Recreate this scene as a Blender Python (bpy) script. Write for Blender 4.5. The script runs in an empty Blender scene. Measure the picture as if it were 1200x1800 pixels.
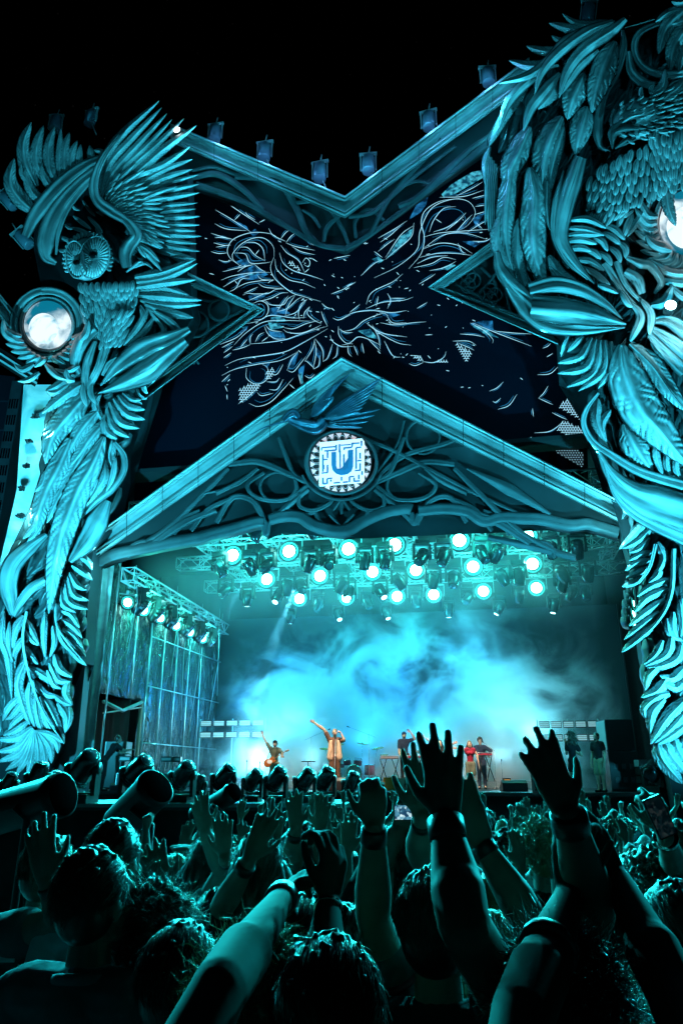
import bpy, bmesh, math, random
import numpy as np
from mathutils import Vector, Matrix, noise as mnoise
random.seed(7); rng = np.random.default_rng(7)
S = bpy.context.scene
COL = S.collection
R = math.radians
# ------------------------------------------------------------------ camera
CAM_Z = 2.15; FPX = 1300.0; TILT = math.atan(465/FPX)
cd = bpy.data.cameras.new('camera'); cam = bpy.data.objects.new('camera', cd); COL.objects.link(cam)
cam.location = (0, 0, CAM_Z); cam.rotation_euler = (R(90)+TILT, 0, 0)
cd.sensor_fit = 'VERTICAL'; cd.sensor_height = 36; cd.sensor_width = 24
cd.lens = 36*FPX/1800.0; cd.clip_end = 2000; cd.clip_start = 0.05
S.camera = cam
# ------------------------------------------------------------------ world: night sky
w = bpy.data.worlds.new("World"); S.world = w; w.use_nodes = True
nt = w.node_tree; bg = nt.nodes['Background']
sky = nt.nodes.new('ShaderNodeTexSky'); sky.sky_type = 'NISHITA'; sky.sun_disc = False
sky.sun_elevation = R(-9); sky.sun_rotation = R(200)
tc = nt.nodes.new('ShaderNodeTexCoord'); vo = nt.nodes.new('ShaderNodeTexVoronoi'); vo.inputs['Scale'].default_value = 90
nt.links.new(tc.outputs['Generated'], vo.inputs['Vector'])
m1 = nt.nodes.new('ShaderNodeMath'); m1.operation = 'LESS_THAN'; m1.inputs[1].default_value = 0.022
nt.links.new(vo.outputs['Distance'], m1.inputs[0])
m2 = nt.nodes.new('ShaderNodeMath'); m2.operation = 'MULTIPLY'; m2.inputs[1].default_value = 1.2
nt.links.new(m1.outputs[0], m2.inputs[0])
mx = nt.nodes.new('ShaderNodeMixRGB'); mx.blend_type = 'ADD'; mx.inputs[0].default_value = 1
nt.links.new(sky.outputs[0], mx.inputs[1]); nt.links.new(m2.outputs[0], mx.inputs[2])
nt.links.new(mx.outputs[0], bg.inputs['Color']); bg.inputs['Strength'].default_value = 0.06
# ------------------------------------------------------------------ exposure / cycles
S.view_settings.view_transform = 'Standard'; S.view_settings.look = 'None'
S.view_settings.exposure = 0.0; S.view_settings.gamma = 1.0
S.cycles.max_bounces = 4; S.cycles.diffuse_bounces = 2; S.cycles.glossy_bounces = 2
S.cycles.volume_bounces = 2; S.cycles.transparent_max_bounces = 8
S.cycles.volume_step_rate = 1.0; S.cycles.volume_max_steps = 96
S.cycles.sample_clamp_indirect = 3.0; S.cycles.caustics_reflective = False
# ------------------------------------------------------------------ projection of photo points onto real planes
CT, ST = math.cos(TILT), math.sin(TILT)
def ray(px, py):
    u = (px-600)/FPX; v = (900-py)/FPX
    return np.array([u, CT - v*ST, ST + v*CT])
CAMP = np.array([0, 0, CAM_Z])
def PY(px, py, y): r = ray(px, py); return CAMP + r*(y/r[1])
def PZ(px, py, z): r = ray(px, py); return CAMP + r*((z-CAM_Z)/r[2])
K = 0.195; KN = math.hypot(1, K); D = 25.0
def PF(px, py, off=0.0):          # facade plane (yawed 11 degrees), off = metres towards the audience
    r = ray(px, py); return CAMP + r*((D-off*KN)/(r[1]+K*r[0]))
E1 = np.array([1, -K, 0])/KN; E2 = np.array([K, 1, 0])/KN; YAW = -math.atan(K)
def loc(a, b, z=0.0): return np.array([0, D, 0]) + E1*a + E2*b + np.array([0, 0, z])
def PL(px, py, b): return PF(px, py, -b)
def ab(p): q = np.array(p)-np.array([0, D, 0]); return float(q@E1), float(q@E2)
def PFv(P, off):                   # vectorised PF
    u = (P[:, 0]-600)/FPX; v = (900-P[:, 1])/FPX
    rx, ry, rz = u, CT - v*ST, ST + v*CT
    s = (D-off*KN)/(ry+K*rx)
    return np.stack([rx*s, ry*s, rz*s+CAM_Z], 1)
# ------------------------------------------------------------------ materials
MATS = {}
def mat(name, col, rough=0.6, metal=0.0, emit=None, es=0.0, noise=0.0, nscale=6.0, ink=None, bump=0.0, spec=0.5, hollow=False, alpha=None):
    if name in MATS: return MATS[name]
    m = bpy.data.materials.new(name); m.use_nodes = True; n = m.node_tree.nodes; l = m.node_tree.links
    p = n['Principled BSDF']; p.inputs['Roughness'].default_value = rough; p.inputs['Metallic'].default_value = metal
    p.inputs['Specular IOR Level'].default_value = spec
    c4 = (*col, 1); src = None
    if noise > 0 or bump > 0:
        t = n.new('ShaderNodeTexCoord'); nz = n.new('ShaderNodeTexNoise'); nz.inputs['Scale'].default_value = nscale
        nz.inputs['Detail'].default_value = 5; l.new(t.outputs['Object'], nz.inputs['Vector'])
    if noise > 0:
        rmp = n.new('ShaderNodeMapRange'); rmp.inputs['From Min'].default_value = .3; rmp.inputs['From Max'].default_value = .7
        rmp.inputs['To Min'].default_value = 1-noise; rmp.inputs['To Max'].default_value = 1+noise*.4
        l.new(nz.outputs['Fac'], rmp.inputs['Value'])
        mm = n.new('ShaderNodeMixRGB'); mm.blend_type = 'MULTIPLY'; mm.inputs[0].default_value = 1; mm.inputs[1].default_value = c4
        l.new(rmp.outputs[0], mm.inputs[2]); src = mm.outputs[0]
    if ink is not None:
        a = n.new('ShaderNodeAttribute'); a.attribute_name = 'ink'
        m3 = n.new('ShaderNodeMixRGB'); l.new(a.outputs['Fac'], m3.inputs[0])
        if src: l.new(src, m3.inputs[1])
        else: m3.inputs[1].default_value = c4
        m3.inputs[2].default_value = (*ink, 1); src = m3.outputs[0]
    if src: l.new(src, p.inputs['Base Color'])
    else: p.inputs['Base Color'].default_value = c4
    if bump > 0:
        b = n.new('ShaderNodeBump'); b.inputs['Strength'].default_value = bump; b.inputs['Distance'].default_value = .03
        l.new(nz.outputs['Fac'], b.inputs['Height']); l.new(b.outputs[0], p.inputs['Normal'])
    if emit: p.inputs['Emission Color'].default_value = (*emit, 1); p.inputs['Emission Strength'].default_value = es
    MATS[name] = m; return m
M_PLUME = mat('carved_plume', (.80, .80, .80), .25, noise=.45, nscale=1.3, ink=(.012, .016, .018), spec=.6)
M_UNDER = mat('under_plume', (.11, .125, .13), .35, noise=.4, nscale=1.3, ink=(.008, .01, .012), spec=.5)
M_CLOTHR = mat('carved_cloth', (.62, .63, .63), .28, noise=.65, nscale=.55, ink=(.012, .016, .018), spec=.6)
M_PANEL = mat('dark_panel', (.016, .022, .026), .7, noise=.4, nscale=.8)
M_CORN = mat('cornice', (.48, .50, .50), .5, noise=.5, nscale=.7, spec=.4)
M_TRACE = mat('tracery', (.060, .075, .08), .55, noise=.55, nscale=.9, spec=.3)
M_BLACK = mat('black_metal', (.02, .021, .022), .38, .3, spec=.5)
M_STEEL = mat('truss_metal', (.5, .52, .53), .35, .35)
M_WHITE = mat('white_print', (.75, .78, .78), .5)
M_LINE = mat('line_light', (.1, .1, .1), .5, emit=(.38, .80, 1), es=1.15)
def glowmat(name, c0, c1, es, sc_):
    m = bpy.data.materials.new(name); m.use_nodes = True; n = m.node_tree.nodes; l = m.node_tree.links; p = n['Principled BSDF']
    t = n.new('ShaderNodeTexCoord'); a = n.new('ShaderNodeTexNoise'); a.inputs['Scale'].default_value = sc_; a.inputs['Detail'].default_value = 6; l.new(t.outputs['Object'], a.inputs['Vector'])
    r = n.new('ShaderNodeValToRGB'); l.new(a.outputs['Fac'], r.inputs[0]); r.color_ramp.elements[0].position = .42; r.color_ramp.elements[0].color = (*c0, 1); r.color_ramp.elements[1].position = .62; r.color_ramp.elements[1].color = (*c1, 1)
    l.new(r.outputs[0], p.inputs['Emission Color']); p.inputs['Emission Strength'].default_value = es; p.inputs['Base Color'].default_value = (.01, .02, .03, 1); return m
M_BLUE = glowmat('blue_light', (.002, .02, .07), (.03, .38, .9), .55, 3.5)
M_CYANL = glowmat('cyan_light', (.004, .08, .16), (.10, .75, 1), .7, 5)
M_SCREEN = mat('screen_dark', (.0015, .004, .010), .7, spec=.04)
M_SKIRT = mat('skirt_cloth', (.022, .026, .028), .85, noise=.3, nscale=3, bump=.3)
# ------------------------------------------------------------------ mesh builder
class MB:
    def __init__(s): s.v = []; s.f = []; s.n = 0; s.k = []; s.smooth = []
    def add(s, V, F, ink=None, smooth=True):
        V = np.asarray(V, float); s.v.append(V)
        s.k.append(np.zeros(len(V)) if ink is None else np.asarray(ink, float))
        s.f += [tuple(int(i)+s.n for i in f) for f in F]; s.smooth += [smooth]*len(F); s.n += len(V); return s
    def box(s, c, d, yaw=0.0, rot=None):
        c = np.array(c, float); h = np.array(d, float)/2
        V = np.array([[x, y, z] for x in (-1, 1) for y in (-1, 1) for z in (-1, 1)], float)*h
        if rot is not None: V = V @ np.array(rot).T
        elif yaw: cy, sy = math.cos(yaw), math.sin(yaw); V = V @ np.array([[cy, -sy, 0], [sy, cy, 0], [0, 0, 1]]).T
        return s.add(V+c, [(0, 1, 3, 2), (4, 6, 7, 5), (0, 4, 5, 1), (2, 3, 7, 6), (0, 2, 6, 4), (1, 5, 7, 3)], smooth=False)
    def tube(s, pts, r, n=8, cap=True, ink=None):
        P = np.array(pts, float); m = len(P); r = np.broadcast_to(np.array(r, float), (m,))
        T = np.gradient(P, axis=0) if m > 1 else P; T /= (np.linalg.norm(T, axis=1)[:, None]+1e-9)
        up = np.array([0, 0, 1.]) if abs(T[0][2]) < .9 else np.array([1., 0, 0])
        A = np.cross(T[0], up); A /= np.linalg.norm(A); V = []
        for i in range(m):
            A = A - T[i]*(A@T[i]); A /= (np.linalg.norm(A)+1e-9); B = np.cross(T[i], A)
            for k in range(n):
                a = 2*math.pi*k/n; V.append(P[i]+r[i]*(A*math.cos(a)+B*math.sin(a)))
        F = [(i*n+k, i*n+(k+1) % n, (i+1)*n+(k+1) % n, (i+1)*n+k) for i in range(m-1) for k in range(n)]
        if cap: F += [tuple(range(n-1, -1, -1)), tuple(range((m-1)*n, m*n))]
        return s.add(V, F, None if ink is None else [ink]*len(V))
    def lathe(s, c, ax, prof, n=20):      # prof: (distance along ax, radius)
        c = np.array(c, float); ax = np.array(ax, float); ax /= np.linalg.norm(ax)
        up = np.array([0, 0, 1.]) if abs(ax[2]) < .9 else np.array([1., 0, 0])
        A = np.cross(ax, up); A /= np.linalg.norm(A); B = np.cross(ax, A); V = []
        for (d, r) in prof:
            for k in range(n):
                a = 2*math.pi*k/n; V.append(c+ax*d+r*(A*math.cos(a)+B*math.sin(a)))
        m = len(prof); F = [(i*n+k, i*n+(k+1) % n, (i+1)*n+(k+1) % n, (i+1)*n+k) for i in range(m-1) for k in range(n)]
        if prof[0][1] > 1e-6: F.append(tuple(range(n-1, -1, -1)))
        if prof[-1][1] > 1e-6: F.append(tuple(range((m-1)*n, m*n)))
        return s.add(V, F)
    def ell(s, c, r, rot=None, n=16, m=10):
        V = []; 
        for i in range(m+1):
            t = math.pi*i/m
            for k in range(n):
                a = 2*math.pi*k/n; V.append([math.sin(t)*math.cos(a)*r[0], math.sin(t)*math.sin(a)*r[1], math.cos(t)*r[2]])
        V = np.array(V)
        if rot is not None: V = V @ np.array(rot).T
        return s.add(V+np.array(c), [(i*n+k, i*n+(k+1) % n, (i+1)*n+(k+1) % n, (i+1)*n+k) for i in range(m) for k in range(n)])
    def build(s, name, m, parent=None):
        me = bpy.data.meshes.new(name)
        V = np.concatenate(s.v) if s.v else np.zeros((0, 3))
        org = np.zeros(3)
        me.from_pydata((V-org).tolist(), [], s.f); me.validate(clean_customdata=False)
        K_ = np.concatenate(s.k)
        if K_.any() and len(me.vertices) == len(K_):
            at = me.attributes.new('ink', 'FLOAT', 'POINT'); at.data.foreach_set('value', K_.astype(np.float32))
        if len(me.polygons) == len(s.smooth): me.polygons.foreach_set('use_smooth', s.smooth)
        me.materials.append(m); me.update()
        o = bpy.data.objects.new(name, me); COL.objects.link(o)
        if parent is not None: o.parent = parent
        return o
def tag(o, label=None, cat=None, group=None, kind=None):
    if label: o['label'] = label
    if cat: o['category'] = cat
    if group: o['group'] = group
    if kind: o['kind'] = kind
    return o
def thing(name, label, cat, group=None, at=(0, 0, 0)):
    o = bpy.data.objects.new(name, None); COL.objects.link(o); o.empty_display_size = .2
    return tag(o, label, cat, group)
def spline(pts, n):
    P = np.array(pts, float)
    if len(P) == 2: P = np.array([P[0], (P[0]+P[1])/2, P[1]])
    Q = np.vstack([2*P[0]-P[1], P, 2*P[-1]-P[-2]]); m = len(P)-1
    seg = np.linalg.norm(np.diff(P, axis=0), axis=1); cum = np.concatenate([[0], np.cumsum(seg)])/seg.sum(); out = []
    for t in np.linspace(0, 1, n):
        i = min(m-1, max(0, int(np.searchsorted(cum, t, side='right')-1))); u = (t-cum[i])/(cum[i+1]-cum[i]+1e-9)
        a, b, c, d = Q[i], Q[i+1], Q[i+2], Q[i+3]
        out.append(.5*(2*b+(c-a)*u+(2*a-5*b+4*c-d)*u*u+(3*b-a-3*c+d)*u**3))
    return np.array(out)
MPP = 0.0205      # metres per photo pixel on the facade, roughly
def T(ox, oy, s): return lambda pts: [(ox+x/s, oy+y/s) for x, y in pts]
I = T(0, 0, 1)
def blade(mb, pts, wpx, off, style='f', thick=1.0, lift=.18, m=None, barb=None, ends=None):
    """one carved feather / fold: a domed, ridged blade with real thickness standing off the facade"""
    P0 = np.array(pts, float); L = np.linalg.norm(np.diff(P0, axis=0), axis=1).sum()
    n = int(min(150, max(9, L/(1.7 if L > 40 else 3)))); C = spline(pts, n); t = np.linspace(0, 1, n)
    Tn = np.gradient(C, axis=0); Tn /= np.linalg.norm(Tn, axis=1)[:, None]+1e-9; N = np.stack([-Tn[:, 1], Tn[:, 0]], 1)
    if style == 'f': hw = wpx/2*np.clip(.45+2.2*t, 0, 1)*np.power(np.clip(1-t**3.6, 0, 1), .8)*1.15
    elif style == 'l': hw = wpx/2*np.power(np.sin(np.pi*np.power(t*.985+.01, .8)), .75)
    elif style == 'd': hw = wpx/2*np.power(np.sin(np.pi*(t*.97+.015)), .5)       # rounded petal
    elif style == 'r': hw = np.interp(t, np.linspace(0, 1, len(wpx)), wpx)/2
    wmax = max(float(hw.max())*2, 1)
    if m is None: m = 9 if wmax < 12 else (13 if wmax < 30 else 21)
    s = np.linspace(-1, 1, m); hgt = wmax*MPP*.42*thick
    if barb is None: barb = (style in 'fl' and wmax > 13)
    rel = hw/(hw.max()+1e-9)
    s_, t_ = np.meshgrid(s, t); H = np.sqrt(np.clip(1-s_**2, 0, 1))*.8
    if style in 'fl': H = np.sqrt(np.clip(1-s_**2, 0, 1))*.35 + .85*(1-np.abs(s_))**.8*(1-.25*t_)
    ink = np.clip((np.abs(s_)-.74)/.16, 0, 1)  # printed outlines, widened to paint shade into feather edges and grooves
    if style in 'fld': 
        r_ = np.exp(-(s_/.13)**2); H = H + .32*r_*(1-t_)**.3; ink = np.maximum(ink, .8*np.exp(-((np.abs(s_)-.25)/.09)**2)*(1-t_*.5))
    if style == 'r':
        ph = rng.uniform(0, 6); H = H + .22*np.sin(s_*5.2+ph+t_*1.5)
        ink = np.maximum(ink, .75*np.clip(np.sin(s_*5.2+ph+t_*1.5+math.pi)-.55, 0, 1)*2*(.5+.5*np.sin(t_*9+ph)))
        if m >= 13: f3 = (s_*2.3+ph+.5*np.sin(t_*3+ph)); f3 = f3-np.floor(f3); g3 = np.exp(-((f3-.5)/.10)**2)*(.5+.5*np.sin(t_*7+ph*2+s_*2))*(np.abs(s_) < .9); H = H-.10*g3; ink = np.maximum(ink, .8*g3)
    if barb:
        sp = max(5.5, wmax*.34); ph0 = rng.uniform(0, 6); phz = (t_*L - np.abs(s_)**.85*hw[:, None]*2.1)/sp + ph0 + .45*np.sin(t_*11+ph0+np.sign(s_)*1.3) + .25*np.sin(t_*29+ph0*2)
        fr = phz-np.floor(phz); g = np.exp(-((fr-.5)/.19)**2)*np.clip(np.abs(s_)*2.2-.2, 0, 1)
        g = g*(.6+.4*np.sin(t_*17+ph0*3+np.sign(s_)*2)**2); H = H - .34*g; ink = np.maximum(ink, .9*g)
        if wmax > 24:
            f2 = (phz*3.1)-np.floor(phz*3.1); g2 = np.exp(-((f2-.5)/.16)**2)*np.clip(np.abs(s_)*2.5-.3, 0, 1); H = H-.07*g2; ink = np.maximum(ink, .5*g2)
        serr = 1-.16*np.exp(-((fr[:, [0, -1]]-.5)/.22)**2)
    X = C[:, None, :] + N[:, None, :]*(s_*hw[:, None])[:, :, None]
    if barb:
        X[:, 0] = C+(X[:, 0]-C)*serr[:, 0:1]; X[:, -1] = C+(X[:, -1]-C)*serr[:, 1:2]
    O = off + lift*t_ + H*hgt*(rel[:, None]**.7)
    X2 = np.concatenate([X[:, :1], X, X[:, -1:]], 1); O2 = np.concatenate([O[:, :1]-.12-hgt*.6, O, O[:, -1:]-.12-hgt*.6], 1)
    K2 = np.concatenate([ink[:, :1]*0+1, ink, ink[:, -1:]*0+1], 1); mm = m+2
    V = PFv(X2.reshape(-1, 2), O2.reshape(-1))
    F = [(i*mm+k, (i+1)*mm+k, (i+1)*mm+k+1, i*mm+k+1) for i in range(n-1) for k in range(mm-1)]
    mb.add(V, F, K2.reshape(-1)); return mb
def slab(mb, poly, off, thick=.4, ink=0.0):
    """flat cut-out panel with real thickness following a polygon on the facade"""
    n = len(poly); A = PFv(np.array(poly, float), np.full(n, off)); B = A + E2*thick
    bm = bmesh.new(); va = [bm.verts.new(p) for p in A]; f = bm.faces.new(va); r = bmesh.ops.triangulate(bm, faces=[f])
    bm.verts.index_update(); F = [tuple(v.index for v in q.verts) for q in bm.faces]; bm.free()
    F2 = F + [tuple(i+n for i in reversed(q)) for q in F] + [(i, i+n, (i+1) % n+n, (i+1) % n) for i in range(n)]
    mb.add(np.vstack([A, B]), F2, [ink]*(2*n), smooth=False); return mb
def beam(mb, A, B, prof):
    """moulded cornice: A,B = (outer px, inner px) at both ends; prof = list of (t across, off metres)"""
    V = []; 
    for (t, o) in prof:
        for E in (A, B):
            p = (E[0][0]*(1-t)+E[1][0]*t, E[0][1]*(1-t)+E[1][1]*t); V.append(PF(p[0], p[1], o))
    n = len(prof); F = [(2*i, 2*i+1, 2*i+3, 2*i+2) for i in range(n-1)]
    F += [tuple(2*i for i in range(n)), tuple(2*i+1 for i in range(n-1, -1, -1)), (0, 2*n-2, 2*n-1, 1)]
    mb.add(V, F, smooth=False); return mb
def light(name, kind, p, tgt, col, power, **kw):
    d = bpy.data.lights.new(name, kind); d.color = col; d.energy = power
    o = bpy.data.objects.new(name, d); COL.objects.link(o); o.location = p
    for k, v in kw.items(): setattr(d, k, v)
    if tgt is not None: o.rotation_euler = (Vector(tgt)-Vector(p)).to_track_quat('-Z', 'Y').to_euler()
    return o
CY = (.035, .58, .82)
# facade lighting: tower floods, plus unseen cross and corner lamps added
for sx_, tx_, nm_ in ((-1, 110, 'left'), (1, 1110, 'right')):
    light('floodlight_'+nm_, 'SPOT', (10.2*sx_, 15.8 if sx_ < 0 else 14.4, .9), PF(tx_, 560), CY, 27000, spot_size=R(120), spot_blend=.8, shadow_soft_size=.2)
    light('cross_fill_'+nm_, 'SPOT', (-1.0*sx_, 20.4-.2*sx_, 3.2), PF(tx_, 400), CY, 11000, spot_size=R(62), spot_blend=.7, shadow_soft_size=.2)  # unseen lamp added to rake across the relief
    light('corner_fill', 'POINT', PF(190 if sx_ < 0 else 1062, 985 if sx_ < 0 else 925, 1.5), None, (.10, .75, .9), 260, shadow_soft_size=.1)  # unseen point added to whiten the cornice ends
# ================================================================== setting
g = MB(); g.add([(-400, -60, 0), (400, -60, 0), (400, 600, 0), (-400, 600, 0)], [(0, 1, 2, 3)]); 
tag(g.build('ground', mat('asphalt', (.035, .037, .04), .9, noise=.4, nscale=2, bump=.3)), kind='structure')
# ================================================================== owl column
A = T(0, 160, 3.3333); B = T(0, 480, 3.3333); Cc = T(0, 780, 4); Dd = T(0, 1060, 4)
owl = thing('owl_column', 'tall carved column of an owl with raised wings above long curling feathers', 'sculpture')
b = MB()
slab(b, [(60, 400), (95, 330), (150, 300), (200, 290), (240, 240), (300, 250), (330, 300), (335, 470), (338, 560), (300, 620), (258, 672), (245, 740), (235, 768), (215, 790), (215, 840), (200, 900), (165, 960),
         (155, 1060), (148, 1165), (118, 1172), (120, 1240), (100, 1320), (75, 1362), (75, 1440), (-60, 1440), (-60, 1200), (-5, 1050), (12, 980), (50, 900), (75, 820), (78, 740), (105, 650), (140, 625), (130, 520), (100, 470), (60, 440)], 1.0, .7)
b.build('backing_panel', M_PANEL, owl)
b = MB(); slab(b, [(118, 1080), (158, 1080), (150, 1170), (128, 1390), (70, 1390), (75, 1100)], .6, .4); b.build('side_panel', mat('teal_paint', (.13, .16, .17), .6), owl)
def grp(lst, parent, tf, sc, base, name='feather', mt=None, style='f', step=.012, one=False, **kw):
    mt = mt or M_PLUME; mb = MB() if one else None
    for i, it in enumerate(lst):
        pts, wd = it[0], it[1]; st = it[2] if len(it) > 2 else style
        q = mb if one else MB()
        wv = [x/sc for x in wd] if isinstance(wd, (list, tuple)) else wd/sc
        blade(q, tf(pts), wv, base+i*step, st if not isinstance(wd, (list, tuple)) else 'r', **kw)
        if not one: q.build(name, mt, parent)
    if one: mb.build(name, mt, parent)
s3 = 3.3333

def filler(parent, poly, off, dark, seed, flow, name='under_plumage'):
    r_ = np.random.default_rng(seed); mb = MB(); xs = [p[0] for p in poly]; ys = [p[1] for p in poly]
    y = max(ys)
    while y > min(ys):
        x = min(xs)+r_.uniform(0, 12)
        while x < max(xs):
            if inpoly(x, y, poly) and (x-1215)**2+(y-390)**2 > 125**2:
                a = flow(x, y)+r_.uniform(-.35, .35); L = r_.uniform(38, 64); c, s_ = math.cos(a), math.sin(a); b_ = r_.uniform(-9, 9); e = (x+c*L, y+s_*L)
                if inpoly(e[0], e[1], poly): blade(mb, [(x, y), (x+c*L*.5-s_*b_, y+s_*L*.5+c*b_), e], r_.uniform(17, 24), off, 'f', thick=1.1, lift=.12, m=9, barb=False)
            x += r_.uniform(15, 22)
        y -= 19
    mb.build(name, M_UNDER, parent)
def inpoly(x, y, P_):
    c = False; n = len(P_)
    for i in range(n):
        a, b_ = P_[i], P_[(i+1) % n]
        if (a[1] > y) != (b_[1] > y) and x < (b_[0]-a[0])*(y-a[1])/(b_[1]-a[1]+1e-9)+a[0]: c = not c
    return c
OWLP = [(240, 560), (300, 560), (290, 620), (258, 672), (245, 740), (235, 768), (215, 790), (215, 840), (200, 900), (165, 960), (155, 1060), (148, 1165), (118, 1172), (120, 1240), (100, 1320), (75, 1345), (-20, 1350), (-20, 1200), (0, 1050), (14, 980), (50, 900), (75, 820), (85, 740), (110, 650), (140, 600), (170, 540)]
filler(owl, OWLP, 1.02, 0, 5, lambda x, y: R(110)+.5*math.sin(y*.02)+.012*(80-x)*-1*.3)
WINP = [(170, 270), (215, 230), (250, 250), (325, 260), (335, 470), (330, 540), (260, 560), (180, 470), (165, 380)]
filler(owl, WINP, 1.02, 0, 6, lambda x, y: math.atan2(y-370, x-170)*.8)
# far wing blades
grp([([(215, 560), (150, 420), (140, 300), (185, 180)], 88), ([(260, 520), (215, 410), (220, 310), (257, 200)], 78), ([(330, 545), (290, 440), (290, 310), (325, 205)], 72),
     ([(352, 510), (348, 400), (352, 310), (360, 215)], 44), ([(392, 530), (378, 420), (382, 330), (410, 240)], 70), ([(425, 500), (415, 420), (428, 350), (455, 288)], 56),
     ([(475, 470), (466, 410), (468, 360), (475, 310)], 46), ([(545, 440), (535, 380), (527, 315)], 50), ([(625, 385), (590, 355), (550, 345)], 40),
     ([(210, 715), (110, 620), (60, 520), (85, 392)], 96), ([(262, 665), (190, 590), (160, 520), (148, 452)], 64), ([(318, 590), (275, 530), (250, 480), (245, 430)], 52), ([(225, 640), (170, 540), (128, 480), (125, 420)], 44)],
    owl, A, s3, 1.0, thick=.9)
# hood of the mantle
grp([([(640, 375), (500, 440), (350, 560), (215, 720), (150, 850)], [30, 80, 100, 100, 60]), ([(600, 440), (470, 540), (350, 680), (280, 830), (270, 960), (330, 1010)], [60, 70, 90, 110, 120, 30]),
     ([(580, 470), (500, 560), (400, 690), (345, 830), (330, 960)], [20, 34, 30, 30, 14])], owl, A, s3, 1.3, name='hood_fold', mt=M_CLOTHR, step=.06, thick=.7)
grp([([(485, 640), (520, 690), (560, 735)], 26), ([(430, 730), (480, 770), (535, 810)], 30), ([(515, 735), (560, 780), (600, 830)], 30), ([(560, 705), (585, 715), (610, 735)], 22), ([(415, 800), (470, 815), (530, 840)], 28),
     ([(350, 850), (390, 870), (440, 895)], 30), ([(340, 930), (370, 938), (405, 945)], 28), ([(470, 700), (440, 690), (420, 660)], 18), ([(560, 800), (590, 850), (620, 900)], 30), ([(380, 780), (400, 800), (430, 810)], 20)], owl, A, s3, 1.15, name='inner_plumage', one=True, style='d')
# near wing : primaries
prim = [([(575, 570), (600, 430), (700, 270), (935, 55)], 58), ([(590, 610), (640, 430), (780, 270), (950, 95)], 52), ([(600, 625), (660, 480), (830, 290), (980, 130)], 48), ([(605, 635), (690, 480), (860, 320), (1010, 165)], 46),
        ([(615, 640), (720, 490), (900, 330), (1080, 160)], 52), ([(630, 645), (780, 500), (960, 340), (1155, 200)], 66), ([(640, 650), (800, 500), (960, 430), (1115, 325)], 60)]
tips = [(1130, 400), (1130, 458), (1165, 490), (1170, 545), (1172, 595), (1160, 655), (1150, 690), (1172, 735), (1172, 785), (1150, 820), (1182, 852), (1157, 895), (1172, 940), (1150, 985)]
for i, tp in enumerate(tips):
    f = i/(len(tips)-1); bx, by = 680+110*f, 640+235*f
    mid = ((bx*.45+tp[0]*.55), by*.45+tp[1]*.55+ (10-40*(1-f)))
    prim.append(([(bx, by), mid, tp], 46+6*math.sin(i*2.1)))
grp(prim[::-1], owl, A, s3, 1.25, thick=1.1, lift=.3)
t1 = [(800, 420), (855, 455), (850, 535), (872, 560), (900, 590), (935, 630), (950, 658), (962, 692), (1000, 620), (1040, 560), (965, 735), (990, 768), (1000, 800), (1005, 860), (965, 893), (945, 925), (938, 1002), (950, 1055), (855, 980)]
base = [(612, 620), (620, 630), (632, 640), (645, 650), (655, 660), (670, 672), (685, 690), (700, 705), (780, 680), (790, 660), (715, 725), (735, 745), (755, 770), (775, 800), (790, 840), (785, 865), (780, 885), (785, 900), (770, 890)]
grp([([bb, ((bb[0]+tp[0])/2+4, (bb[1]+tp[1])/2-14), tp], 36) for bb, tp in zip(base, t1)], owl, A, s3, 1.62, thick=1.2, name='covert_feather')
lst = []
for row, (k, ln, wd) in enumerate(((16, 150, 30), (20, 105, 24), (22, 70, 20))):
    for i in range(k):
        f = i/(k-1); bx, by = 615+175*f**.9, 630+230*f; an = R(-62+78*f+rng.uniform(-4, 4)); l_ = ln*(.9+.3*rng.random())
        lst.append(([(bx, by), (bx+math.cos(an)*l_*.5+6, by+math.sin(an)*l_*.5-6), (bx+math.cos(an+.12)*l_, by+math.sin(an+.12)*l_)], wd, 'd'))
grp(lst, owl, A, s3, 1.8, name='small_coverts', one=True, step=.004, thick=1.2)
grp([([(700, 255), (600, 400), (552, 540), (572, 640), (660, 710), (750, 770), (795, 845), (755, 905), (735, 960), (745, 1035)], [10, 40, 50, 60, 62, 70, 50, 80, 90, 60]),
     ([(735, 235), (640, 350), (580, 470), (566, 580)], [6, 26, 24, 10])], owl, A, s3, 2.1, name='wing_arm', mt=M_CLOTHR, thick=1.3, step=.05)
# lower fan of the near wing, tail, hanging ribbon
grp([([(760, 1040), (850, 1010), (900, 1045)], 24), ([(740, 1060), (820, 1000), (850, 1020)], 22), ([(790, 1090), (960, 1060), (1148, 985)], 56), ([(800, 1120), (960, 1095), (1158, 1010)], 54), ([(800, 1150), (960, 1125), (1150, 1105)], 52)], owl, A, s3, 1.75, thick=1.1)
grp([([(790, 95), (960, 85), (1110, 130)], 50), ([(810, 130), (980, 140), (1182, 160)], 62), ([(820, 160), (980, 190), (1180, 185)], 44), ([(850, 180), (980, 230), (1135, 262)], 62), ([(870, 210), (1000, 290), (1060, 340)], 44), ([(880, 220), (960, 320), (930, 415)], 44), ([(870, 200), (820, 300), (720, 430)], 44), ([(900, 260), (850, 340), (740, 430)], 40), ([(820, 190), (840, 250), (800, 330)], 34)], owl, B, s3, 1.5, thick=1.0)
grp([([(905, 225), (1000, 290), (1050, 370), (1000, 455), (930, 480)], [20, 46, 50, 34, 10])], owl, B, s3, 1.9, name='ribbon', mt=M_CLOTHR)
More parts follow.
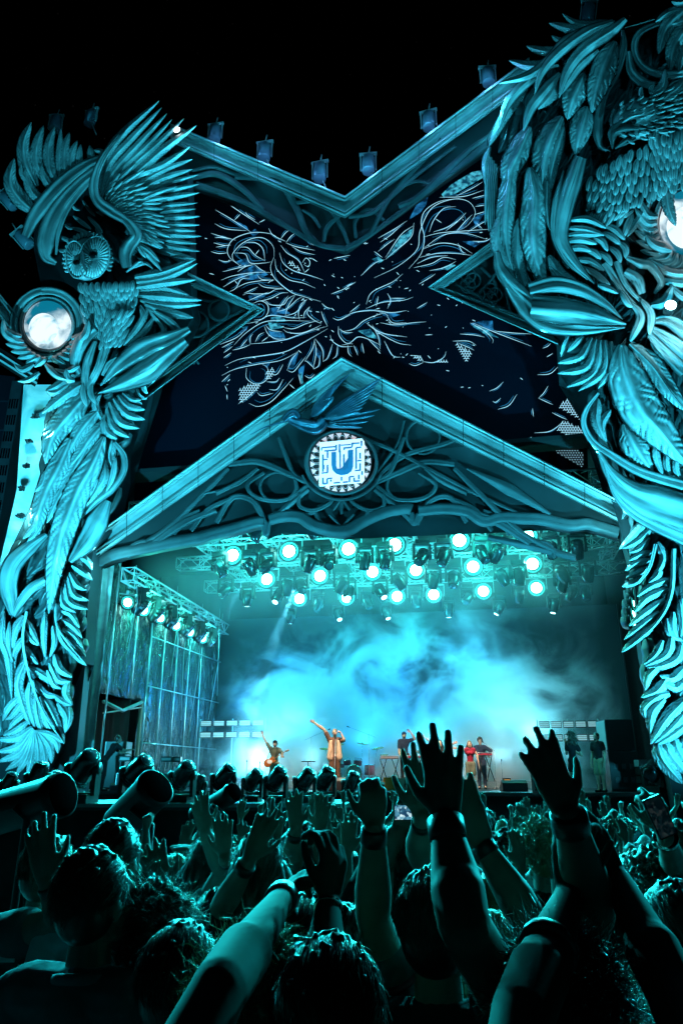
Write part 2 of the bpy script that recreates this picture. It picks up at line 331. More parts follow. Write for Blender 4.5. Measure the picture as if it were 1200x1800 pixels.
# owl body
def scales(q, nu, nv, ln, wd, tf, sc, off, ang=0, style='d', jit=.15, mb=None, rise=0.25):
    mb = mb or MB(); q = [np.array(p, float) for p in q]
    for j in range(nv-1, -1, -1):
        for i in range(nu):
            u = (i+.5+(.5 if j % 2 else 0))/(nu+.5)+rng.uniform(-jit, jit)/nu; v = (j+.5)/nv+rng.uniform(-jit, jit)/nv
            p = (q[0]*(1-u)+q[1]*u)*(1-v)+(q[3]*(1-u)+q[2]*u)*v
            dv = (q[3]*(1-u)+q[2]*u)-(q[0]*(1-u)+q[1]*u); dv = dv/np.linalg.norm(dv); a = R(ang)+rng.uniform(-.16, .16)
            dv = np.array([dv[0]*math.cos(a)-dv[1]*math.sin(a), dv[0]*math.sin(a)+dv[1]*math.cos(a)]); l_ = ln*(.85+.3*rng.random()); nn = np.array([-dv[1], dv[0]])
            bulge = rise*math.sin(math.pi*min(1, max(0, u)))
            blade(mb, tf([tuple(p), tuple(p+dv*l_*.5+nn*l_*.05), tuple(p+dv*l_)]), wd/sc*(.9+.2*rng.random()), off+bulge+(nv-j)*.02, style, thick=1.3, lift=.1, m=9, barb=False)
    return mb
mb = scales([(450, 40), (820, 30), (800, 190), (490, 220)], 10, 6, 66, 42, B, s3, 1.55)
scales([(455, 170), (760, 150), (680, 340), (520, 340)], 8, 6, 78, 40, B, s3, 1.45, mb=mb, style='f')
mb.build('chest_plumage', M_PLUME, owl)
mb = scales([(640, 190), (830, 200), (730, 400), (590, 400)], 5, 6, 74, 36, B, s3, 1.8, ang=10); mb.build('thigh_plumage', M_PLUME, owl)
grp([([(560, 330), (480, 400), (440, 520), (470, 590)], [60, 90, 80, 30]), ([(560, 400), (520, 500), (500, 600), (510, 740)], [30, 60, 50, 44]), ([(640, 410), (600, 520), (560, 600), (520, 680), (560, 760)], [44, 40, 44, 50, 24]), ([(600, 440), (570, 540), (530, 620)], [20, 24, 20]),
     ([(700, 490), (640, 530), (600, 600)], [14, 34, 20])], owl, B, s3, 1.85, name='leg', thick=1.1, step=.04)
grp([([(470, 540), (410, 570), (385, 560)], 40, 'l'), ([(440, 630), (400, 620), (385, 560)], 44, 'f'), ([(540, 640), (530, 700), (560, 765)], 44, 'd'), ([(490, 640), (490, 720), (510, 780)], 44, 'd')], owl, B, s3, 2.05, name='talon', thick=1.3, barb=False)
# cloth horn held by the talons
grp([([(590, 660), (700, 540), (850, 440), (1000, 385), (1110, 330)], [8, 90, 130, 110, 40]), ([(575, 705), (720, 650), (860, 580), (960, 500), (1090, 400)], [6, 90, 150, 120, 60])], owl, B, s3, 2.0, name='mantle_horn', mt=M_CLOTHR, step=.12, thick=.9, m=25)
# knotted tuft
grp([([(745, 690), (780, 740), (835, 770)], 34), ([(800, 670), (815, 720), (860, 740)], 30), ([(840, 630), (845, 680), (865, 710)], 30), ([(620, 830), (620, 920), (690, 975)], 60), ([(630, 790), (660, 900), (760, 965)], 58), ([(645, 755), (700, 870), (820, 912)], 58),
     ([(665, 735), (740, 825), (852, 860)], 56), ([(690, 715), (750, 780), (852, 802)], 52), ([(720, 700), (770, 740), (830, 745)], 40)], owl, B, s3, 1.75, name='tuft_feather', thick=1.5, step=.02)
# tail leaves
grp([([(430, 590), (340, 660), (268, 690)], 60), ([(420, 640), (330, 700), (268, 690)], 60), ([(500, 640), (380, 720), (250, 822)], 84), ([(520, 700), (400, 840), (310, 960), (268, 1120)], 150), ([(600, 860), (560, 770), (600, 690)], 50), ([(580, 800), (470, 930), (380, 1100)], 90), ([(620, 870), (540, 960), (470, 1060), (400, 1150)], 90), ([(660, 960), (640, 1060), (660, 1150)], 90)], owl, B, s3, 1.35, thick=.9, step=.03)
grp([([(640, -20), (500, 230), (390, 430), (330, 560)], 110), ([(500, -30), (420, 150), (330, 330), (270, 520), (235, 728)], 150), ([(330, 190), (300, 280), (245, 338)], 60), ([(310, 480), (230, 600), (160, 672)], 60), ([(300, 540), (240, 640), (190, 690)], 40),
     ([(740, 110), (735, 240), (660, 360), (600, 450)], 80, 'l'), ([(815, 100), (790, 240), (745, 340)], 50, 'l'), ([(700, 200), (660, 300), (610, 400)], 40, 'l'),
     ([(735, -50), (650, 150), (560, 310), (490, 480), (420, 700), (380, 900), (345, 1195)], 210, 'l')], owl, Cc, 4, 1.6, thick=.8, step=.06)
grp([([(805, -10), (868, 80), (870, 190), (790, 310), (670, 410), (570, 520)], [30, 50, 60, 70, 60, 20]), ([(760, 400), (700, 520), (610, 690), (490, 830)], [60, 170, 150, 40]),
     ([(330, 640), (200, 740), (100, 840), (60, 960), (70, 1080), (95, 1200)], [40, 110, 140, 150, 130, 60]), ([(320, 960), (220, 1020), (140, 1120), (95, 1210)], [70, 80, 70, 30])], owl, Cc, 4, 1.75, name='ribbon', mt=M_CLOTHR, thick=.7, step=.08, m=25)
grp([([(505, 850), (580, 900), (655, 960)], 56), ([(560, 790), (620, 830), (650, 890)], 50), ([(490, 905), (540, 990), (612, 1032)], 56), ([(478, 930), (520, 1060), (628, 1105)], 56), ([(455, 950), (490, 1110), (622, 1168)], 60), ([(430, 1000), (440, 1120), (540, 1190)], 60)], owl, Cc, 4, 1.5, thick=1.2)
fish = [([(180, 110), (225, 190), (280, 300)], 50), ([(178, 190), (225, 260), (278, 300)], 46), ([(170, 300), (215, 370), (272, 432)], 60), ([(205, 450), (320, 520), (432, 605)], 66), ([(235, 540), (320, 640), (424, 655)], 60), ([(290, 650), (360, 760), (455, 985)], 90),
        ([(170, 90), (110, 190), (80, 340)], 66), ([(168, 240), (95, 360), (85, 560)], 66), ([(185, 400), (125, 560), (160, 720), (215, 862)], 90), ([(215, 560), (205, 700), (250, 884)], 70), ([(250, 640), (260, 780), (305, 935)], 66), ([(285, 740), (340, 860), (400, 960)], 60)]
fish += [([(425, 50), (500, 80), (560, 175)], 50), ([(430, 115), (510, 160), (580, 245)], 50), ([(440, 180), (520, 230), (588, 325)], 50), ([(465, 240), (545, 300), (606, 380)], 54), ([(400, 140), (440, 260), (560, 400)], 50), ([(470, 300), (540, 380), (612, 442)], 46),
         ([(322, 60), (310, 230), (322, 395)], 52), ([(375, 160), (385, 280), (350, 385)], 46), ([(385, 360), (420, 460), (512, 525)], 66), ([(352, 420), (410, 540), (500, 552)], 60), ([(338, 470), (380, 570), (432, 600)], 56), ([(480, 550), (465, 640), (512, 716)], 60), ([(385, 650), (450, 700), (512, 718)], 50),
         ([(410, 700), (470, 800), (458, 905)], 70), ([(490, 720), (490, 820), (456, 915)], 50), ([(145, 650), (60, 740), (20, 832)], 56), ([(165, 690), (90, 790), (38, 822)], 50), ([(190, 760), (100, 840), (60, 892)], 50), ([(205, 830), (110, 900), (20, 932)], 50), ([(30, 60), (15, 250), (60, 400), (85, 680)], 70, 'l'), ([(70, 130), (60, 300), (95, 420)], 44, 'l')]
grp(fish, owl, Dd, 4, 1.45, name='curled_feather', thick=1.25, step=.008)
grp([([(230, 875), (120, 950), (-30, 960)], 66), ([(235, 880), (130, 1010), (-30, 1050)], 70), ([(238, 885), (140, 1050), (-20, 1120)], 74), ([(240, 888), (160, 1080), (40, 1180)], 76), ([(243, 890), (190, 1080), (110, 1215)], 70), ([(247, 890), (225, 1080), (190, 1225)], 66), ([(250, 892), (270, 1070), (260, 1222)], 66),
     ([(255, 895), (310, 1040), (320, 1195)], 70), ([(262, 898), (350, 1010), (365, 1130)], 74), ([(270, 905), (390, 970), (410, 1060)], 70), ([(275, 905), (380, 940), (445, 985)], 56)], owl, Dd, 4, 1.75, name='curled_feather', thick=1.1, step=.02)
for pts, sc_ in (([(190, 60), (163, 250), (200, 480), (300, 760), (452, 988)], [26, 22, 20, 16, 6]), ([(390, 10), (398, 150), (470, 270), (560, 380), (612, 442)], [20, 18, 16, 12, 5])):
    q = MB(); blade(q, Dd(pts), [x/4 for x in sc_], 1.95, 'r', thick=2); q.build('quill', M_PLUME, owl)
# head
hd = MB(); 
def dome(mb, c, rx, ry, rot, off, h, n=40, m=12, ridges=0, tf=A, ridge=.05, dish=0.0, pw=2.0, ink_shade_r=.8):
    c = np.array(c, float); X = []; O = []; Kk = []
    for i in range(m+1):
        r = i/m
        for k in range(n):
            a = 2*math.pi*k/n; x, y = rx*r*math.cos(a), ry*r*math.sin(a)
            X.append(tf([(c[0]+x*math.cos(rot)-y*math.sin(rot), c[1]+x*math.sin(rot)+y*math.cos(rot))])[0])
            z = h*math.sqrt(max(0, 1-r**pw))-dish*math.exp(-(r/.5)**2)
            g_ = 0
            if ridges: g_ = .5+.5*math.cos(a*ridges); z -= ridge*g_*min(1, r*1.5)*(1 if r < 1 else 0)
            O.append(off+z); Kk.append(min(1, ink_shade_r*max(0, g_-.55)*2)*min(1, r*2) if ridges else (.7 if r > .97 else 0))  # printed lines, darkened between ridges as painted groove shade
    V = PFv(np.array(X), np.array(O)); F = [(i*n+k, i*n+(k+1) % n, (i+1)*n+(k+1) % n, (i+1)*n+k) for i in range(m) for k in range(n)]
    mb.add(V, F, Kk); return mb
dome(hd, (512, 985), 112, 128, R(8), 1.75, .5, ridges=0); ho = hd.build('head', M_PLUME, owl)
q = MB(); dome(q, (445, 988), 56, 108, R(-8), 2.33, .25, n=96, ridges=24, ridge=.06, dish=.12, ink_shade_r=.9); dome(q, (553, 975), 86, 124, R(14), 2.42, .28, n=120, ridges=30, ridge=.07, dish=.14, ink_shade_r=.9); q.build('facial_disc', M_PLUME, ho)
for (x, y, r) in ((448, 1002, 19), (546, 957, 23)):
    q = MB(); dome(q, (x, y), r*1.2, r, 0, 2.55, .16, n=20, m=8); e = q.build('eye', mat('eye_gloss', (.004, .005, .006), .08), ho)
for (cx, cy, rx, ry, ro) in ((445, 988, 58, 110, -8), (553, 975, 88, 126, 14)):
    q = MB(); pp = [(cx+rx*math.cos(a)*math.cos(R(ro))-ry*math.sin(a)*math.sin(R(ro)), cy+rx*math.cos(a)*math.sin(R(ro))+ry*math.sin(a)*math.cos(R(ro))) for a in [2*math.pi*i/24 for i in range(25)]]
    blade(q, A(pp), [9/s3]*4, 2.42, 'r', thick=2.0, lift=0, m=7); q.build('disc_rim', M_PLUME, ho)
q = MB(); blade(q, A([(480, 930), (488, 1000), (512, 1075)]), 26/s3, 2.72, 'l', thick=2.5, barb=False); q.build('beak', mat('beak', (.14, .16, .16), .4), ho)
lst = []
for i in range(26):
    a = R(150+i*9.2); lst.append(([(515+112*math.cos(a), 985+130*math.sin(a)), (515+150*math.cos(a+.08), 985+165*math.sin(a+.08))], 26, 'd'))
grp(lst, ho, A, s3, 1.75, name='ruff', one=True, step=.002)
# ================================================================== eagle column
E = T(840, 0, 3.3333); F_ = T(840, 300, 3.3333); G = T(900, 600, 4); H_ = T(960, 920, 3.6)
eg = thing('eagle_column', 'huge carved column of a crested eagle with folded wings over twisting feathers', 'sculpture')
b = MB()
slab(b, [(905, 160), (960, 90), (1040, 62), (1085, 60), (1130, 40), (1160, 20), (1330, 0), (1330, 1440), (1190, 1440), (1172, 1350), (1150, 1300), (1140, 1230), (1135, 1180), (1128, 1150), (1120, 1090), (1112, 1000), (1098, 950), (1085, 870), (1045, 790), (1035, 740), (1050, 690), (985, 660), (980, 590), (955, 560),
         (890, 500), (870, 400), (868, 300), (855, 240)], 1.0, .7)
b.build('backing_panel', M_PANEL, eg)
EAGP = [(905, 180), (960, 100), (1040, 75), (1085, 75), (1200, 60), (1320, 60), (1320, 1370), (1190, 1370), (1172, 1330), (1150, 1290), (1140, 1220), (1135, 1170), (1122, 1080), (1112, 1000), (1098, 950), (1085, 870), (1047, 790), (1040, 740), (1050, 690), (990, 650), (985, 590), (955, 555), (895, 490), (875, 400), (872, 300), (870, 230)]
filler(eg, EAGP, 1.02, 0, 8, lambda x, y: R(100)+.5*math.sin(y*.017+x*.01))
grp([([(800, 130), (650, 145), (560, 130), (490, 78)], 56), ([(650, 185), (540, 170), (412, 134)], 64), ([(560, 255), (470, 235), (428, 207)], 44), ([(520, 300), (380, 300), (280, 270)], 64), ([(470, 375), (300, 385), (176, 353)], 66)], eg, E, s3, 1.1, thick=.9)
grp([([(70, 860), (40, 960), (45, 1100)], 40), ([(300, 480), (180, 640), (60, 860)], 70)] , eg, E, s3, 1.15)
grp([([(60+i*14, 900-1000+i*20), (55+i*10, 60+i*10), (50+i*12, 200+i*34), (40+i*22, 320+i*40)], 34) for i in range(5)], eg, F_, s3, 1.2, thick=1)
grp([([(300, 740), (240, 880), (185, 1010), (195, 1170)], 150, 'l'), ([(490, 680), (425, 800), (382, 950), (372, 1150)], 170, 'l'), ([(620, 430), (560, 560), (520, 700)], 160, 'l'), ([(500, 740), (440, 940), (415, 1150)], 90, 'l'), ([(640, 620), (595, 780), (570, 910)], 150, 'l'), ([(470, 470), (420, 560), (350, 640)], 90, 'l'), ([(800, 240), (735, 400), (690, 540), (665, 660)], 165, 'l')], eg, E, s3, 1.45, thick=.7, step=.05)
grp([([(400, 400), (260, 500), (170, 610), (122, 748)], 60), ([(480, 430), (400, 520), (310, 630), (263, 768)], 68), ([(660, 155), (520, 240), (420, 350), (300, 440), (115, 490)], 66), ([(700, 290), (600, 370), (540, 450), (478, 560)], 66), ([(790, 125), (640, 185), (480, 300), (375, 420), (328, 555)], 66), ([(862, 110), (780, 180), (620, 290), (520, 420), (472, 575)], 74)], eg, E, s3, 1.7, thick=.9, step=.05, barb=False)
grp([([(200, -60), (160, 250), (165, 450), (215, 620)], 130, 'l'), ([(130, 260), (110, 400), (150, 530), (215, 630)], 80), ([(235, 280), (225, 480), (260, 640), (335, 775)], 96, 'l'), ([(300, -20), (330, 150), (322, 350), (340, 520), (398, 708)], 180, 'l'), ([(400, 60), (400, 200), (420, 350)], 60), ([(410, 500), (480, 600), (570, 640)], 70), ([(420, 560), (480, 630), (540, 660)], 50)], eg, F_, s3, 1.55, thick=.8, step=.06)
grp([([(600, -80), (560, 40), (500, 230), (480, 400), (560, 540), (680, 662)], [80, 120, 120, 100, 70, 4]), ([(500, 0), (455, 200), (450, 380), (520, 530), (640, 640)], [10, 50, 50, 34, 6])], eg, F_, s3, 2.0, name='sabre_feather', mt=M_CLOTHR, thick=1, step=.05)
grp([([(845, 175), (848, 270), (805, 420), (735, 560), (700, 720), (712, 850), (770, 885)], [20, 66, 60, 56, 60, 60, 10]), ([(1140, 110), (960, 180), (915, 280), (955, 380), (1060, 435), (1210, 430)], [20, 40, 46, 50, 60, 50]), ([(860, 162), (940, 140), (1030, 113)], [6, 8, 6]), ([(880, 300), (900, 420), (980, 490), (1060, 500)], [30, 60, 70, 40])], eg, E, s3, 1.6, name='mantle_edge', mt=M_CLOTHR, thick=1.1, step=.06)
grp([([(1240, 30), (1110, 150), (1053, 318)], 90), ([(1240, 130), (1150, 270), (1120, 410)], 110), ([(1240, 260), (1180, 340), (1170, 420)], 80), ([(1200, 45), (1110, 75), (1035, 130)], 50), ([(1230, 0), (1170, 15), (1128, 5)], 60), ([(1240, 90), (1180, 130), (1120, 140)], 50)], eg, E, s3, 1.7, thick=1)
# chest, belly, thigh
mb = scales([(700, 960), (1010, 800), (1080, 1120), (700, 1240)], 8, 6, 84, 44, E, s3, 1.6, ang=18, rise=.5)
scales([(1000, 760), (1230, 720), (1230, 1060), (1020, 1100)], 6, 7, 96, 46, E, s3, 1.8, ang=4, mb=mb)
scales([(640, 0), (1080, 40), (900, 260), (640, 260)], 8, 4, 90, 46, F_, s3, 1.5, ang=14, mb=mb, rise=.4)
mb.build('chest_plumage', M_PLUME, eg)
grp([([(735, 200), (740, 250), (745, 300)], 50, 'd'), ([(790, 205), (785, 260), (775, 310)], 50, 'd'), ([(850, 215), (835, 270), (815, 330)], 50, 'd'), ([(905, 250), (880, 310), (850, 385)], 54, 'd'), ([(1000, 180), (950, 270), (870, 390)], 50, 'f'), ([(1100, 60), (1110, 200), (1155, 325)], 80, 'f')], eg, F_, s3, 1.55)
th = [[(520, 290), (640, 285), (748, 335)], [(520, 335), (630, 345), (738, 378)], [(515, 378), (630, 372), (735, 372)], [(510, 415), (600, 405), (692, 428)], [(640, 380), (720, 410), (758, 472)], [(520, 460), (600, 452), (662, 472)], [(630, 465), (680, 480), (718, 518)], [(700, 475), (750, 505), (782, 556)],
      [(560, 520), (650, 530), (738, 585)], [(730, 315), (800, 345), (858, 404)], [(730, 360), (785, 390), (832, 432)], [(820, 415), (860, 455), (864, 515)], [(765, 445), (812, 485), (834, 540)], [(600, 560), (680, 600), (770, 670)]]
grp([(p, 50, 'd') for p in th[::-1]], eg, F_, s3, 1.8, thick=1.4, step=.02, barb=False)
grp([([(740, 540), (800, 640), (850, 720), (920, 800)], [60, 50, 44, 40]), ([(810, 530), (850, 640), (900, 710), (950, 760)], [50, 40, 36, 34]), ([(870, 510), (950, 545), (1010, 560), (1070, 650), (1030, 720)], [30, 60, 60, 50, 20]), ([(860, 590), (930, 640), (960, 720)], [60, 80, 50])], eg, F_, s3, 1.95, name='leg', thick=1.1, step=.04)
grp([([(890, 770), (950, 860), (890, 1000)], 60, 'd'), ([(950, 750), (1010, 840), (1000, 960)], 56, 'd'), ([(830, 700), (870, 770), (900, 800)], 50, 'd'), ([(1010, 790), (1090, 765), (1137, 672)], 64, 'f'), ([(700, 670), (760, 690), (820, 720)], 40, 'f')], eg, F_, s3, 2.3, name='talon', thick=1.3, barb=False)
grp([([(110, 480), (130, 580), (210, 680), (330, 770)], [40, 80, 90, 60]), ([(150, 640), (250, 760), (380, 880), (600, 930), (860, 920)], [30, 130, 120, 60, 6]), ([(300, 700), (450, 670), (600, 700), (740, 780), (845, 872)], [90, 110, 90, 60, 6]), ([(310, 800), (460, 820), (650, 845), (865, 900)], [150, 170, 120, 10])], eg, F_, s3, 2.05, name='mantle_horn', mt=M_CLOTHR, thick=.7, step=.08, m=25)
grp([([(1010, 880), (1110, 880), (1240, 960)], [40, 90, 120]), ([(1005, 920), (1100, 980), (1240, 1090)], [40, 90, 120]), ([(1000, 960), (1080, 1050), (1210, 1180)], [40, 70, 90])], eg, F_, s3, 1.95, name='mantle_fold', mt=M_CLOTHR, thick=1, step=.05)
grp([([(400, -30), (370, 40), (342, 112)], 50), ([(430, -20), (410, 40), (390, 80)], 44), ([(720, 30), (740, 140), (690, 250)], 60), ([(690, 0), (700, 180), (600, 335)], 66), ([(650, -10), (650, 200), (460, 352)], 70), ([(620, -10), (575, 220), (378, 325)], 70), ([(590, -15), (525, 180), (314, 228)], 70), ([(560, -25), (480, 110), (318, 155)], 66), ([(500, -35), (430, 30), (385, 75)], 44)], eg, G, 4, 1.7, name='tuft_feather', thick=1.5, step=.02)
grp([([(980, 0), (1100, 90), (1240, 160)], 110), ([(820, 20), (980, 170), (1100, 340), (1230, 500)], 150), ([(600, 400), (595, 560), (665, 725)], 100, 'l'), ([(690, 480), (640, 560), (640, 640)], 60, 'l'), ([(780, 570), (870, 750), (985, 925)], 210, 'l'), ([(960, 600), (900, 740), (880, 860)], 60, 'l'), ([(1090, 740), (1080, 860), (1120, 1000)], 60, 'l'), ([(1150, 780), (1150, 900), (1190, 1000)], 60, 'l'), ([(1020, 680), (1010, 800), (1060, 960)], 66, 'l'),
     ([(762, 20), (800, 240), (900, 470), (1050, 650), (1240, 880)], 330, 'l')], eg, G, 4, 1.5, thick=.7, step=.06)
for pts, sc_ in (([(762, 30), (800, 245), (900, 478), (1050, 655), (1235, 870)], [26, 22, 20, 16, 12]), ([(825, 20), (980, 172), (1100, 345), (1225, 500)], [22, 20, 16, 12])):
    q = MB(); blade(q, G(pts), [x/4 for x in sc_], 2.25, 'r', thick=2); q.build('quill', M_PLUME, eg)
grp([([(605, 365), (525, 470), (500, 580), (560, 700), (680, 790), (900, 920), (1240, 1030)], [20, 44, 50, 60, 70, 80, 90]), ([(600, 770), (690, 930), (860, 1080), (1240, 1230)], [20, 130, 260, 300]), ([(640, 850), (730, 1080), (900, 1240), (1240, 1400)], [10, 60, 90, 110])], eg, G, 4, 2.0, name='ribbon', mt=M_CLOTHR, thick=.55, step=.1, m=29)
hf = [([(640, -20), (560, 70), (458, 166)], 62), ([(660, 30), (580, 110), (478, 160)], 58), ([(650, 90), (590, 160), (520, 185)], 50), ([(660, 180), (590, 200), (518, 236)], 50), ([(650, 230), (570, 250), (495, 300)], 52), ([(640, 280), (560, 320), (500, 345)], 50), ([(620, 330), (560, 370), (474, 400)], 50),
      ([(700, 120), (740, 220), (690, 330)], 60), ([(720, 270), (700, 330), (640, 380)], 56),
      ([(780, 350), (660, 400), (570, 465)], 58), ([(770, 410), (640, 470), (558, 560)], 62), ([(750, 480), (620, 570), (520, 650)], 62), ([(715, 560), (610, 640), (488, 740)], 64), ([(690, 630), (590, 710), (472, 816)], 62), ([(800, 560), (800, 660), (832, 730)], 56), ([(840, 480), (860, 620), (850, 720)], 60), ([(760, 600), (780, 700), (865, 745)], 46), ([(860, 200), (870, 380), (860, 520)], 70),
      ([(735, 740), (690, 830), (612, 895)], 60), ([(795, 705), (760, 830), (620, 905)], 64), ([(855, 770), (830, 850), (740, 900), (630, 915)], 66), ([(725, 890), (650, 960), (622, 1060)], 66), ([(880, 900), (800, 980), (712, 962)], 70), ([(880, 990), (820, 1040), (740, 1010)], 60),
      ([(760, 980), (700, 1060), (596, 1102)], 76), ([(778, 1076), (700, 1100), (620, 1170), (635, 1250)], 80), ([(745, 1110), (670, 1200), (655, 1335)], 86), ([(880, 1110), (760, 1240), (657, 1398)], 100), ([(885, 1190), (790, 1300), (680, 1392)], 76), ([(885, 1270), (800, 1340), (700, 1400)], 66)]
grp(hf, eg, H_, 3.6, 1.5, name='curled_feather', thick=1.2, step=.02)
grp([([(700, 1380), (740, 1500), (860, 1650)], 110), ([(740, 1370), (800, 1480), (900, 1600)], 90), ([(800, 1350), (850, 1460), (920, 1560)], 80), ([(870, 1330), (900, 1430), (940, 1500)], 80), ([(690, 1400), (700, 1480), (790, 1560)], 50)], eg, H_, 3.6, 1.9, name='curled_feather', thick=1)
for pts, sc_ in (([(690, 130), (650, 280), (570, 380), (478, 402)], [26, 24, 18, 5]), ([(805, 160), (785, 450), (685, 640), (474, 818)], [34, 34, 26, 6])):
    q = MB(); blade(q, H_(pts), [x/3.6 for x in sc_], 2.0, 'r', thick=2); q.build('quill', M_PLUME, eg)
# eagle head
q = MB(); dome(q, (960, 690), 185, 120, R(-22), 1.9, 1.1, tf=E); ho = q.build('head', M_PLUME, eg)
lst = []
for j in range(9):
    for i in range(7):
        x = 830+i*52+rng.uniform(-14, 14); y = 620-i*14+j*26+rng.uniform(-8, 8)
        if (x-860)**2+(y-740)**2 < 40**2 or (x-912)**2+(y-712)**2 < 26**2 or x < 800+j*5: continue
        an = math.atan2(y-740, x-790)*.75; l_ = 40+i*7
        lst.append(([(x, y), (x+math.cos(an)*l_*.5, y+math.sin(an)*l_*.5+3), (x+math.cos(an)*l_, y+math.sin(an)*l_)], 20, 'f'))
grp(lst, ho, E, s3, 2.75, name='head_plumage', one=True, step=.003, thick=1.6, barb=False)
grp([([(1010, 560), (1080, 500), (1095, 403)], 60, 'f'), ([(960, 570), (950, 540), (958, 505)], 30, 'f'), ([(1060, 600), (1150, 530), (1240, 450)], 70, 'f'), ([(1100, 600), (1170, 590), (1240, 540)], 60, 'f'), ([(1020, 560), (1010, 520), (1030, 490)], 34, 'f'), ([(1080, 640), (1150, 640), (1220, 620)], 40, 'f'), ([(1060, 680), (1130, 710), (1190, 760)], 40, 'f'), ([(1040, 700), (1080, 760), (1120, 800)], 40, 'f'), ([(1010, 720), (1020, 780), (1040, 830)], 36, 'f')], ho, E, s3, 2.5, name='crest_feather', thick=1.3)
grp([([(940, 750), (850, 750), (790, 780), (785, 872)], [90, 100, 60, 4]), ([(920, 800), (860, 830), (800, 870)], [40, 40, 8]), ([(800, 640), (780, 700), (785, 745)], [20, 24, 20])], ho, E, s3, 2.6, name='beak', mt=mat('beak', (.14, .16, .16), .4), thick=1.8, step=.03)
q = MB(); dome(q, (910, 712), 20, 15, R(-15), 3.05, .15, n=20, m=8, tf=E); q.build('eye', MATS['eye_gloss'], ho)
q = MB(); blade(q, E([(840, 720), (900, 682), (980, 668)]), 22/s3, 3.15, 'l', thick=2, barb=False); q.build('brow', M_PLUME, ho)
# ================================================================== gables and cornices
PRO = [(0, -.3), (0, 1.15), (.05, 1.25), (.10, 1.22), (.12, .92), (.16, .90), (.17, 1.0), (.21, 1.0), (.23, .7), (.30, .52), (.42, .42), (.60, .42), (.66, .52), (.67, .80), (.73, .84), (.75, .58), (.82, .56), (.83, .74), (.89, .74), (.91, .50), (.97, .50), (1, .6), (1, -.3)]
def cornice(parent, segs, shift=0.0, name='cornice'):
    for A_, B_ in segs:
        q = MB(); n = max(1, int(math.dist(A_[0], B_[0])/75))
        for i in range(n):                        # moulded lengths butted end to end with a small joint
            f0, f1 = i/n+(.0012 if i else 0), (i+1)/n-(.0012 if i < n-1 else 0)
            lp = lambda a, b_, f: (a[0]*(1-f)+b_[0]*f, a[1]*(1-f)+b_[1]*f)
            a2 = (lp(A_[0], B_[0], f0), lp(A_[1], B_[1], f0)); b2 = (lp(A_[0], B_[0], f1), lp(A_[1], B_[1], f1))
            beam(q, a2, b2, [(t, o+shift) for t, o in PRO])
        q.build(name, M_CORN, parent)
def ribs(parent, lst, tf, sc, off, name='tracery', th=.9, mt=None):
    mb = MB()
    for i, (pts, wd) in enumerate(lst):
        wv = [x/sc for x in wd] if isinstance(wd, (list, tuple)) else [wd/sc*.8, wd/sc, wd/sc*.7]
        blade(mb, tf(pts), wv, off+.01*(i % 7), 'r', thick=th, lift=0, m=7)
    return mb.build(name, mt or M_TRACE, parent)
def ring(c, r, a0=0, a1=360, n=14, ry=None): ry = ry or r; return [(c[0]+r*math.cos(R(a0+(a1-a0)*i/n)), c[1]+ry*math.sin(R(a0+(a1-a0)*i/n))) for i in range(n+1)]
ped = thing('gable', 'wide pointed gable over the stage with dark gothic tracery and scalloped lower edge', 'gable')
low = [(162, 977), (165, 1000), (197, 985), (217, 980), (240, 975), (292, 964), (352, 953), (370, 948), (407, 939), (448, 927), (463, 926), (467, 943), (473, 923), (498, 917), (526, 918), (549, 932), (575, 940), (599, 943), (618, 938), (631, 930), (654, 918), (685, 907), (715, 903), (723, 905), (727, 924), (735, 907), (780, 903), (820, 908), (850, 925), (880, 919), (915, 920), (950, 922), (1000, 932), (1030, 930), (1050, 935), (1087, 946), (1096, 921)]
q = MB(); slab(q, [(600, 650)] + low, .1, .35); q.build('tympanum', mat('gable_back', (.018, .024, .027), .6, noise=.7, nscale=.5), ped)
cornice(ped, [(((160, 944), (160, 988)), ((600, 627), (600, 678))), (((600, 627), (600, 678)), ((1098, 884), (1098, 924)))])
lowr = [(low[i], low[i+1]) for i in range(1, len(low)-2)]
q = MB(); P = [np.array(p, float) for p in low[1:-1]]
for i0, i1 in ((0, 9), (9, 11), (11, 22), (22, 24), (24, 35)):
    sub = [tuple(p+np.array([0, -9.]) if i0 not in (9, 22) else p+np.array([0, -4.])) for p in P[i0:i1+1]]
    if len(sub) >= 2: blade(q, sub, [20, 22, 20] if i0 not in (9, 22) else [8, 12, 8], .42, 'r', thick=.55, lift=0, m=7)
q.build('scalloped_edge', M_TRACE, ped)
Q6 = T(380, 640, 2.727)
def mir(l, x0): return [([(2*x0-x, y) for x, y in p], w_) for p, w_ in l]
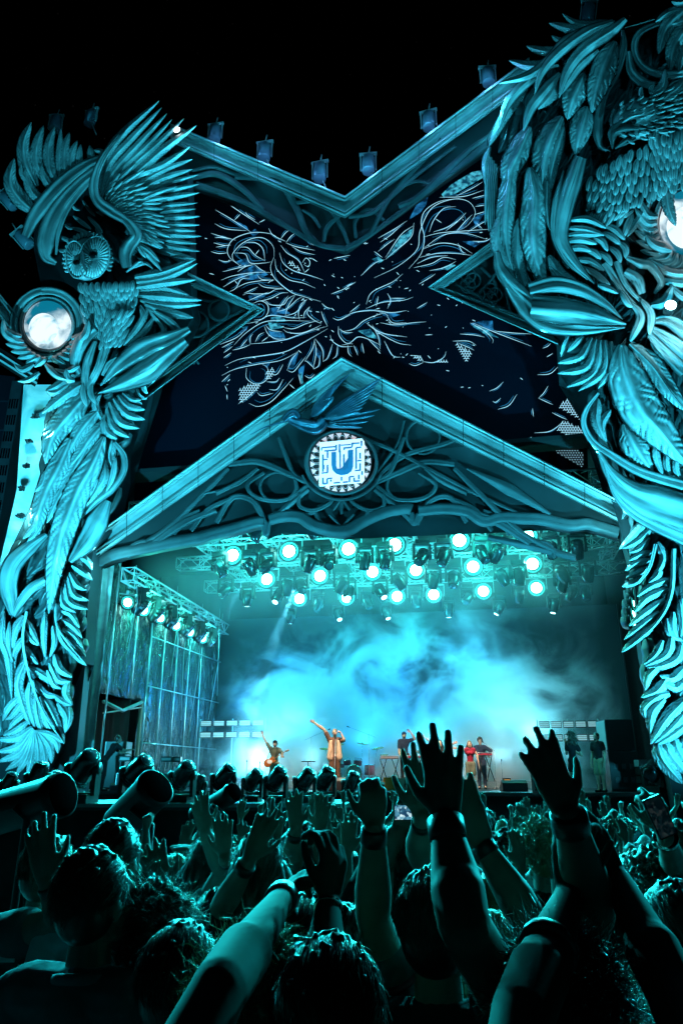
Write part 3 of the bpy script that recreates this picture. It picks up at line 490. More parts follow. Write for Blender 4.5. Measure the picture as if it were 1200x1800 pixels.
half = [([(300, 350), (330, 430), (370, 520), (440, 560)], 22), ([(60, 480), (200, 470), (330, 520), (440, 570)], 34), ([(440, 580), (330, 650), (200, 640), (150, 580), (230, 520)], 24), ([(440, 600), (330, 690), (250, 770)], 30), ([(0, 760), (80, 640), (180, 660), (240, 770)], 30), ([(0, 620), (120, 560), (200, 500)], 26),
        ([(400, 620), (400, 680), (470, 700), (550, 660), (560, 600)], 22), ([(470, 700), (500, 760), (560, 790), (600, 800)], 26), ([(330, 690), (400, 720), (480, 710)], 22), ([(560, 700), (600, 650), (600, 720)], 16), ([(540, 720), (600, 780)], 14), ([(240, 770), (200, 700), (160, 640)], 18),
        ([(-120, 800), (-40, 700), (80, 640)], 26), ([(-300, 860), (-150, 760), (0, 700)], 40), ([(-430, 900), (-250, 800), (-60, 620), (60, 500)], 30), ([(-520, 930), (-330, 880), (-100, 830)], 40), ([(-200, 820), (-160, 740), (-80, 700)], 20), ([(370, 530), (380, 600), (340, 650)], 14), ([(-60, 620), (40, 600), (120, 560)], 14), ([(-420, 930), (-400, 870), (-340, 850), (-330, 890)], 20)]
rr = [([(1200-x, y) for x, y in p], w_) for p, w_ in half]
rr += [([(600, 300), (720, 360), (900, 440), (1200, 600), (1500, 740)], 20), ([(1200, 500), (1400, 600), (1600, 720)], [10, 60, 14]), ([(900, 270), (870, 380), (800, 480), (760, 540)], 14), ([(750, 560), (900, 440), (1100, 380), (1200, 330)], 26)] + [(ring((990, 350), 80, n=14), 12), (ring((300, 590), 90, n=14, ry=70), 12)]
ribs(ped, half+rr, Q6, 2.727, .35)
ribs(ped, [(ring((600, 470), 168, 0, 360, 30, ry=150), 22), (ring((600, 470), 200, 20, 160, 14, ry=180), 14)], Q6, 2.727, .6, name='medallion_frame')
# hummingbird relief under the apex
hb = thing('hummingbird_relief', 'carved hummingbird with spread wings under the apex of the centre gable', 'carving')
M_HB = mat('iridescent_relief', (.10, .17, .24), .28, .35, noise=.6, nscale=3, ink=(.01, .01, .012))
grp([([(520, 270), (480, 300), (420, 290), (350, 265)], [60, 80, 60, 40])], hb, Q6, 2.727, .95, name='body', mt=M_HB, thick=1.4)
grp([([(400, 280), (370, 240), (320, 270)], [30, 60, 30])], hb, Q6, 2.727, 1.05, name='head', mt=M_HB, thick=1.4)
grp([([(330, 275), (240, 300), (165, 338)], [10, 7, 3])], hb, Q6, 2.727, 1.0, name='beak', mt=M_HB, thick=1.4)
grp([([(450+i*4, 262-i*2), (500+i*9, 170-i*1), (640-i*22, 45+i*22)], 24) for i in range(7)], hb, Q6, 2.727, 1.0, name='wing_feather', mt=M_HB, barb=False)
grp([([(510+i*4, 262), (620+i*4, 180+i*8), (800-i*16, 62+i*24)], 26) for i in range(8)], hb, Q6, 2.727, 1.05, name='wing_feather', mt=M_HB, barb=False)
grp([([(500, 290), (620+i*6, 250+i*16), (790-i*30, 215+i*30)], 24) for i in range(4)], hb, Q6, 2.727, .95, name='tail_feather', mt=M_HB, barb=False)
# emblem: round rosette and square maze plate with a U
em = thing('maze_emblem', 'lit square white maze emblem with blue U over a round rosette', 'emblem')
Z = T(530, 740, 8.571)
q = MB(); slab(q, Z(ring((585, 620), 465, n=40)[:-1]), .62, .25); q.build('disc', M_PANEL, em)
M_EMW = mat('emblem_white', (.7, .75, .75), .5, emit=(.80, .93, 1), es=.85); M_EMB = mat('emblem_blue', (.02, .1, .2), .5, emit=(.01, .16, .36), es=.8); M_EMP = mat('emblem_pink', (.6, .4, .4), .5, emit=(.85, .62, .66), es=.6)
q = MB()
for k in range(24):
    a = R(k*15+4); c, s = math.cos(a), math.sin(a); P_ = lambda r, t_: (585+r*math.cos(a+t_), 620+r*math.sin(a+t_)*.95)
    blade(q, Z([P_(310, -.09), P_(390, -.1), P_(430, 0), P_(390, .1), P_(300, .09)]), [.8]*5, .68, 'r', thick=.8, lift=0, m=5)
q.build('petal_ring', mat('petal_light', (.3, .35, .36), .5, emit=(.5, .75, .85), es=.45), em)
q = MB()
for k in range(24):
    a = R(k*15+11.5); q2 = Z([(585+455*math.cos(a-.09), 620+440*math.sin(a-.09)), (585+455*math.cos(a+.09), 620+440*math.sin(a+.09)), (585+385*math.cos(a), 620+372*math.sin(a))]); slab(q, q2, .69, .05)
q.build('rim_teeth', M_EMP, em)
pl = [(275, 325), (905, 262), (940, 300), (940, 860), (880, 920), (262, 975)]
q = MB(); slab(q, Z(pl), .78, .08); q.build('plate', M_EMW, em)
q = MB()
def bar(x0, y0, x1, y1, w_=26):
    if x0 == x1: poly = [(x0-w_/2, y0), (x0+w_/2, y0), (x0+w_/2, y1), (x0-w_/2, y1)]
    else: poly = [(x0, y0-w_/2), (x1, y0-w_/2), (x1, y0+w_/2), (x0, y0+w_/2)]
    poly = [(x, y-(x-600)*.085) for x, y in poly]; slab(q, Z(poly), .80+.0015*len(q.f) % .02, .015)
for a_ in [(300, 378, 520, 378, 20), (300, 378, 300, 420, 20), (340, 430, 520, 430, 22), (520, 350, 520, 430), (570, 345, 570, 470), (320, 480, 320, 740), (320, 560, 390, 560, 18), (390, 430, 390, 540), (390, 640, 390, 760), (300, 760, 390, 760, 20), (320, 830, 320, 930), (330, 925, 370, 925), (385, 850, 385, 930), (385, 850, 460, 850, 20), (440, 870, 440, 900), (480, 925, 580, 925, 22),
           (620, 925, 700, 925, 22), (600, 840, 600, 900), (720, 850, 720, 930), (720, 850, 790, 850, 20), (790, 870, 790, 930), (790, 925, 880, 925, 22), (640, 400, 640, 440), (640, 410, 760, 410, 22), (760, 340, 760, 400), (770, 355, 870, 355, 20), (820, 420, 820, 740), (820, 420, 900, 420, 20), (900, 320, 900, 400), (880, 500, 880, 590), (840, 620, 900, 620, 22), (880, 660, 880, 760), (800, 765, 890, 765, 20), (910, 780, 910, 840), (590, 365, 740, 365, 16), (860, 830, 860, 900), (330, 640, 330, 700)]:
    bar(*a_)
q.build('maze_channels', M_EMB, em)
q = MB(); Up = [(448, 470), (520, 463), (520, 660)] + [(582+62*math.cos(R(a)), 690+58*math.sin(R(a))) for a in range(180, -1, -20)] + [(645, 660), (645, 520), (695, 515), (695, 440), (775, 430), (775, 680)] + [(612+165*math.cos(R(a)), 680+130*math.sin(R(a))) for a in range(0, 181, 15)] + [(448, 660)]
Uo = [(448, 470), (520, 463), (520, 670), (535, 720), (580, 745), (640, 740), (685, 700), (695, 640), (695, 440), (775, 430), (775, 680), (750, 755), (690, 800), (600, 818), (520, 795), (465, 740), (448, 660)]
slab(q, Z(Uo), .83, .02); q.build('letter_u', M_EMB, em)
q = MB(); 
slab(q, Z([(565, 445), (590, 443), (590, 715), (570, 700)]), .83, .02); slab(q, Z([(622, 500), (648, 498), (648, 690), (622, 715)]), .83, .02); q.build('letter_core', M_EMB, em)
# upper V-shaped parapet
vg = thing('valley_parapet', 'V shaped moulded parapet with gothic tracery between the owl and the eagle', 'parapet')
cornice(vg, [(((300, 217), (300, 250)), ((606, 344), (606, 384))), (((606, 344), (606, 384)), ((930, 100), (930, 148)))])
q = MB(); slab(q, [(300, 240), (606, 372), (930, 130), (905, 215), (856, 262), (762, 328), (606, 440), (556, 424), (487, 388), (425, 354), (345, 330), (300, 310)], .1, .3); q.build('back_panel', MATS['gable_back'], vg)
Q5 = T(300, 200, 1.6)
ribs(vg, [([(70, 200), (200, 245), (300, 300), (410, 365), (490, 380)], [22, 16, 14, 14, 16]), ([(490, 380), (560, 340), (740, 205), (900, 80)], [16, 14, 12, 30]), ([(180, 175), (300, 190), (350, 260), (380, 330), (410, 362)], 22), ([(350, 250), (430, 250), (480, 320), (500, 370)], 14), ([(480, 280), (440, 320), (430, 360)], 14), ([(500, 290), (560, 280), (600, 250), (680, 180), (800, 90)], 14), ([(560, 340), (620, 230), (720, 120), (760, 70)], 14), ([(600, 300), (560, 270), (520, 300), (520, 350)], 12), ([(420, 320), (400, 290), (370, 270)], 10), ([(60, 180), (130, 170), (200, 210), (260, 270)], 20), ([(640, 260), (700, 230), (830, 110), (900, 60)], 20), ([(180, 170), (120, 150), (60, 160)], 12), ([(640, 210), (690, 190), (740, 200)], 9)], Q5, 1.6, .35)
# inward pointing side gables
lg = thing('pointed_side_gable', 'arrow shaped side gable with moulded rim pointing out from behind the owl', 'gable')
cornice(lg, [(((330, 478), (330, 502)), ((465, 544), (438, 545))), (((465, 544), (438, 545)), ((255, 702), (255, 676)))], .2)
q = MB(); slab(q, [(330, 490), (448, 545), (255, 690), (250, 560)], -.1, .3); q.build('back_panel', MATS['gable_back'], lg)
ribs(lg, [([(340, 640), (360, 590), (400, 560), (430, 545)], 6), (ring((385, 545), 18, n=14), 5), (ring((345, 570), 22, n=14), 5), ([(340, 520), (370, 530), (400, 520)], 5), ([(300, 640), (330, 600), (350, 560), (330, 520)], 6), ([(290, 600), (330, 620), (350, 640)], 5)], I, 1, .12)
rg = thing('pointed_side_gable', 'arrow shaped side gable with quatrefoil openings pointing out beside the eagle', 'gable')
cornice(rg, [(((751, 505), (782, 506)), ((880, 412), (880, 440))), (((980, 606), (980, 578)), ((751, 505), (782, 506)))], .2)
q = MB(); slab(q, [(770, 506), (885, 425), (985, 450), (985, 592)], -.1, .3); q.build('back_panel', MATS['gable_back'], rg)
ribs(rg, [(ring((822+9*dx, 493+9*dy), 13, n=12), 3.5) for dx, dy in ((1, 0), (-1, 0), (0, 1), (0, -1))] + [(ring((862+8*dx, 518+8*dy), 12, n=12), 3.5) for dx, dy in ((1, 0), (-1, 0), (0, 1), (0, -1))] + [([(845, 470), (870, 500), (860, 540), (900, 560), (960, 575)], 6), ([(800, 500), (840, 520), (890, 545)], 5), ([(845, 515), (870, 480), (885, 450)], 5), ([(900, 560), (890, 520), (880, 480)], 5), ([(930, 570), (915, 540), (890, 520)], 5)], I, 1, .12)
# screen with glowing line drawing
sc = thing('led_screen', 'dark LED wall between the gables showing a glowing white line drawing of wings', 'screen')
q = MB(); slab(q, [(225, 960), (232, 690), (300, 640), (330, 300), (606, 400), (900, 180), (1000, 500), (1030, 700), (1030, 920), (600, 680)], -.9, .2); q.build('panel', M_SCREEN, sc)
q = MB(); slab(q, [(222, 960), (240, 690), (246, 690), (230, 960)], -.85, .25); slab(q, [(1022, 690), (1030, 690), (1034, 900), (1027, 900)], -.85, .25); q.build('frame_edge', MATS['gable_back'], sc)
La = T(360, 320, 4.5); Lb = T(600, 320, 2.79)
SA = [[(160,155),(300,250),(430,335)],[(85,220),(220,300),(370,400)],[(80,330),(170,370),(330,385)],[(50,405),(130,430),(245,460)],[(70,480),(150,500),(205,500)],[(90,515),(150,505),(200,495)],[(50,550),(110,565),(180,560)],[(110,615),(160,630),(215,620)],[(80,440),(140,438),(190,450)],
[(285,665),(200,600),(180,530),(230,450),(370,400),(520,410),(600,460)],[(285,665),(240,630),(220,600),(225,560),(290,490),(380,445),(470,445),(540,510),(548,590)],[(548,590),(520,680),(560,770),(680,870),(780,905),(915,945)],[(555,610),(570,690),(660,770),(780,800),(875,840)],[(590,560),(620,640),(700,700),(850,745),(935,775)],[(600,500),(650,560),(740,620),(790,715)],[(505,365),(540,420),(640,470)],[(640,480),(720,510),(870,540)],[(690,510),(760,550),(870,575)],[(600,450),(640,400),(670,380)],[(645,475),(680,430),(720,400)],[(780,430),(840,470),(880,490)],[(790,430),(830,480),(860,500)],[(235,300),(280,255)],[(430,320),(485,292)],[(325,230),(335,260),(400,300)],[(790,715),(825,685)],[(770,640),(800,600),(830,630),(820,670),(780,650)],[(840,600),(890,630)],
[(310,480),(400,480),(460,530),(475,620)],[(270,515),(340,520),(400,580),(480,625)],[(230,560),(320,570),(360,640),(470,640),(525,630)],[(400,575),(430,535)],[(140,710),(200,695),(300,670),(390,650)],[(130,775),(230,740),(400,715),(520,715)],[(145,830),(250,770),(380,720)],[(245,840),(330,800),(450,780),(550,775)],[(190,870),(245,840),(290,770),(360,760)],[(300,895),(340,880),(400,885),(500,880),(560,850),(630,845)],[(420,800),(470,830),(560,840),(620,840)],[(310,880),(420,830)],[(415,735),(450,770),(540,775)],[(390,650),(440,690),(480,710)],[(260,710),(320,670),(380,655)],
[(340,940),(420,905),(500,870)],[(440,940),(520,920),(600,880),(660,875)],[(440,940),(480,940),(520,970),(620,970),(660,920),(720,890)],[(570,1025),(620,950),(660,900)],[(570,1025),(650,1000),(730,930),(770,910)],[(635,1060),(660,980),(710,900)],[(635,1060),(720,1030),(780,960),(810,925)],[(750,1090),(740,1040),(760,970),(800,930)],[(780,1080),(790,1030),(830,985)],[(830,985),(810,1040),(860,1090),(920,1120)],[(370,965),(440,940),(495,970),(500,1030),(460,1080),(390,1090)],
[(330,1120),(420,1100),(520,1055),(700,1075),(800,1070)],[(230,1290),(330,1190),(460,1110),(600,1095),(830,1100)],[(620,1150),(700,1160),(800,1120),(900,1095)],[(620,1165),(660,1190),(760,1195),(860,1160),(920,1130)],[(470,1140),(500,1200),(560,1240),(640,1240)],[(480,1130),(520,1170),(610,1185)],[(360,1280),(360,1230),(380,1200)],[(400,1265),(430,1210),(470,1190)],[(450,1262),(500,1225)],[(360,1280),(480,1270),(640,1245),(740,1210),(860,1170),(970,1140)],[(220,1330),(300,1310),(360,1285)],[(160,1450),(280,1400),(480,1370),(640,1340),(780,1270),(970,1160)],[(135,1530),(240,1480),(420,1440),(600,1410),(740,1340)],[(135,1580),(200,1520)],[(120,1285),(250,1230),(330,1160)],[(135,1310),(230,1260)],[(150,1350),(220,1300)],[(150,1390),(210,1350)],[(280,1310),(340,1240)],
[(740,1340),(690,1400),(650,1490)],[(650,1490),(700,1500),(760,1430),(800,1380)],[(870,1240),(850,1320),(790,1420)],[(790,1410),(820,1430),(870,1480)],[(870,1260),(880,1350),(855,1480)],[(875,1240),(930,1330),(935,1420)],[(935,1420),(970,1390),(1010,1280)],[(1050,1290),(1040,1370),(1010,1400)],[(860,1480),(900,1450),(910,1370)],[(1130,1290),(1135,1350),(1160,1380)],[(990,1210),(1010,1260),(1080,1300),(1170,1300)],[(1055,1140),(1060,1210),(1110,1270),(1170,1280)],[(1060,1160),(1110,1190),(1170,1190)],[(920,1020),(940,1080),(970,1140)],[(925,960),(960,990),(1005,1003)],[(1010,1075),(1060,1090),(1150,1050)],
[(330,1470),(330,1550),(390,1595),(450,1590),(495,1550),(495,1470),(450,1440)],[(415,1665),(450,1690),(540,1670)],[(510,1640),(570,1640),(620,1560)],[(350,1750),(420,1775),(520,1740),(620,1640),(700,1550)],[(490,1580),(560,1580),(590,1550)],[(510,1520),(570,1520),(620,1440)],[(160,1610),(180,1660)],[(175,1680),(178,1720)],[(265,1755),(340,1700),(440,1610)],[(740,1520),(760,1600)],[(670,1600),(710,1635)],[(790,1530),(830,1550),(870,1520)],[(1000,885),(1100,848)],[(1120,822),(1170,800)],[(1020,605),(1150,578)],[(35,722),(75,732)],[(0,445),(20,447)]]
SB = [[(0,530),(70,490)],[(120,600),(150,540),(250,490),(300,450)],[(95,460),(160,400),(210,380)],[(160,470),(280,410),(370,330),(385,240),(440,130),(540,85),(620,95),(655,150),(620,210),(560,245)],[(330,425),(390,350),(405,270),(390,200),(410,140),(480,95),(580,80)],[(355,200),(340,270),(260,340),(215,380)],[(350,215),(290,260),(215,370)],[(180,275),(260,230),(320,190)],[(190,295),(240,260),(290,215)],[(160,340),(200,370)],[(180,340),(230,300),(260,280)],
[(400,270),(480,250),(600,240),(740,230)],[(430,245),(450,190),(500,130),(560,120)],[(450,245),(520,220),(600,170)],[(460,180),(490,200)],[(560,245),(600,200),(640,160)],[(400,325),(500,260),(600,250),(710,280)],[(395,330),(480,300),(570,310),(640,350)],[(380,370),(470,350),(560,350),(640,360)],[(355,420),(440,400),(500,370),(560,380)],[(370,400),(440,370),(520,360)],[(430,435),(500,420),(560,390)],[(480,75),(600,70),(695,40)],[(640,80),(720,60)],[(655,120),(720,110)],[(650,160),(720,140)],[(610,250),(690,200),(740,180)],[(640,290),(700,290),(740,270)],[(560,70),(640,30),(690,0)],[(570,300),(590,340),(610,350)],[(510,240),(560,200),(610,150)],[(660,200),(690,230)],
[(0,670),(60,640),(150,630),(200,640),(230,655)],[(0,735),(60,720),(110,680),(180,650),(230,640)],[(0,800),(40,790),(80,760),(130,770),(190,800)],[(120,690),(200,740),(320,760)],[(130,700),(200,750),(280,790),(340,800)],[(190,690),(260,700),(350,690),(415,685)],[(120,620),(200,590),(300,580),(350,565)],[(160,625),(240,640),(320,630)],[(220,650),(250,690),(320,690)],[(180,560),(170,610)],[(225,545),(240,580),(225,620)],[(240,570),(310,570)],[(60,800),(80,850)],[(100,790),(110,840)],[(130,770),(190,830)],[(210,780),(250,850),(290,860)],[(380,500),(430,470),(460,450)],[(370,620),(420,590)],[(150,700),(180,760),(190,820)],
[(630,690),(700,730),(740,770),(740,790)],[(640,690),(760,740),(930,805)],[(740,730),(840,740),(930,745)],[(580,745),(650,750),(700,760)],[(545,780),(620,780),(660,800)],[(570,790),(620,810),(650,825)],[(395,880),(450,885),(500,860),(512,830)],[(330,890),(360,900),(400,885)],[(345,850),(390,855)],[(960,945),(1020,940),(1062,905)],[(725,1025),(760,1010),(793,980)],[(765,1115),(820,1095),(860,1040)],[(965,1060),(990,1035),(1012,1000)],[(965,1060),(1035,1092)],[(945,1230),(1010,1225),(1050,1205),(1090,1170)],[(1030,1130),(1070,1150),(1105,1165)],[(740,1075),(755,1080),(780,1060)],[(985,815),(1010,805),(1025,790)],[(1005,858),(1035,840)],[(410,750),(445,748)],[(40,640),(90,600)],[(920,1260),(930,1250)],[(935,1110),(940,1150)],[(875,960),(888,970)]]
q = MB()
for tf, LL in ((La, SA), (Lb, SB)):
    for i, p in enumerate(LL): blade(q, tf(p), [.25, .85, 1.05, .75, .2], -.88+.0007*(i % 9), 'r', thick=.3, lift=0, m=3)
for i in range(170):
    x = rng.uniform(390, 860); y = rng.uniform(400, 720)
    if rng.random() < .5: x = 600+rng.normal()*110; y = 520+rng.normal()*70
    if not (420-abs(x-606)*.35 < y < 600+abs(x-600)*.4 and 395 < x < 880): continue
    a = rng.uniform(-.9, .9); l_ = rng.uniform(1, 7); blade(q, [(x, y), (x+l_*math.cos(a), y+l_*math.sin(a))], [.5, 1.1, .5], -.87, 'r', thick=.3, lift=0, m=3)
q.build('line_drawing', M_LINE, sc)
q = MB()
for tf, LL in ((La, SA), (Lb, SB)):
    for i, p in enumerate(LL):
        pp = np.array(tf(p)); d = pp[-1]-pp[0]; L_ = np.linalg.norm(d)
        if L_ < 14: continue
        nn = np.array([-d[1], d[0]])/L_*(2.6 if i % 2 else -2.6); c_ = pp.mean(0)
        blade(q, [tuple((x-c_)*.72+c_+nn+rng.normal(size=2)*.3) for x in pp], [.2, .7, .8, .2], -.884, 'r', thick=.2, lift=0, m=3)
q.build('echo_lines', mat('echo_light', (.02, .05, .08), .5, emit=(.03, .30, .62), es=.8), sc)
q = MB()
for tf, P_ in [(Lb, [(630,695),(690,680),(740,680),(745,725),(700,735)]), (Lb, [(365,115),(395,66),(425,65),(415,110),(385,150),(330,185)]), (La, [(350,400),(400,370),(430,400),(390,432)]), (La, [(300,700),(390,655),(450,695),(500,730),(420,770),(330,775),(255,740)]), (La, [(500,1000),(600,985),(680,1040),(520,1050)]), (La, [(500,1180),(620,1190),(640,1240),(540,1250)]), (La, [(870,1300),(925,1350),(905,1400),(870,1350)]), (La, [(680,1400),(740,1350),(700,1480),(660,1480)]), (La, [(740,1480),(790,1440),(770,1560),(745,1540)]),
             (Lb, [(590,290),(700,290),(650,320)]), (Lb, [(560,240),(620,190),(600,230)]), (Lb, [(640,180),(700,150),(660,220)]), (La, [(340,905),(420,890),(480,900),(430,935),(360,930)]), (La, [(240,630),(330,600),(400,630),(300,660)]), (La, [(215,290),(330,350),(350,385),(250,330)]), (Lb, [(200,650),(240,640),(290,650),(230,670)]), (La, [(270,1190),(340,1140),(330,1170),(290,1200)]), (La,[(455,1435),(520,1425),(490,1470)])]:
    slab(q, tf(P_), -.89, .005)
q.build('blue_patches', M_BLUE, sc)
q = MB()
for tf, P_ in [(Lb, [(632,700),(700,715),(770,765),(700,745)]), (Lb, [(220,375),(290,265),(352,225),(335,275),(260,350)]), (Lb, [(150,378),(180,365),(205,385),(180,400)]), (Lb, [(490,60),(540,10),(640,-50),(700,-60),(690,-20),(560,55),(500,78)]), (Lb, [(480,425),(540,400),(560,408),(520,432)]), (La, [(520,1070),(600,1060),(650,1100),(520,1110)]), (La, [(500,1110),(580,1120),(620,1150),(520,1170)]), (La, [(300,735),(420,715),(400,735)]), (La, [(745,1520),(765,1500),(780,1590),(765,1600)]), (Lb, [(80,730),(140,720),(180,770),(130,760)]), (La, [(290,1150),(330,1140),(320,1170)])]:
    slab(q, tf(P_), -.892+.012, .004)
q.build('cyan_patches', M_CYANL, sc)
def inpoly(x, y, P_):
    c = False; n = len(P_)
    for i in range(n):
        a, b_ = P_[i], P_[(i+1) % n]
        if (a[1] > y) != (b_[1] > y) and x < (b_[0]-a[0])*(y-a[1])/(b_[1]-a[1]+1e-9)+a[0]: c = not c
    return c
q = MB()
for tf, P_, kind_ in [(La, [(280,1640),(340,1600),(400,1590),(440,1610),(350,1700),(270,1750)], 'h'), (La, [(490,1500),(550,1460),(540,1540),(480,1580)], 'h'), (Lb, [(1060,1100),(1110,1065),(1175,1060),(1175,1165)], 'h'), (Lb, [(1050,1210),(1090,1170),(1190,1215),(1188,1285),(1150,1275)], 'h'), (Lb, [(560,785),(635,835),(610,878)], 'h'), (Lb, [(360,860),(395,860),(395,885)], 'h'), (Lb, [(475,880),(515,880),(500,893)], 'h'), (Lb, [(1015,1300),(1060,1250),(1190,1330),(1190,1410)], 'd'), (La,[(640,620),(700,640),(770,700),(700,680)],'h')]:
    Pp = tf(P_); xs = [p[0] for p in Pp]; ys = [p[1] for p in Pp]; st = 4.6
    j = 0; y = min(ys)
    while y < max(ys):
        x = min(xs)+(st/2 if j % 2 else 0)
        while x < max(xs):
            if inpoly(x, y, Pp):
                if kind_ == 'h': 
                    for a in (30, 150, 270): blade(q, [(x, y), (x+1.33*1.0*st*.577*math.cos(R(a))*.87, y+1.33*st*.577*.87*math.sin(R(a)))], [.9, .9], -.87, 'r', thick=.2, lift=0, m=3)
                else: slab(q, ring((x, y), .8, n=6)[:-1], -.87, .01)
            x += st
        y += st*.866; j += 1
q.build('halftone_mesh', M_LINE, sc)
# ================================================================== moons, banner, building, ridge lamps
def moon_mat():
    m = bpy.data.materials.new('moon_screen'); m.use_nodes = True; n = m.node_tree.nodes; l = m.node_tree.links; p = n['Principled BSDF']
    t = n.new('ShaderNodeTexCoord'); a = n.new('ShaderNodeTexNoise'); a.inputs['Scale'].default_value = .9; a.inputs['Detail'].default_value = 7; a.inputs['Distortion'].default_value = .6
    l.new(t.outputs['Object'], a.inputs['Vector']); r = n.new('ShaderNodeValToRGB'); l.new(a.outputs['Fac'], r.inputs[0])
    r.color_ramp.elements[0].position = .42; r.color_ramp.elements[0].color = (.0, .12, .2, 1); r.color_ramp.elements[1].position = .64; r.color_ramp.elements[1].color = (.8, .95, 1, 1)
    l.new(r.outputs[0], p.inputs['Emission Color']); p.inputs['Emission Strength'].default_value = 1.15; p.inputs['Base Color'].default_value = (.1, .12, .12, 1); return m
MOON = moon_mat(); M_MOONC = moon_mat(); M_MOONC.name = 'moon_core'; _r = [x for x in M_MOONC.node_tree.nodes if x.type == 'VALTORGB'][0]; _r.color_ramp.elements[0].color = (.12, .42, .55, 1); _r.color_ramp.elements[0].position = .30; _r.color_ramp.elements[1].position = .47; [x for x in M_MOONC.node_tree.nodes if x.type == 'TEX_NOISE'][0].inputs['Scale'].default_value = 1.3
def moon(c, r, label, spikes, off=1.2):
    t = thing('moon_medallion', label, 'medallion')
    q = MB(); slab(q, ring(c, r*.78, n=40, ry=r*.8)[:-1], off+.25, .1); q.build('sky_disc', MOON, t)
    q = MB(); dome(q, (c[0]-r*.12, c[1]+r*.14), r*.5, r*.52, 0, off+.27, .12, tf=I, n=30); q.build('moon_disc', M_MOONC, t)
    q = MB(); blade(q, ring(c, r*1.12, -100, 262, 46), [r*.34]*5, off, 'r', thick=.8, lift=0, m=15); blade(q, ring(c, r*.88, -100, 262, 46), [r*.16]*5, off+.1, 'r', thick=1.2, lift=0, m=7); q.build('rim', M_CLOTHR, t)
    for i, (p_, w_) in enumerate(spikes): q = MB(); blade(q, p_, w_, off+.35+.03*i, 'f', thick=1.4, barb=False); q.build('wreath_leaf', M_PLUME, t)
    return t
sp = []
for i in range(13):
    a = R(20+i*12); x, y = 83+62*math.cos(a), 572+58*math.sin(a); a2 = a+(1.5 if i < 6 else -1.5)
    sp.append(([(83+46*math.cos(a2*.0+a), 578+50*math.sin(a)), (x, y), (x+26*math.cos(a-(1 if i < 6 else -1)*.9), y+26*math.sin(a-(1 if i < 6 else -1)*.9))], 13))
sp += [([(60, 640), (40, 650), (25, 640)], 12), ([(95, 650), (115, 655), (135, 640)], 12), ([(30, 600), (10, 585), (5, 560)], 14), ([(140, 600), (152, 585), (156, 562)], 14), ([(80, 640), (100, 660), (120, 668)], 12), ([(70, 655), (50, 668), (30, 670)], 10)]
moon((83, 570), 52, 'glowing moon medallion in a round ring left of the owl', sp)
sp = []
for i in range(12):
    a = R(70+i*11); x, y = 1212+76*math.cos(a), 392+76*math.sin(a)
    sp.append(([(1212+58*math.cos(a), 392+58*math.sin(a)), (x, y), (x+34*math.cos(a+.9), y+34*math.sin(a+.9))], 16))
sp += [([(1230, 480), (1180, 480), (1135, 455)], 18), ([(1230, 500), (1190, 498), (1150, 490)], 16), ([(1180, 440), (1150, 430), (1133, 412)], 20), ([(1235, 530), (1200, 522), (1175, 500)], 16)]
moon((1215, 390), 72, 'glowing moon medallion in a pale ring right of the eagle', sp, off=.9)
def cloudy(name, c0, c1, sc_):
    m = bpy.data.materials.new(name); m.use_nodes = True; n = m.node_tree.nodes; l = m.node_tree.links; p = n['Principled BSDF']
    t = n.new('ShaderNodeTexCoord'); a = n.new('ShaderNodeTexNoise'); a.inputs['Scale'].default_value = sc_; a.inputs['Detail'].default_value = 4; a.inputs['Distortion'].default_value = 1
    l.new(t.outputs['Object'], a.inputs['Vector']); r = n.new('ShaderNodeValToRGB'); l.new(a.outputs['Fac'], r.inputs[0])
    r.color_ramp.elements[0].position = .4; r.color_ramp.elements[0].color = (*c0, 1); r.color_ramp.elements[1].position = .58; r.color_ramp.elements[1].color = (*c1, 1)
    l.new(r.outputs[0], p.inputs['Base Color']); p.inputs['Roughness'].default_value = .6; return m
bn = thing('printed_banner', 'bright vertical cloud print banner with five dark rosettes behind the owl', 'banner')
q = MB(); slab(q, [(42, 676), (108, 676), (108, 1000), (-30, 1120), (10, 1010), (30, 860)], .2, .2); q.build('print', cloudy('cloud_print', (.30, .55, .58), (.95, .95, .95), .5), bn)
for (x, y) in ((62, 731), (52, 775), (48, 818), (40, 858), (36, 907)):
    q = MB()
    for i in range(14):
        a = R(i*26+rng.uniform(-9, 9)); r_ = rng.uniform(4, 11); blade(q, [(x, y), (x+r_*.6*math.cos(a), y+r_*.35*math.sin(a)), (x+r_*math.cos(a+.3), y+r_*.55*math.sin(a+.3))], 5, .5, 'l', m=5, barb=False, thick=1)
    q.build('rosette', M_PANEL, bn)
for (x0, x1, y0) in ((-40, -12, 1100), (-30, 20, 1240)):
    pass
q = MB(); ring_ = [([(-20, 1130), (20, 1200), (-10, 1300)], [5, 6, 5]), ([(20, 1110), (0, 1180), (25, 1260), (-10, 1330)], [5, 6, 6, 4]), ([(-30, 1170), (10, 1240), (-20, 1320)], [4, 5, 4])]
for p_, w_ in ring_: blade(q, p_, w_, .6, 'r', m=5, thick=1.5)
q.build('loop_ornament', M_CLOTHR, bn)
light('banner_fill', 'SPOT', PF(28, 1060, 1.1), PF(64, 780, .25), (.15, .85, .9), 17000, spot_size=R(70), spot_blend=.9, shadow_soft_size=.1)  # this and the next two: unseen lamps added to brighten the banner
light('banner_fill', 'POINT', PF(30, 900, 1.6), None, (.15, .85, .9), 220, shadow_soft_size=.1)
light('banner_fill', 'POINT', PF(48, 740, 1.5), None, (.15, .85, .9), 150, shadow_soft_size=.1)
light('eagle_sidelight', 'SPOT', PF(1195, 548, 4.2), PF(1190, 560, 1), (.25, .85, 1), 420, spot_size=R(110), spot_blend=1, shadow_soft_size=.05)
lp = thing('spotlight', 'small lit spotlight beside the eagle talons under the right moon', 'spotlight')
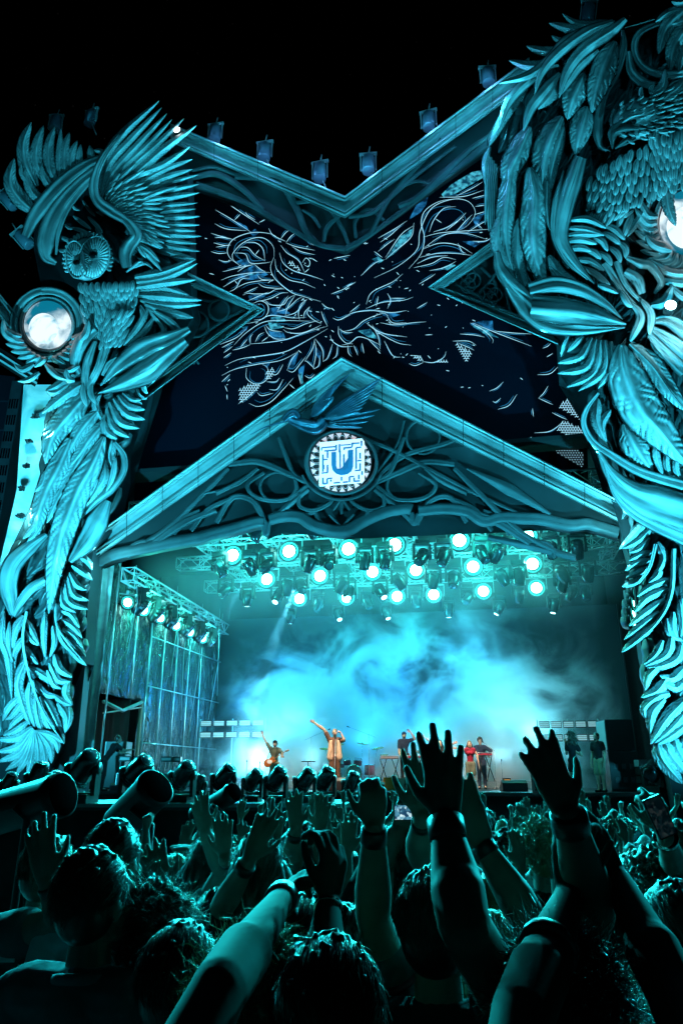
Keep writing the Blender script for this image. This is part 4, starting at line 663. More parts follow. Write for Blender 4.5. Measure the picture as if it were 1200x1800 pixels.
q = MB(); p = PF(1176, 541, 3.2); q.lathe(p, -E2*1, [(-.25, .05), (-.22, .16), (.12, .2), (.14, .17)]); q.build('housing', M_BLACK, lp)
q = MB(); q.lathe(p, -E2*1, [(.125, 0.0), (.126, .17), (.15, .17), (.15, 0)]); q.build('lens', mat('lens_hot', (.8, .9, .9), .3, emit=(.75, .97, 1), es=12), lp)
rp = thing('parapet_fragment', 'short bright moulded parapet piece at the left edge behind the moon', 'parapet')
cornice(rp, [(((-60, 440), (-60, 480)), ((36, 560), (20, 585)))], .1)
aw = thing('lighting_bar', 'dark slanted lighting bar with pale edges below the left moon', 'lighting bar')
q = MB(); beam(q, ((-20, 598), (-20, 628)), ((72, 656), (62, 680)), [(0, .8), (0, 1.5), (1, 1.5), (1, .8)]); q.build('housing', M_BLACK, aw)
q = MB(); beam(q, ((-20, 606), (-20, 610)), ((68, 663), (67, 667)), [(0, 1.5), (0, 1.56), (1, 1.56), (1, 1.5)]); beam(q, ((-20, 618), (-20, 622)), ((66, 672), (65, 676)), [(0, 1.5), (0, 1.56), (1, 1.56), (1, 1.5)]); q.build('edge_strip', M_WHITE, aw)
ob = thing('office_building', 'dark high building with a strip of small windows at the left edge', 'building')
yb = 70
def wallq(pts): return [tuple(PY(x, y, yb)) for x, y in pts]
q = MB(); a0, a1, a2, a3 = wallq([(-160, 640), (27, 662), (-3, 1300), (-160, 1300)]); dv = np.array([0, 25., 0]); 
P8 = [np.array(x) for x in (a0, a1, a2, a3)]; P8[2] = np.array([P8[1][0], yb, 0]); P8[3] = np.array([P8[0][0], yb, 0])
q.add(P8+[x+dv for x in P8], [(0, 3, 2, 1), (4, 5, 6, 7), (0, 1, 5, 4), (1, 2, 6, 5), (0, 4, 7, 3)], smooth=False); q.build('wall', mat('facade_dark', (.03, .05, .08), .5, noise=.3, nscale=.2), ob)
topz = P8[1][2]; x0 = P8[1][0]
q = MB(); xw = PY(44, 672, yb)[0]-x0; q.box((x0+xw/2+.01, yb+1.0, topz/2-.4), (xw, 3, topz-.8)); q.build('bay', mat('facade_pale', (.16, .24, .27), .6, noise=.3, nscale=.6), ob)
q = MB(); z = 3.0
while z < topz-2:
    for k in range(4): q.box((x0+xw*(.16+.225*k), yb-.53, z), (xw*.13, .1, 1.1))
    z += 1.9
tag(q.build('window', mat('window_dark', (.01, .012, .02), .15), ob), kind='stuff')
q = MB()
for i in range(14): q.box((x0-9, yb-.06, topz-3-i*3.4), (17.8, .12, .12))
q.build('floor_band', mat('band_blue', (.08, .14, .2), .5), ob)
light('city_glow', 'SPOT', (-30, 30, 3), (x0, yb, 25), (.05, .45, .7), 9000, spot_size=R(60), spot_blend=.7)

# ---------------- lamps : prototypes that are copied with their parts
def copy_thing(root, loc_, rz=0.0, label=None, group=None, heads=None, scale=None):
    r = root.copy(); COL.objects.link(r); r.location = loc_; r.rotation_euler = (0, 0, rz)
    if label: r['label'] = label
    if group: r['group'] = group
    if scale: r.scale = (scale,)*3
    for ch in list(root.children):
        c = ch.copy(); COL.objects.link(c); c.parent = r
        if heads is not None and c.name.startswith('head'): c.rotation_euler = heads
        for g_ in ch.children: d = g_.copy(); COL.objects.link(d); d.parent = c
    return r
M_LENS = mat('lens_teal', (.3, .5, .5), .2, emit=(.28, 1, .90), es=26)
M_LENSR = mat('lens_halo', (.1, .3, .3), .3, emit=(.03, .8, .68), es=.6)  # emission painted on the reflector for a soft glow around the lens
M_LENSD = mat('lens_dark', (.03, .06, .07), .06)
M_LENSW = mat('lens_white', (.6, .8, .8), .2, emit=(.45, 1, .97), es=8)
def blinder_proto():                       # round wash lamp facing the audience
    t = thing('wash_light', 'x', 'wash light')
    q = MB(); q.lathe((0, .05, 0), (0, -1, 0), [(-.32, .1), (-.3, .22), (-.05, .33), (.1, .36), (.12, .32)]); q.build('housing', M_BLACK, t)
    q = MB(); q.lathe((0, .05, 0), (0, -1, 0), [(.125, 0), (.13, .2), (.11, .205), (.11, 0)]); q.build('lens', M_LENS, t)
    q = MB(); q.lathe((0, .05, 0), (0, -1, 0), [(.118, .2), (.122, .315), (.10, .315), (.1, .2)]); q.build('reflector', M_LENSR, t)
    q = MB(); q.box((0, .1, .42), (.8, .06, .05)); q.box((.39, .1, .2), (.03, .06, .45)); q.box((-.39, .1, .2), (.03, .06, .45)); q.box((0, .1, .52), (.1, .1, .18)); q.build('bracket', M_STEEL, t)
    return t
def mover_proto(lens, sc=1.0, hang=True):
    t = thing('moving_head', 'x', 'stage light'); s_ = -1 if hang else 1
    q = MB(); q.box((0, 0, -.06*s_*-1), (.42, .36, .13)); q.box((0, -.185, .06*s_), (.2, .02, .07)); q.build('base', M_BLACK, t)
    for sx in (-1, 1):
        q = MB(); q.box((sx*.24, 0, s_*.33), (.07, .16, .44)); q.tube([(sx*.205, 0, s_*.5), (sx*.285, 0, s_*.5)], .09, 12); q.box((sx*.12, 0, s_*.13), (.26, .15, .05)); q.build('yoke_arm', M_BLACK, t)
    q = MB(); q.lathe((0, 0, 0), (0, 0, 1), [(-.27, .09), (-.26, .15), (-.12, .19), (.05, .19), (.2, .165), (.29, .15), (.3, .125)], 16)
    for k in range(3): q.lathe((0, 0, 0), (0, 0, 1), [(-.22+k*.05, .17), (-.215+k*.05, .2), (-.2+k*.05, .2), (-.195+k*.05, .17)], 16)
    h = q.build('head', mat('gloss_black', (.015, .016, .018), .22, spec=.6), t); h.location = (0, 0, s_*.5)
    q = MB(); q.lathe((0, 0, 0), (0, 0, 1), [(.285, .12), (.31, .09), (.318, 0)], 16); l_ = q.build('lens', lens, h)
    q = MB(); q.box((.193, 0, -.02), (.01, .1, .2)); q.box((-.193, 0, -.02), (.01, .1, .2)); q.build('trim_strip', mat('trim_grey', (.2, .22, .24), .3), h)
    return t
PB = blinder_proto(); PMD = mover_proto(M_LENSD); PML = mover_proto(M_LENSW); PMF = mover_proto(M_LENSD, hang=False)
ords = ['first', 'second', 'third', 'fourth', 'fifth', 'sixth', 'seventh', 'eighth', 'ninth', 'tenth', 'eleventh', 'twelfth', 'thirteenth']
rows = [([(410, 977), (509, 970), (613, 966), (694, 959), (807, 951), (925, 943)], 2.2, 'front'), ([(470, 1019), (563, 1013), (655, 1006), (731, 1003), (831, 997), (935, 992)], 5.7, 'middle'), ([(527, 1053), (610, 1051), (698, 1049), (762, 1046), (849, 1040), (942, 1034)], 9.2, 'rear')]
zrow = []
for pts, bb, nm in rows:
    zs = []
    for i, (x, y) in enumerate(pts):
        p = PL(x, y, bb); zs.append(p[2]); copy_thing(PB, p, YAW, 'glowing teal wash light, %s from the left in the %s roof row' % (ords[i], nm), 'teal wash lights in the stage roof', scale=1.2); light('wash_glow', 'POINT', p+E2*-.6, None, (.05, 1, .86), 85, shadow_soft_size=.2)
    zrow.append(sum(zs)/len(zs))
def hang_row(px, bb, z, lit, nm, proto, scale=1.0, dz=0.0):
    for i, x in enumerate(px):
        r = ray(x, 1000); 
        # height fixed by the truss, photo column fixed by x
        yy = 1000
        for _ in range(6):
            p = PL(x, yy, bb); yy += (p[2]-(z+dz))*46
        p = PL(x, yy, bb); hd_ = (R(180+rng.uniform(-45, 30)), R(rng.uniform(-35, 35)), 0)
        copy_thing(proto, p, YAW+rng.uniform(-.3, .3), '%s moving head lamp, %s from the left in the %s roof row' % ('lit' if lit else 'unlit', ords[i], nm), 'moving heads hanging in the stage roof', heads=hd_, scale=scale)
hang_row([388, 440, 472, 545, 578, 640, 676, 740, 778, 845, 870, 965, 1010], 2.0, zrow[0]+.05, False, 'front', PMD, 1.25)
hang_row([398, 505, 530, 600, 700, 760, 795, 880, 910, 985, 1030], 5.4, zrow[1]+.1, False, 'middle', PMD, 1.25)
hang_row([436, 490, 612, 668, 985], 6.1, zrow[1]-.1, True, 'middle front', PML, 1.25)
hang_row([512, 594, 678, 787, 876, 971], 9.6, zrow[2]-.15, True, 'rear', PML, 1.1)
hang_row([560, 645, 730, 820, 910, 1000, 1025], 9.0, zrow[2]+.3, False, 'rear', PMD, 1.2)
hang_row([455, 545, 695, 795], .9, zrow[0]+1.15, False, 'foremost', PMD, 1.4)
def truss(name_label, p0, p1, s=.42, lace=None, cat='truss', nm='roof_truss', group=None, r=.036, bays=None):
    p0 = np.array(p0, float); p1 = np.array(p1, float); L = np.linalg.norm(p1-p0); d = (p1-p0)/L
    u = np.array([0, 0, 1.]) if abs(d[2]) < .8 else E2; a = np.cross(d, u); a /= np.linalg.norm(a); u = np.cross(a, d); t = thing(nm, name_label, cat, group)
    c = [p0+(a*i+u*j)*s/2 for i, j in ((-1, -1), (1, -1), (1, 1), (-1, 1))]
    for k in range(4): q = MB(); q.tube([c[k], c[k]+d*L], r, 6); q.build('chord', M_STEEL, t)
    n = bays or max(2, int(L/(s*1.1))); q = MB()
    for i in range(n):
        for k in range(4):
            A_, B_ = c[k], c[(k+1) % 4]; x0_, x1_ = i*L/n, (i+1)*L/n
            if i % 2: A_, B_ = B_, A_
            q.tube([A_+d*x0_, B_+d*x1_], r*.55, 4, cap=False)
            if i % 2 == 0: q.tube([A_+d*x0_, B_+d*x0_], r*.55, 4, cap=False)
    q.build('lacing', M_STEEL, t); return t
for (bb, zz, nm) in ((.9, zrow[0]+1.6, 'foremost'), (2.2, zrow[0]+.85, 'front'), (5.7, zrow[1]+.85, 'middle'), (9.2, zrow[2]+.85, 'rear')):
    truss('long steel truss carrying the %s row of lamps under the roof' % nm, loc(-8.6, bb, zz), loc(11.5, bb, zz), .6 if bb < 3 else .5)
for i, a_ in enumerate((-7.2, -4.2, -1.2, 1.8, 4.8, 7.8, 10.6)): truss('steel cross truss running front to back under the roof, %s from the left' % ords[i], loc(a_, .6, zrow[0]+1.55), loc(a_, 11.4, zrow[0]+1.55), .5, nm='cross_truss')
truss('slanted steel truss at the right end of the roof behind the eagle column', loc(9.2, 2.6, zrow[0]+.5), loc(12.4, 3.0, zrow[0]-.1), .7, nm='side_truss', r=.035)
q = MB(); q.box(loc(1.5, 6.2, zrow[0]+2.9), (21.5, 12.6, .15), YAW); tag(q.build('stage_roof', mat('roof_black', (.01, .012, .014), .9)), 'black canvas roof panel above the stage trusses', 'roof')
# ---------------- stage
SZ = 1.70
st = thing('stage', 'black stage platform with dark skirt below the gable', 'stage')
q = MB(); q.box(loc(.8, 6.6, SZ-.06), (25, 12.4, .12), YAW); q.build('deck', mat('deck_vinyl', (.03, .034, .036), .35, noise=.3, nscale=2), st)
q = MB(); q.box(loc(.8, .44, (SZ-.12)/2), (24.9, .06, SZ-.13), YAW); q.build('skirt', M_SKIRT, st)
q = MB(); q.tube([loc(-11.6, .36, SZ-.02), loc(13.2, .36, SZ-.02)], .018, 6); q.build('edge_strip', mat('edge_metal', (.6, .6, .6), .25, .9), st)
q = MB(); q.box(loc(-.4, 8.6, SZ+.14), (13.4, 3.4, .28), YAW); q.build('riser', mat('riser_black', (.03, .03, .035), .5), st)
# side curtains: crinkled tarp in real folds
def curtain(p0, p1, z0, z1, amp, freq, name, label, m, cat='curtain', n=160):
    p0 = np.array(p0, float); p1 = np.array(p1, float); d = p1-p0; L = np.linalg.norm(d); d /= L; nn = np.array([-d[1], d[0], 0]); q = MB(); V = []; rows_ = 14
    for j in range(rows_+1):
        z = z0+(z1-z0)*j/rows_
        for i in range(n+1):
            x = L*i/n; o = amp*(math.sin(x*freq+.8*math.sin(x*freq*.31+z*.15))+.4*math.sin(x*freq*2.3+1+z*.5)) + amp*.35*mnoise.noise(Vector((x*1.3, z*.8, 3)))*2
            V.append(p0+d*x+nn*o+np.array([0, 0, z]))
    F = [(j*(n+1)+i, j*(n+1)+i+1, (j+1)*(n+1)+i+1, (j+1)*(n+1)+i) for j in range(rows_) for i in range(n)]
    q.add(V, F); o = q.build(name, m); tag(o, label, cat); mo = o.modifiers.new('thick', 'SOLIDIFY'); mo.thickness = .01; return o
M_TARP = mat('crinkled_tarp', (.045, .06, .06), .22, noise=.4, nscale=2, bump=0); 
_n = M_TARP.node_tree.nodes; _l = M_TARP.node_tree.links
_t = _n.new('ShaderNodeTexCoord'); _mp = _n.new('ShaderNodeMapping'); _mp.inputs['Scale'].default_value = (2.2, 2.2, .8); _nz = _n.new('ShaderNodeTexNoise'); _nz.inputs['Scale'].default_value = 1.5; _nz.inputs['Detail'].default_value = 8; _nz.inputs['Distortion'].default_value = 1.2
_b = _n.new('ShaderNodeBump'); _b.inputs['Strength'].default_value = 1.0; _b.inputs['Distance'].default_value = .35
_l.new(_t.outputs['Object'], _mp.inputs[0]); _l.new(_mp.outputs[0], _nz.inputs['Vector']); _l.new(_nz.outputs['Fac'], _b.inputs['Height']); _l.new(_b.outputs[0], _n['Principled BSDF'].inputs['Normal'])
_n['Principled BSDF'].inputs['Roughness'].default_value = .2; _n['Principled BSDF'].inputs['Specular IOR Level'].default_value = 1.0
AW = -9.0
curtain(loc(AW, .6), loc(AW, 3.9), 5.0, 9.9, .06, 5, 'tarp_curtain', 'crinkled shiny tarp hanging above the side doorway at left', M_TARP)
curtain(loc(AW, 3.9), loc(AW+.3, 11.9), SZ, 9.9, .09, 3.6, 'tarp_curtain', 'long dark shiny tarp wall along the left side of the stage', M_TARP, n=220)
curtain(loc(AW-.6, .3), loc(AW+.15, .3), 1.0, 10.2, .08, 12, 'wrapped_tower', 'pale fabric wrapped tower beside the owl column at the stage edge', mat('pale_fabric', (.30, .36, .35), .35, noise=.3, nscale=3), 'tower', 60)
curtain(loc(AW-2.2, 3.0), loc(AW+.0, 3.0), SZ, 5.0, .1, 7, 'black_drape', 'black drape hanging inside the side doorway at left', mat('drape_black', (.02, .02, .022), .8), 'curtain', 60)
for i, bb in enumerate((.75, 2.6, 3.95, 5.3, 6.7, 8.1, 9.6)):
    q = MB(); z0 = 5.0 if i == 1 else SZ; q.tube([loc(AW+.22, bb, z0), loc(AW+.22, bb, 9.9)], .032, 8); tag(q.build('pole', mat('bright_pole', (.7, .7, .7), .25, .6)), 'pale vertical pole, %s from the audience, along the left tarp wall' % ords[i], 'pole', 'poles along the tarp wall')
dr = thing('side_doorway', 'open side doorway with red and white edged frame beneath the tarp', 'doorway')
q = MB(); q.box(loc(AW+.1, 3.85, (SZ+5.0)/2), (.12, .12, 5-SZ), YAW); q.build('jamb', mat('frame_warm', (.42, .2, .14), .5), dr)
q = MB(); q.tube([loc(AW+.1, .8, 4.7), loc(AW+.1, 2.3, 4.5), loc(AW+.1, 3.85, 4.95)], .07, 8); q.build('lintel_roll', mat('pale_fabric', (.3, .36, .35), .35), dr)
q = MB(); q.tube([loc(AW+.12, .8, 4.3), loc(AW+.12, 3.8, 4.75)], .03, 6); q.build('brace', mat('frame_pink', (.55, .35, .3), .4), dr)
truss('left side truss above the tarp wall carrying six lamps', loc(AW+.7, .5, 9.35), loc(AW+.7, 11.2, 9.2), .5, nm='side_truss')
for i, bb in enumerate((1.7, 3.1, 4.7, 6.4, 8.0, 9.6)):
    p = loc(AW+.6, bb-.5, 8.75); copy_thing(PMD, loc(AW+.75, bb, 9.05), YAW-.9, 'black lamp hanging %s from the audience on the left side truss' % ords[i], 'lamps on the left side truss', heads=(R(150), R(20), 0), scale=1.3)
    copy_thing(PB, loc(AW+.35, bb-.35, 8.45), YAW+.75, 'glowing side wash light, %s from the audience, against the tarp' % ords[i], 'wash lights on the left side truss', scale=.8)
light('tarp_wash_front', 'POINT', loc(AW+1.0, 2.2, 8.5), None, (.05, 1, .75), 260, shadow_soft_size=.15)
light('tarp_wash_mid', 'POINT', loc(AW+1.0, 5.2, 8.5), None, (.05, 1, .8), 200, shadow_soft_size=.15)
light('tarp_wash_rear', 'POINT', loc(AW+1.0, 8.6, 8.4), None, (.05, 1, .9), 200, shadow_soft_size=.15)
q = MB(); cpts = [loc(AW+.2+.3*i/10, .6+3.0*i/10, 9.9-1.0*math.sin(math.pi*i/10)) for i in range(11)]; q.tube(cpts, .035, 6); tag(q.build('cable_loop', mat('cable_grey', (.3, .32, .32), .5)), 'thick pale cable looping down below the gable at left', 'cable')
# backdrop
bd = thing('backdrop', 'large plain dark teal backdrop screen closing the rear of the stage', 'backdrop')
pr = PL(1082, 1062, 11.6); al, br = -8.6, ab(pr)[0]
q = MB(); q.box(loc((al+br)/2, 11.65, (SZ+pr[2])/2), (br-al, .1, pr[2]-SZ), YAW); q.build('screen', mat('backdrop_cloth', (.007, .018, .020), .7, noise=.15, nscale=.6), bd)
q = MB(); q.box(loc(br+.03, 11.6, (SZ+pr[2])/2), (.06, .16, pr[2]-SZ), YAW); q.build('frame', M_BLACK, bd)
curtain(loc(br-.3, 12.2), loc(15, 11.0), 0, 14, .08, 4, 'black_drape', 'black drape closing the stage at right behind the speaker stack', mat('drape_black', (.02, .02, .022), .8))
curtain(loc(12.8, 1.6), loc(12.8, 12), 0, 13, .1, 4, 'black_drape', 'black side drape behind the eagle column at right', mat('drape_black', (.02, .02, .022), .8))
curtain(loc(-12.5, 12.3), loc(AW+.6, 12.3), 0, 12.5, .1, 4, 'black_drape', 'black drape at the rear left corner of the stage', mat('drape_black', (.02, .02, .022), .8))
# low lamp racks
def rack(px0, px1, py, bb, label, lit):
    t = thing('strobe_rack', label, 'light rack'); p0 = PL(px0, py, bb); p1 = PL(px1, py, bb); d = p1-p0; d[2] = 0; L = np.linalg.norm(d); d /= L; ml = mat('strobe_face', (.5, .55, .55), .4, emit=(.35, .62, .72), es=.55 if lit else .2)
    n = 5 if L > 2.2 else 4
    for rrow in range(2):
        for k in range(n):
            c = p0+d*(L*(k+.5)/n)-np.array([0, 0, .5*rrow]); q = MB(); q.box(c, (L/n*.86, .12, .26), YAW); f = q.build('housing', M_BLACK, t)
            q = MB(); 
            for z_ in (-.07, 0, .07): q.box(c+np.array([0, 0, z_])-E2*.07, (L/n*.78, .02, .055), YAW)
            q.build('strobe_bars', ml, f)
    for k in (0, .5, 1):
        q = MB(); b0 = p0+d*L*k; q.tube([(b0[0], b0[1]+.1, SZ), (b0[0], b0[1]+.1, p0[2]+.2)], .03, 6); q.build('post', M_STEEL, t)
    return t
rack(352, 466, 1272, 8.5, 'low rack of two rows of pale strobe panels behind the guitarist', True)
rack(945, 1052, 1274, 6.5, 'low rack of two rows of strobe panels behind the right stagehands', False)
q = MB(); a_ = PL(640, 1309, 9.9); b_ = PL(925, 1305, 9.9); q.tube([a_, b_], .06, 8); q.build('x', M_STEEL)
bpy.data.objects.remove(bpy.data.objects['x']); rl = thing('light_bar', 'long thin white glowing bar running behind the keyboards', 'light bar')
q = MB(); q.tube([a_, b_], .05, 8); q.build('tube', mat('bar_glow', (.6, .7, .7), .4, emit=(.5, .85, 1), es=1.6), rl)
for f in (0, .33, .66, 1): q = MB(); c = a_*(1-f)+b_*f; q.tube([(c[0], c[1], SZ+.28), c-np.array([0, 0, .05])], .025, 6); q.build('post', M_STEEL, rl)
# ---------------- ridge lamps outside
def ridge_proto():
    t = thing('ridge_floodlight', 'x', 'floodlight')
    q = MB(); q.lathe((0, 0, 0), (0, .12, 1), [(-.42, .24), (-.4, .27), (.35, .27), (.42, .2)], 14); q.build('can', mat('can_blue', (.25, .32, .4), .3, .3), t)
    for sx in (-1, 1): q = MB(); q.box((sx*.32, 0, .1), (.05, .1, .8)); q.build('bracket_arm', M_STEEL, t)
    q = MB(); q.box((0, 0, .55), (.75, .12, .1)); q.tube([(0, 0, .5), (.08, 0, .95)], .03, 6); q.build('crossbar', M_STEEL, t)
    q = MB(); q.tube([(.1, 0, -.35), (.3, .2, -.95)], .03, 6); q.build('stay', M_STEEL, t); return t
PR = ridge_proto()
for i, (x, y, dd) in enumerate([(378, 232, 'above the left parapet slope, highest'), (465, 264, 'in the middle of the left parapet slope'), (562, 300, 'left of the parapet valley'), (647, 286, 'right of the parapet valley'), (753, 210, 'in the middle of the right parapet slope'), (857, 132, 'near the eagle wing, top of the right parapet'), (160, 205, 'dim, above the far wing of the owl'), (98, 215, 'dim, behind the far wing tips of the owl'), (16, 350, 'at the left edge, topmost of three'), (43, 418, 'at the left edge, lowest by the owl hood'), (1033, 22, 'dim, above the eagle wing')]):
    r = copy_thing(PR, PF(x, y+3, .4 if i < 6 else 0), YAW+.2*math.sin(i*3), 'cylindrical floodlight %s' % dd, 'floodlights along the ridge')
    if i > 7: r.rotation_euler = (R(20), R(-40 if i in (8, 9) else 10), YAW)
for i, (x, y) in enumerate(((378, 232), (465, 264), (562, 300), (647, 286), (753, 210), (857, 132))):
    p = PF(x, y, 1.2); light('ridge_fill', 'POINT', PF(x+5, y+12, 1.5), None, (.12, .5, 1), 55, shadow_soft_size=.1)  # unseen point added in front of each can to light it blue


for (x, y, lb_) in ((313, 232, 'tiny lit lamp at the upper left parapet end beside the owl wing tips'),):
    t = thing('spotlight', lb_, 'spotlight'); q = MB(); p = PF(x, y, 1.6); q.lathe(p, -E2, [(-.3, .08), (-.1, .15), (.1, .17)]); q.build('housing', M_BLACK, t); q = MB(); q.lathe(p, -E2, [(.101, 0), (.102, .13), (.13, .13), (.13, 0)]); q.build('lens', MATS['lens_hot'], t)
light('parapet_fill', 'POINT', PF(345, 262, 1.9), None, (.05, .7, 1), 70, shadow_soft_size=.1)  # unseen points added to brighten the parapet cornice
light('parapet_fill', 'POINT', PF(865, 185, 1.9), None, (.05, .7, 1), 130, shadow_soft_size=.1)
light('gable_fill', 'POINT', PF(800, 240, 2.0), None, (.05, .45, 1), 60, shadow_soft_size=.1)  # unseen points added along the gables to lift their mouldings
light('gable_fill', 'POINT', PF(600, 660, 2.4), None, (.03, .45, .8), 30, shadow_soft_size=.1)
light('gable_fill', 'POINT', PF(285, 695, 1.9), None, (.03, .6, .85), 110, shadow_soft_size=.1)
light('gable_fill', 'POINT', PF(945, 600, 1.9), None, (.03, .6, .85), 110, shadow_soft_size=.1)
light('gable_fill', 'POINT', PF(800, 490, 2.0), None, (.03, .55, .8), 60, shadow_soft_size=.1)
light('gable_fill', 'POINT', PF(400, 520, 2.0), None, (.03, .55, .8), 80, shadow_soft_size=.1)

light('stack_fill', 'POINT', loc(7.6, 1.0, 5.0), None, (.05, .7, .9), 70, shadow_soft_size=.3)  # unseen lamp added so the speaker stack shows
light('doorway_glow', 'POINT', loc(AW-.9, 1.2, 3.6), None, (.3, .8, .8), 40, shadow_soft_size=.2)

for i in range(9):
    bb = .9+i*1.15; zb = rng.uniform(3.5, 7.5); x_ = AW+rng.uniform(.3, 1.3); q = MB(); q.tube([loc(x_, bb, 9.8), loc(x_+rng.uniform(-.2, .2), bb+.1, (9.8+zb)/2), loc(x_+rng.uniform(-.3, .3), bb, zb)], .014, 5); tag(q.build('hanging_cable', MATS['cable_grey']), 'thin cable hanging in front of the tarp wall, %s from the audience' % ords[i], 'cable', 'cables hanging by the tarp wall')
for i, zz in enumerate((3.4, 5.6, 7.6)):
    q = MB(); q.tube([loc(AW+.28, 3.9, zz), loc(AW+.55, 11.4, zz)], .022, 6); tag(q.build('scaffold_tube', M_STEEL), '%s horizontal scaffold tube along the left tarp wall' % ('lowest', 'middle', 'upper')[i], 'scaffolding')
# ================================================================== people
def V3(*a): return np.array(a, float)
def nrm(v): v = np.array(v, float); return v/(np.linalg.norm(v)+1e-9)
class Blob:
    """overlapping tapered capsules that a voxel remesh joins into one continuous surface"""
    def __init__(s): s.m = MB()
    def cap(s, a, b, ra, rb, lat=None, fl=1.0, n=None):
        n = n or (24 if max(ra, rb) > .034 else (16 if max(ra, rb) > .02 else 10))
        a = np.array(a, float); b = np.array(b, float); d = nrm(b-a); L = np.linalg.norm(b-a)
        if L < 1e-5: d = V3(0, 0, 1)
        e = nrm(lat) if lat is not None else nrm(np.cross(d, V3(0, 0, 1) if abs(d[2]) < .9 else V3(0, 1, 0)))
        e = nrm(e-d*(e@d)); f = np.cross(d, e); V = []; prof = []
        for k in range(4): t = -math.pi/2+math.pi/2*k/3; prof.append((math.sin(t)*ra, math.cos(t)*ra))
        for k in range(4): t = math.pi/2*k/3; prof.append((L+math.sin(t)*rb, math.cos(t)*rb))
        for x, r in prof:
            r = max(r, 1e-4)
            for k in range(n): q = 2*math.pi*k/n; V.append(a+d*x+e*math.cos(q)*r+f*math.sin(q)*r*fl)
        m = len(prof); F = [(i*n+k, i*n+(k+1) % n, (i+1)*n+(k+1) % n, (i+1)*n+k) for i in range(m-1) for k in range(n)]
        F += [tuple(range(n-1, -1, -1)), tuple(range((m-1)*n, m*n))]; s.m.add(V, F); return s
    def ell(s, c, r, axes=None): s.m.ell(c, r, rot=None if axes is None else np.array(axes).T, n=18, m=12); return s
    def build(s, name, mt, parent, vox, smooth=4):
        o = s.m.build(name, mt, parent); PEND.append((o, vox, smooth)); return o
PEND = []
def settle():
    for o, vox, sm in PEND:
        r = o.modifiers.new('r', 'REMESH'); r.mode = 'VOXEL'; r.voxel_size = vox; r.use_smooth_shade = True
        if sm: k = o.modifiers.new('s', 'SMOOTH'); k.iterations = sm; k.factor = .5
    bpy.context.view_layer.update(); dg = bpy.context.evaluated_depsgraph_get()
    for o, vox, sm in PEND:
        me = bpy.data.meshes.new_from_object(o.evaluated_get(dg)); mt = o.data.materials[0]; nm = o.data.name; o.modifiers.clear(); o.data = me; me.name = nm
        if not me.materials: me.materials.append(mt)
        me.polygons.foreach_set('use_smooth', [True]*len(me.polygons))
    PEND.clear()
def rotv(v, ax, a): return np.array(Matrix.Rotation(a, 3, Vector(ax)) @ Vector(v))
def hand(B_, w, d, nrm_, side, pose='open', s=1.0, spread=1.0):
    """palm, four unequal jointed fingers and a thumb leaving the side of the palm; d = pointing, nrm_ = back-of-hand normal"""
    d = nrm(d); nb = nrm(np.array(nrm_, float)-d*(np.array(nrm_, float)@d)); lat = nrm(np.cross(d, nb))*side     # lat points to the thumb side
    curl = {'open': 8, 'relax': 28, 'fist': 88, 'flat': 5, 'claw': 45}[pose]
    for k, (o, L) in enumerate(((.030, .082), (.010, .088), (-.011, .083), (-.030, .074))):
        kn = w+d*L*s+lat*o*s; B_.cap(w+d*.006*s+lat*o*.6*s, kn, .0145*s, .0135*s, lat=lat, fl=.85)
        fd = rotv(d, nb, -R(1)*o*260*spread*side) if False else nrm(d+lat*o*6.0*spread*(.5 if pose in ('fist',) else 1)); q = kn; ax = np.cross(fd, nb); ln = (.042, .047, .043, .034)[k]; r = (.0110, .0113, .0109, .0097)[k]
        c_ = curl*(1+.18*math.sin(k*2.1+w[0]*9))
        for j in range(3):
            fd = rotv(fd, ax, R(-c_*(.8 if j == 0 else 1.0)*(.9 if pose != 'fist' else 1))); q2 = q+fd*ln*s*(1, .68, .56)[j]
            B_.cap(q, q2, r*s*(1.02-.07*j), r*s*(.97-.05*j)); q = q2
    B_.cap(w, w+d*.07*s, .022*s, .026*s, lat=lat, fl=.6)
    t0 = w+d*.022*s+lat*.022*s; td = nrm(lat*.85+d*.75-nb*.25) if pose != 'fist' else nrm(lat*.3+d*.8-nb*.5); t1 = t0+td*.042*s; td2 = nrm(td*.7+d*.6-nb*.15); t2 = t1+td2*.032*s; t3 = t2+nrm(td2+d*.3)*.026*s
    B_.cap(t0, t1, .0165*s, .0125*s); B_.cap(t1, t2, .0118*s, .0108*s); B_.cap(t2, t3, .0106*s, .0085*s)
SKIN = mat('skin_shaded', (.22, .16, .13), .6, spec=.35, noise=.25, nscale=14); SKINL = mat('skin_light', (.52, .33, .23), .5, spec=.4); SKIND = mat('skin_deep_shade', (.05, .036, .03), .75, spec=.12, noise=.25, nscale=14)  # shade painted into crowd skin, deepest on the near arms
def cloth(n, c, r=.8): return mat('cloth_'+n, c, r, noise=.25, nscale=9, bump=.4, spec=.2)
CL = {k: cloth(k, v) for k, v in dict(black=(.012, .013, .015), navy=(.02, .035, .07), grey=(.10, .11, .12), white=(.45, .47, .48), teal=(.04, .12, .12), maroon=(.22, .01, .03), olive=(.06, .08, .05), slate=(.20, .24, .27), beige=(.62, .50, .36), denim=(.06, .10, .18), brown=(.16, .09, .06), rust=(.25, .09, .04), khaki=(.35, .30, .2), floral=(.12, .14, .10)).items()}
HAIR = {k: mat('hair_'+k, v, .35, spec=.6) for k, v in dict(dark=(.012, .010, .008), brown=(.045, .028, .018), blond=(.22, .16, .08), ginger=(.18, .09, .04), grey=(.15, .15, .15)).items()}
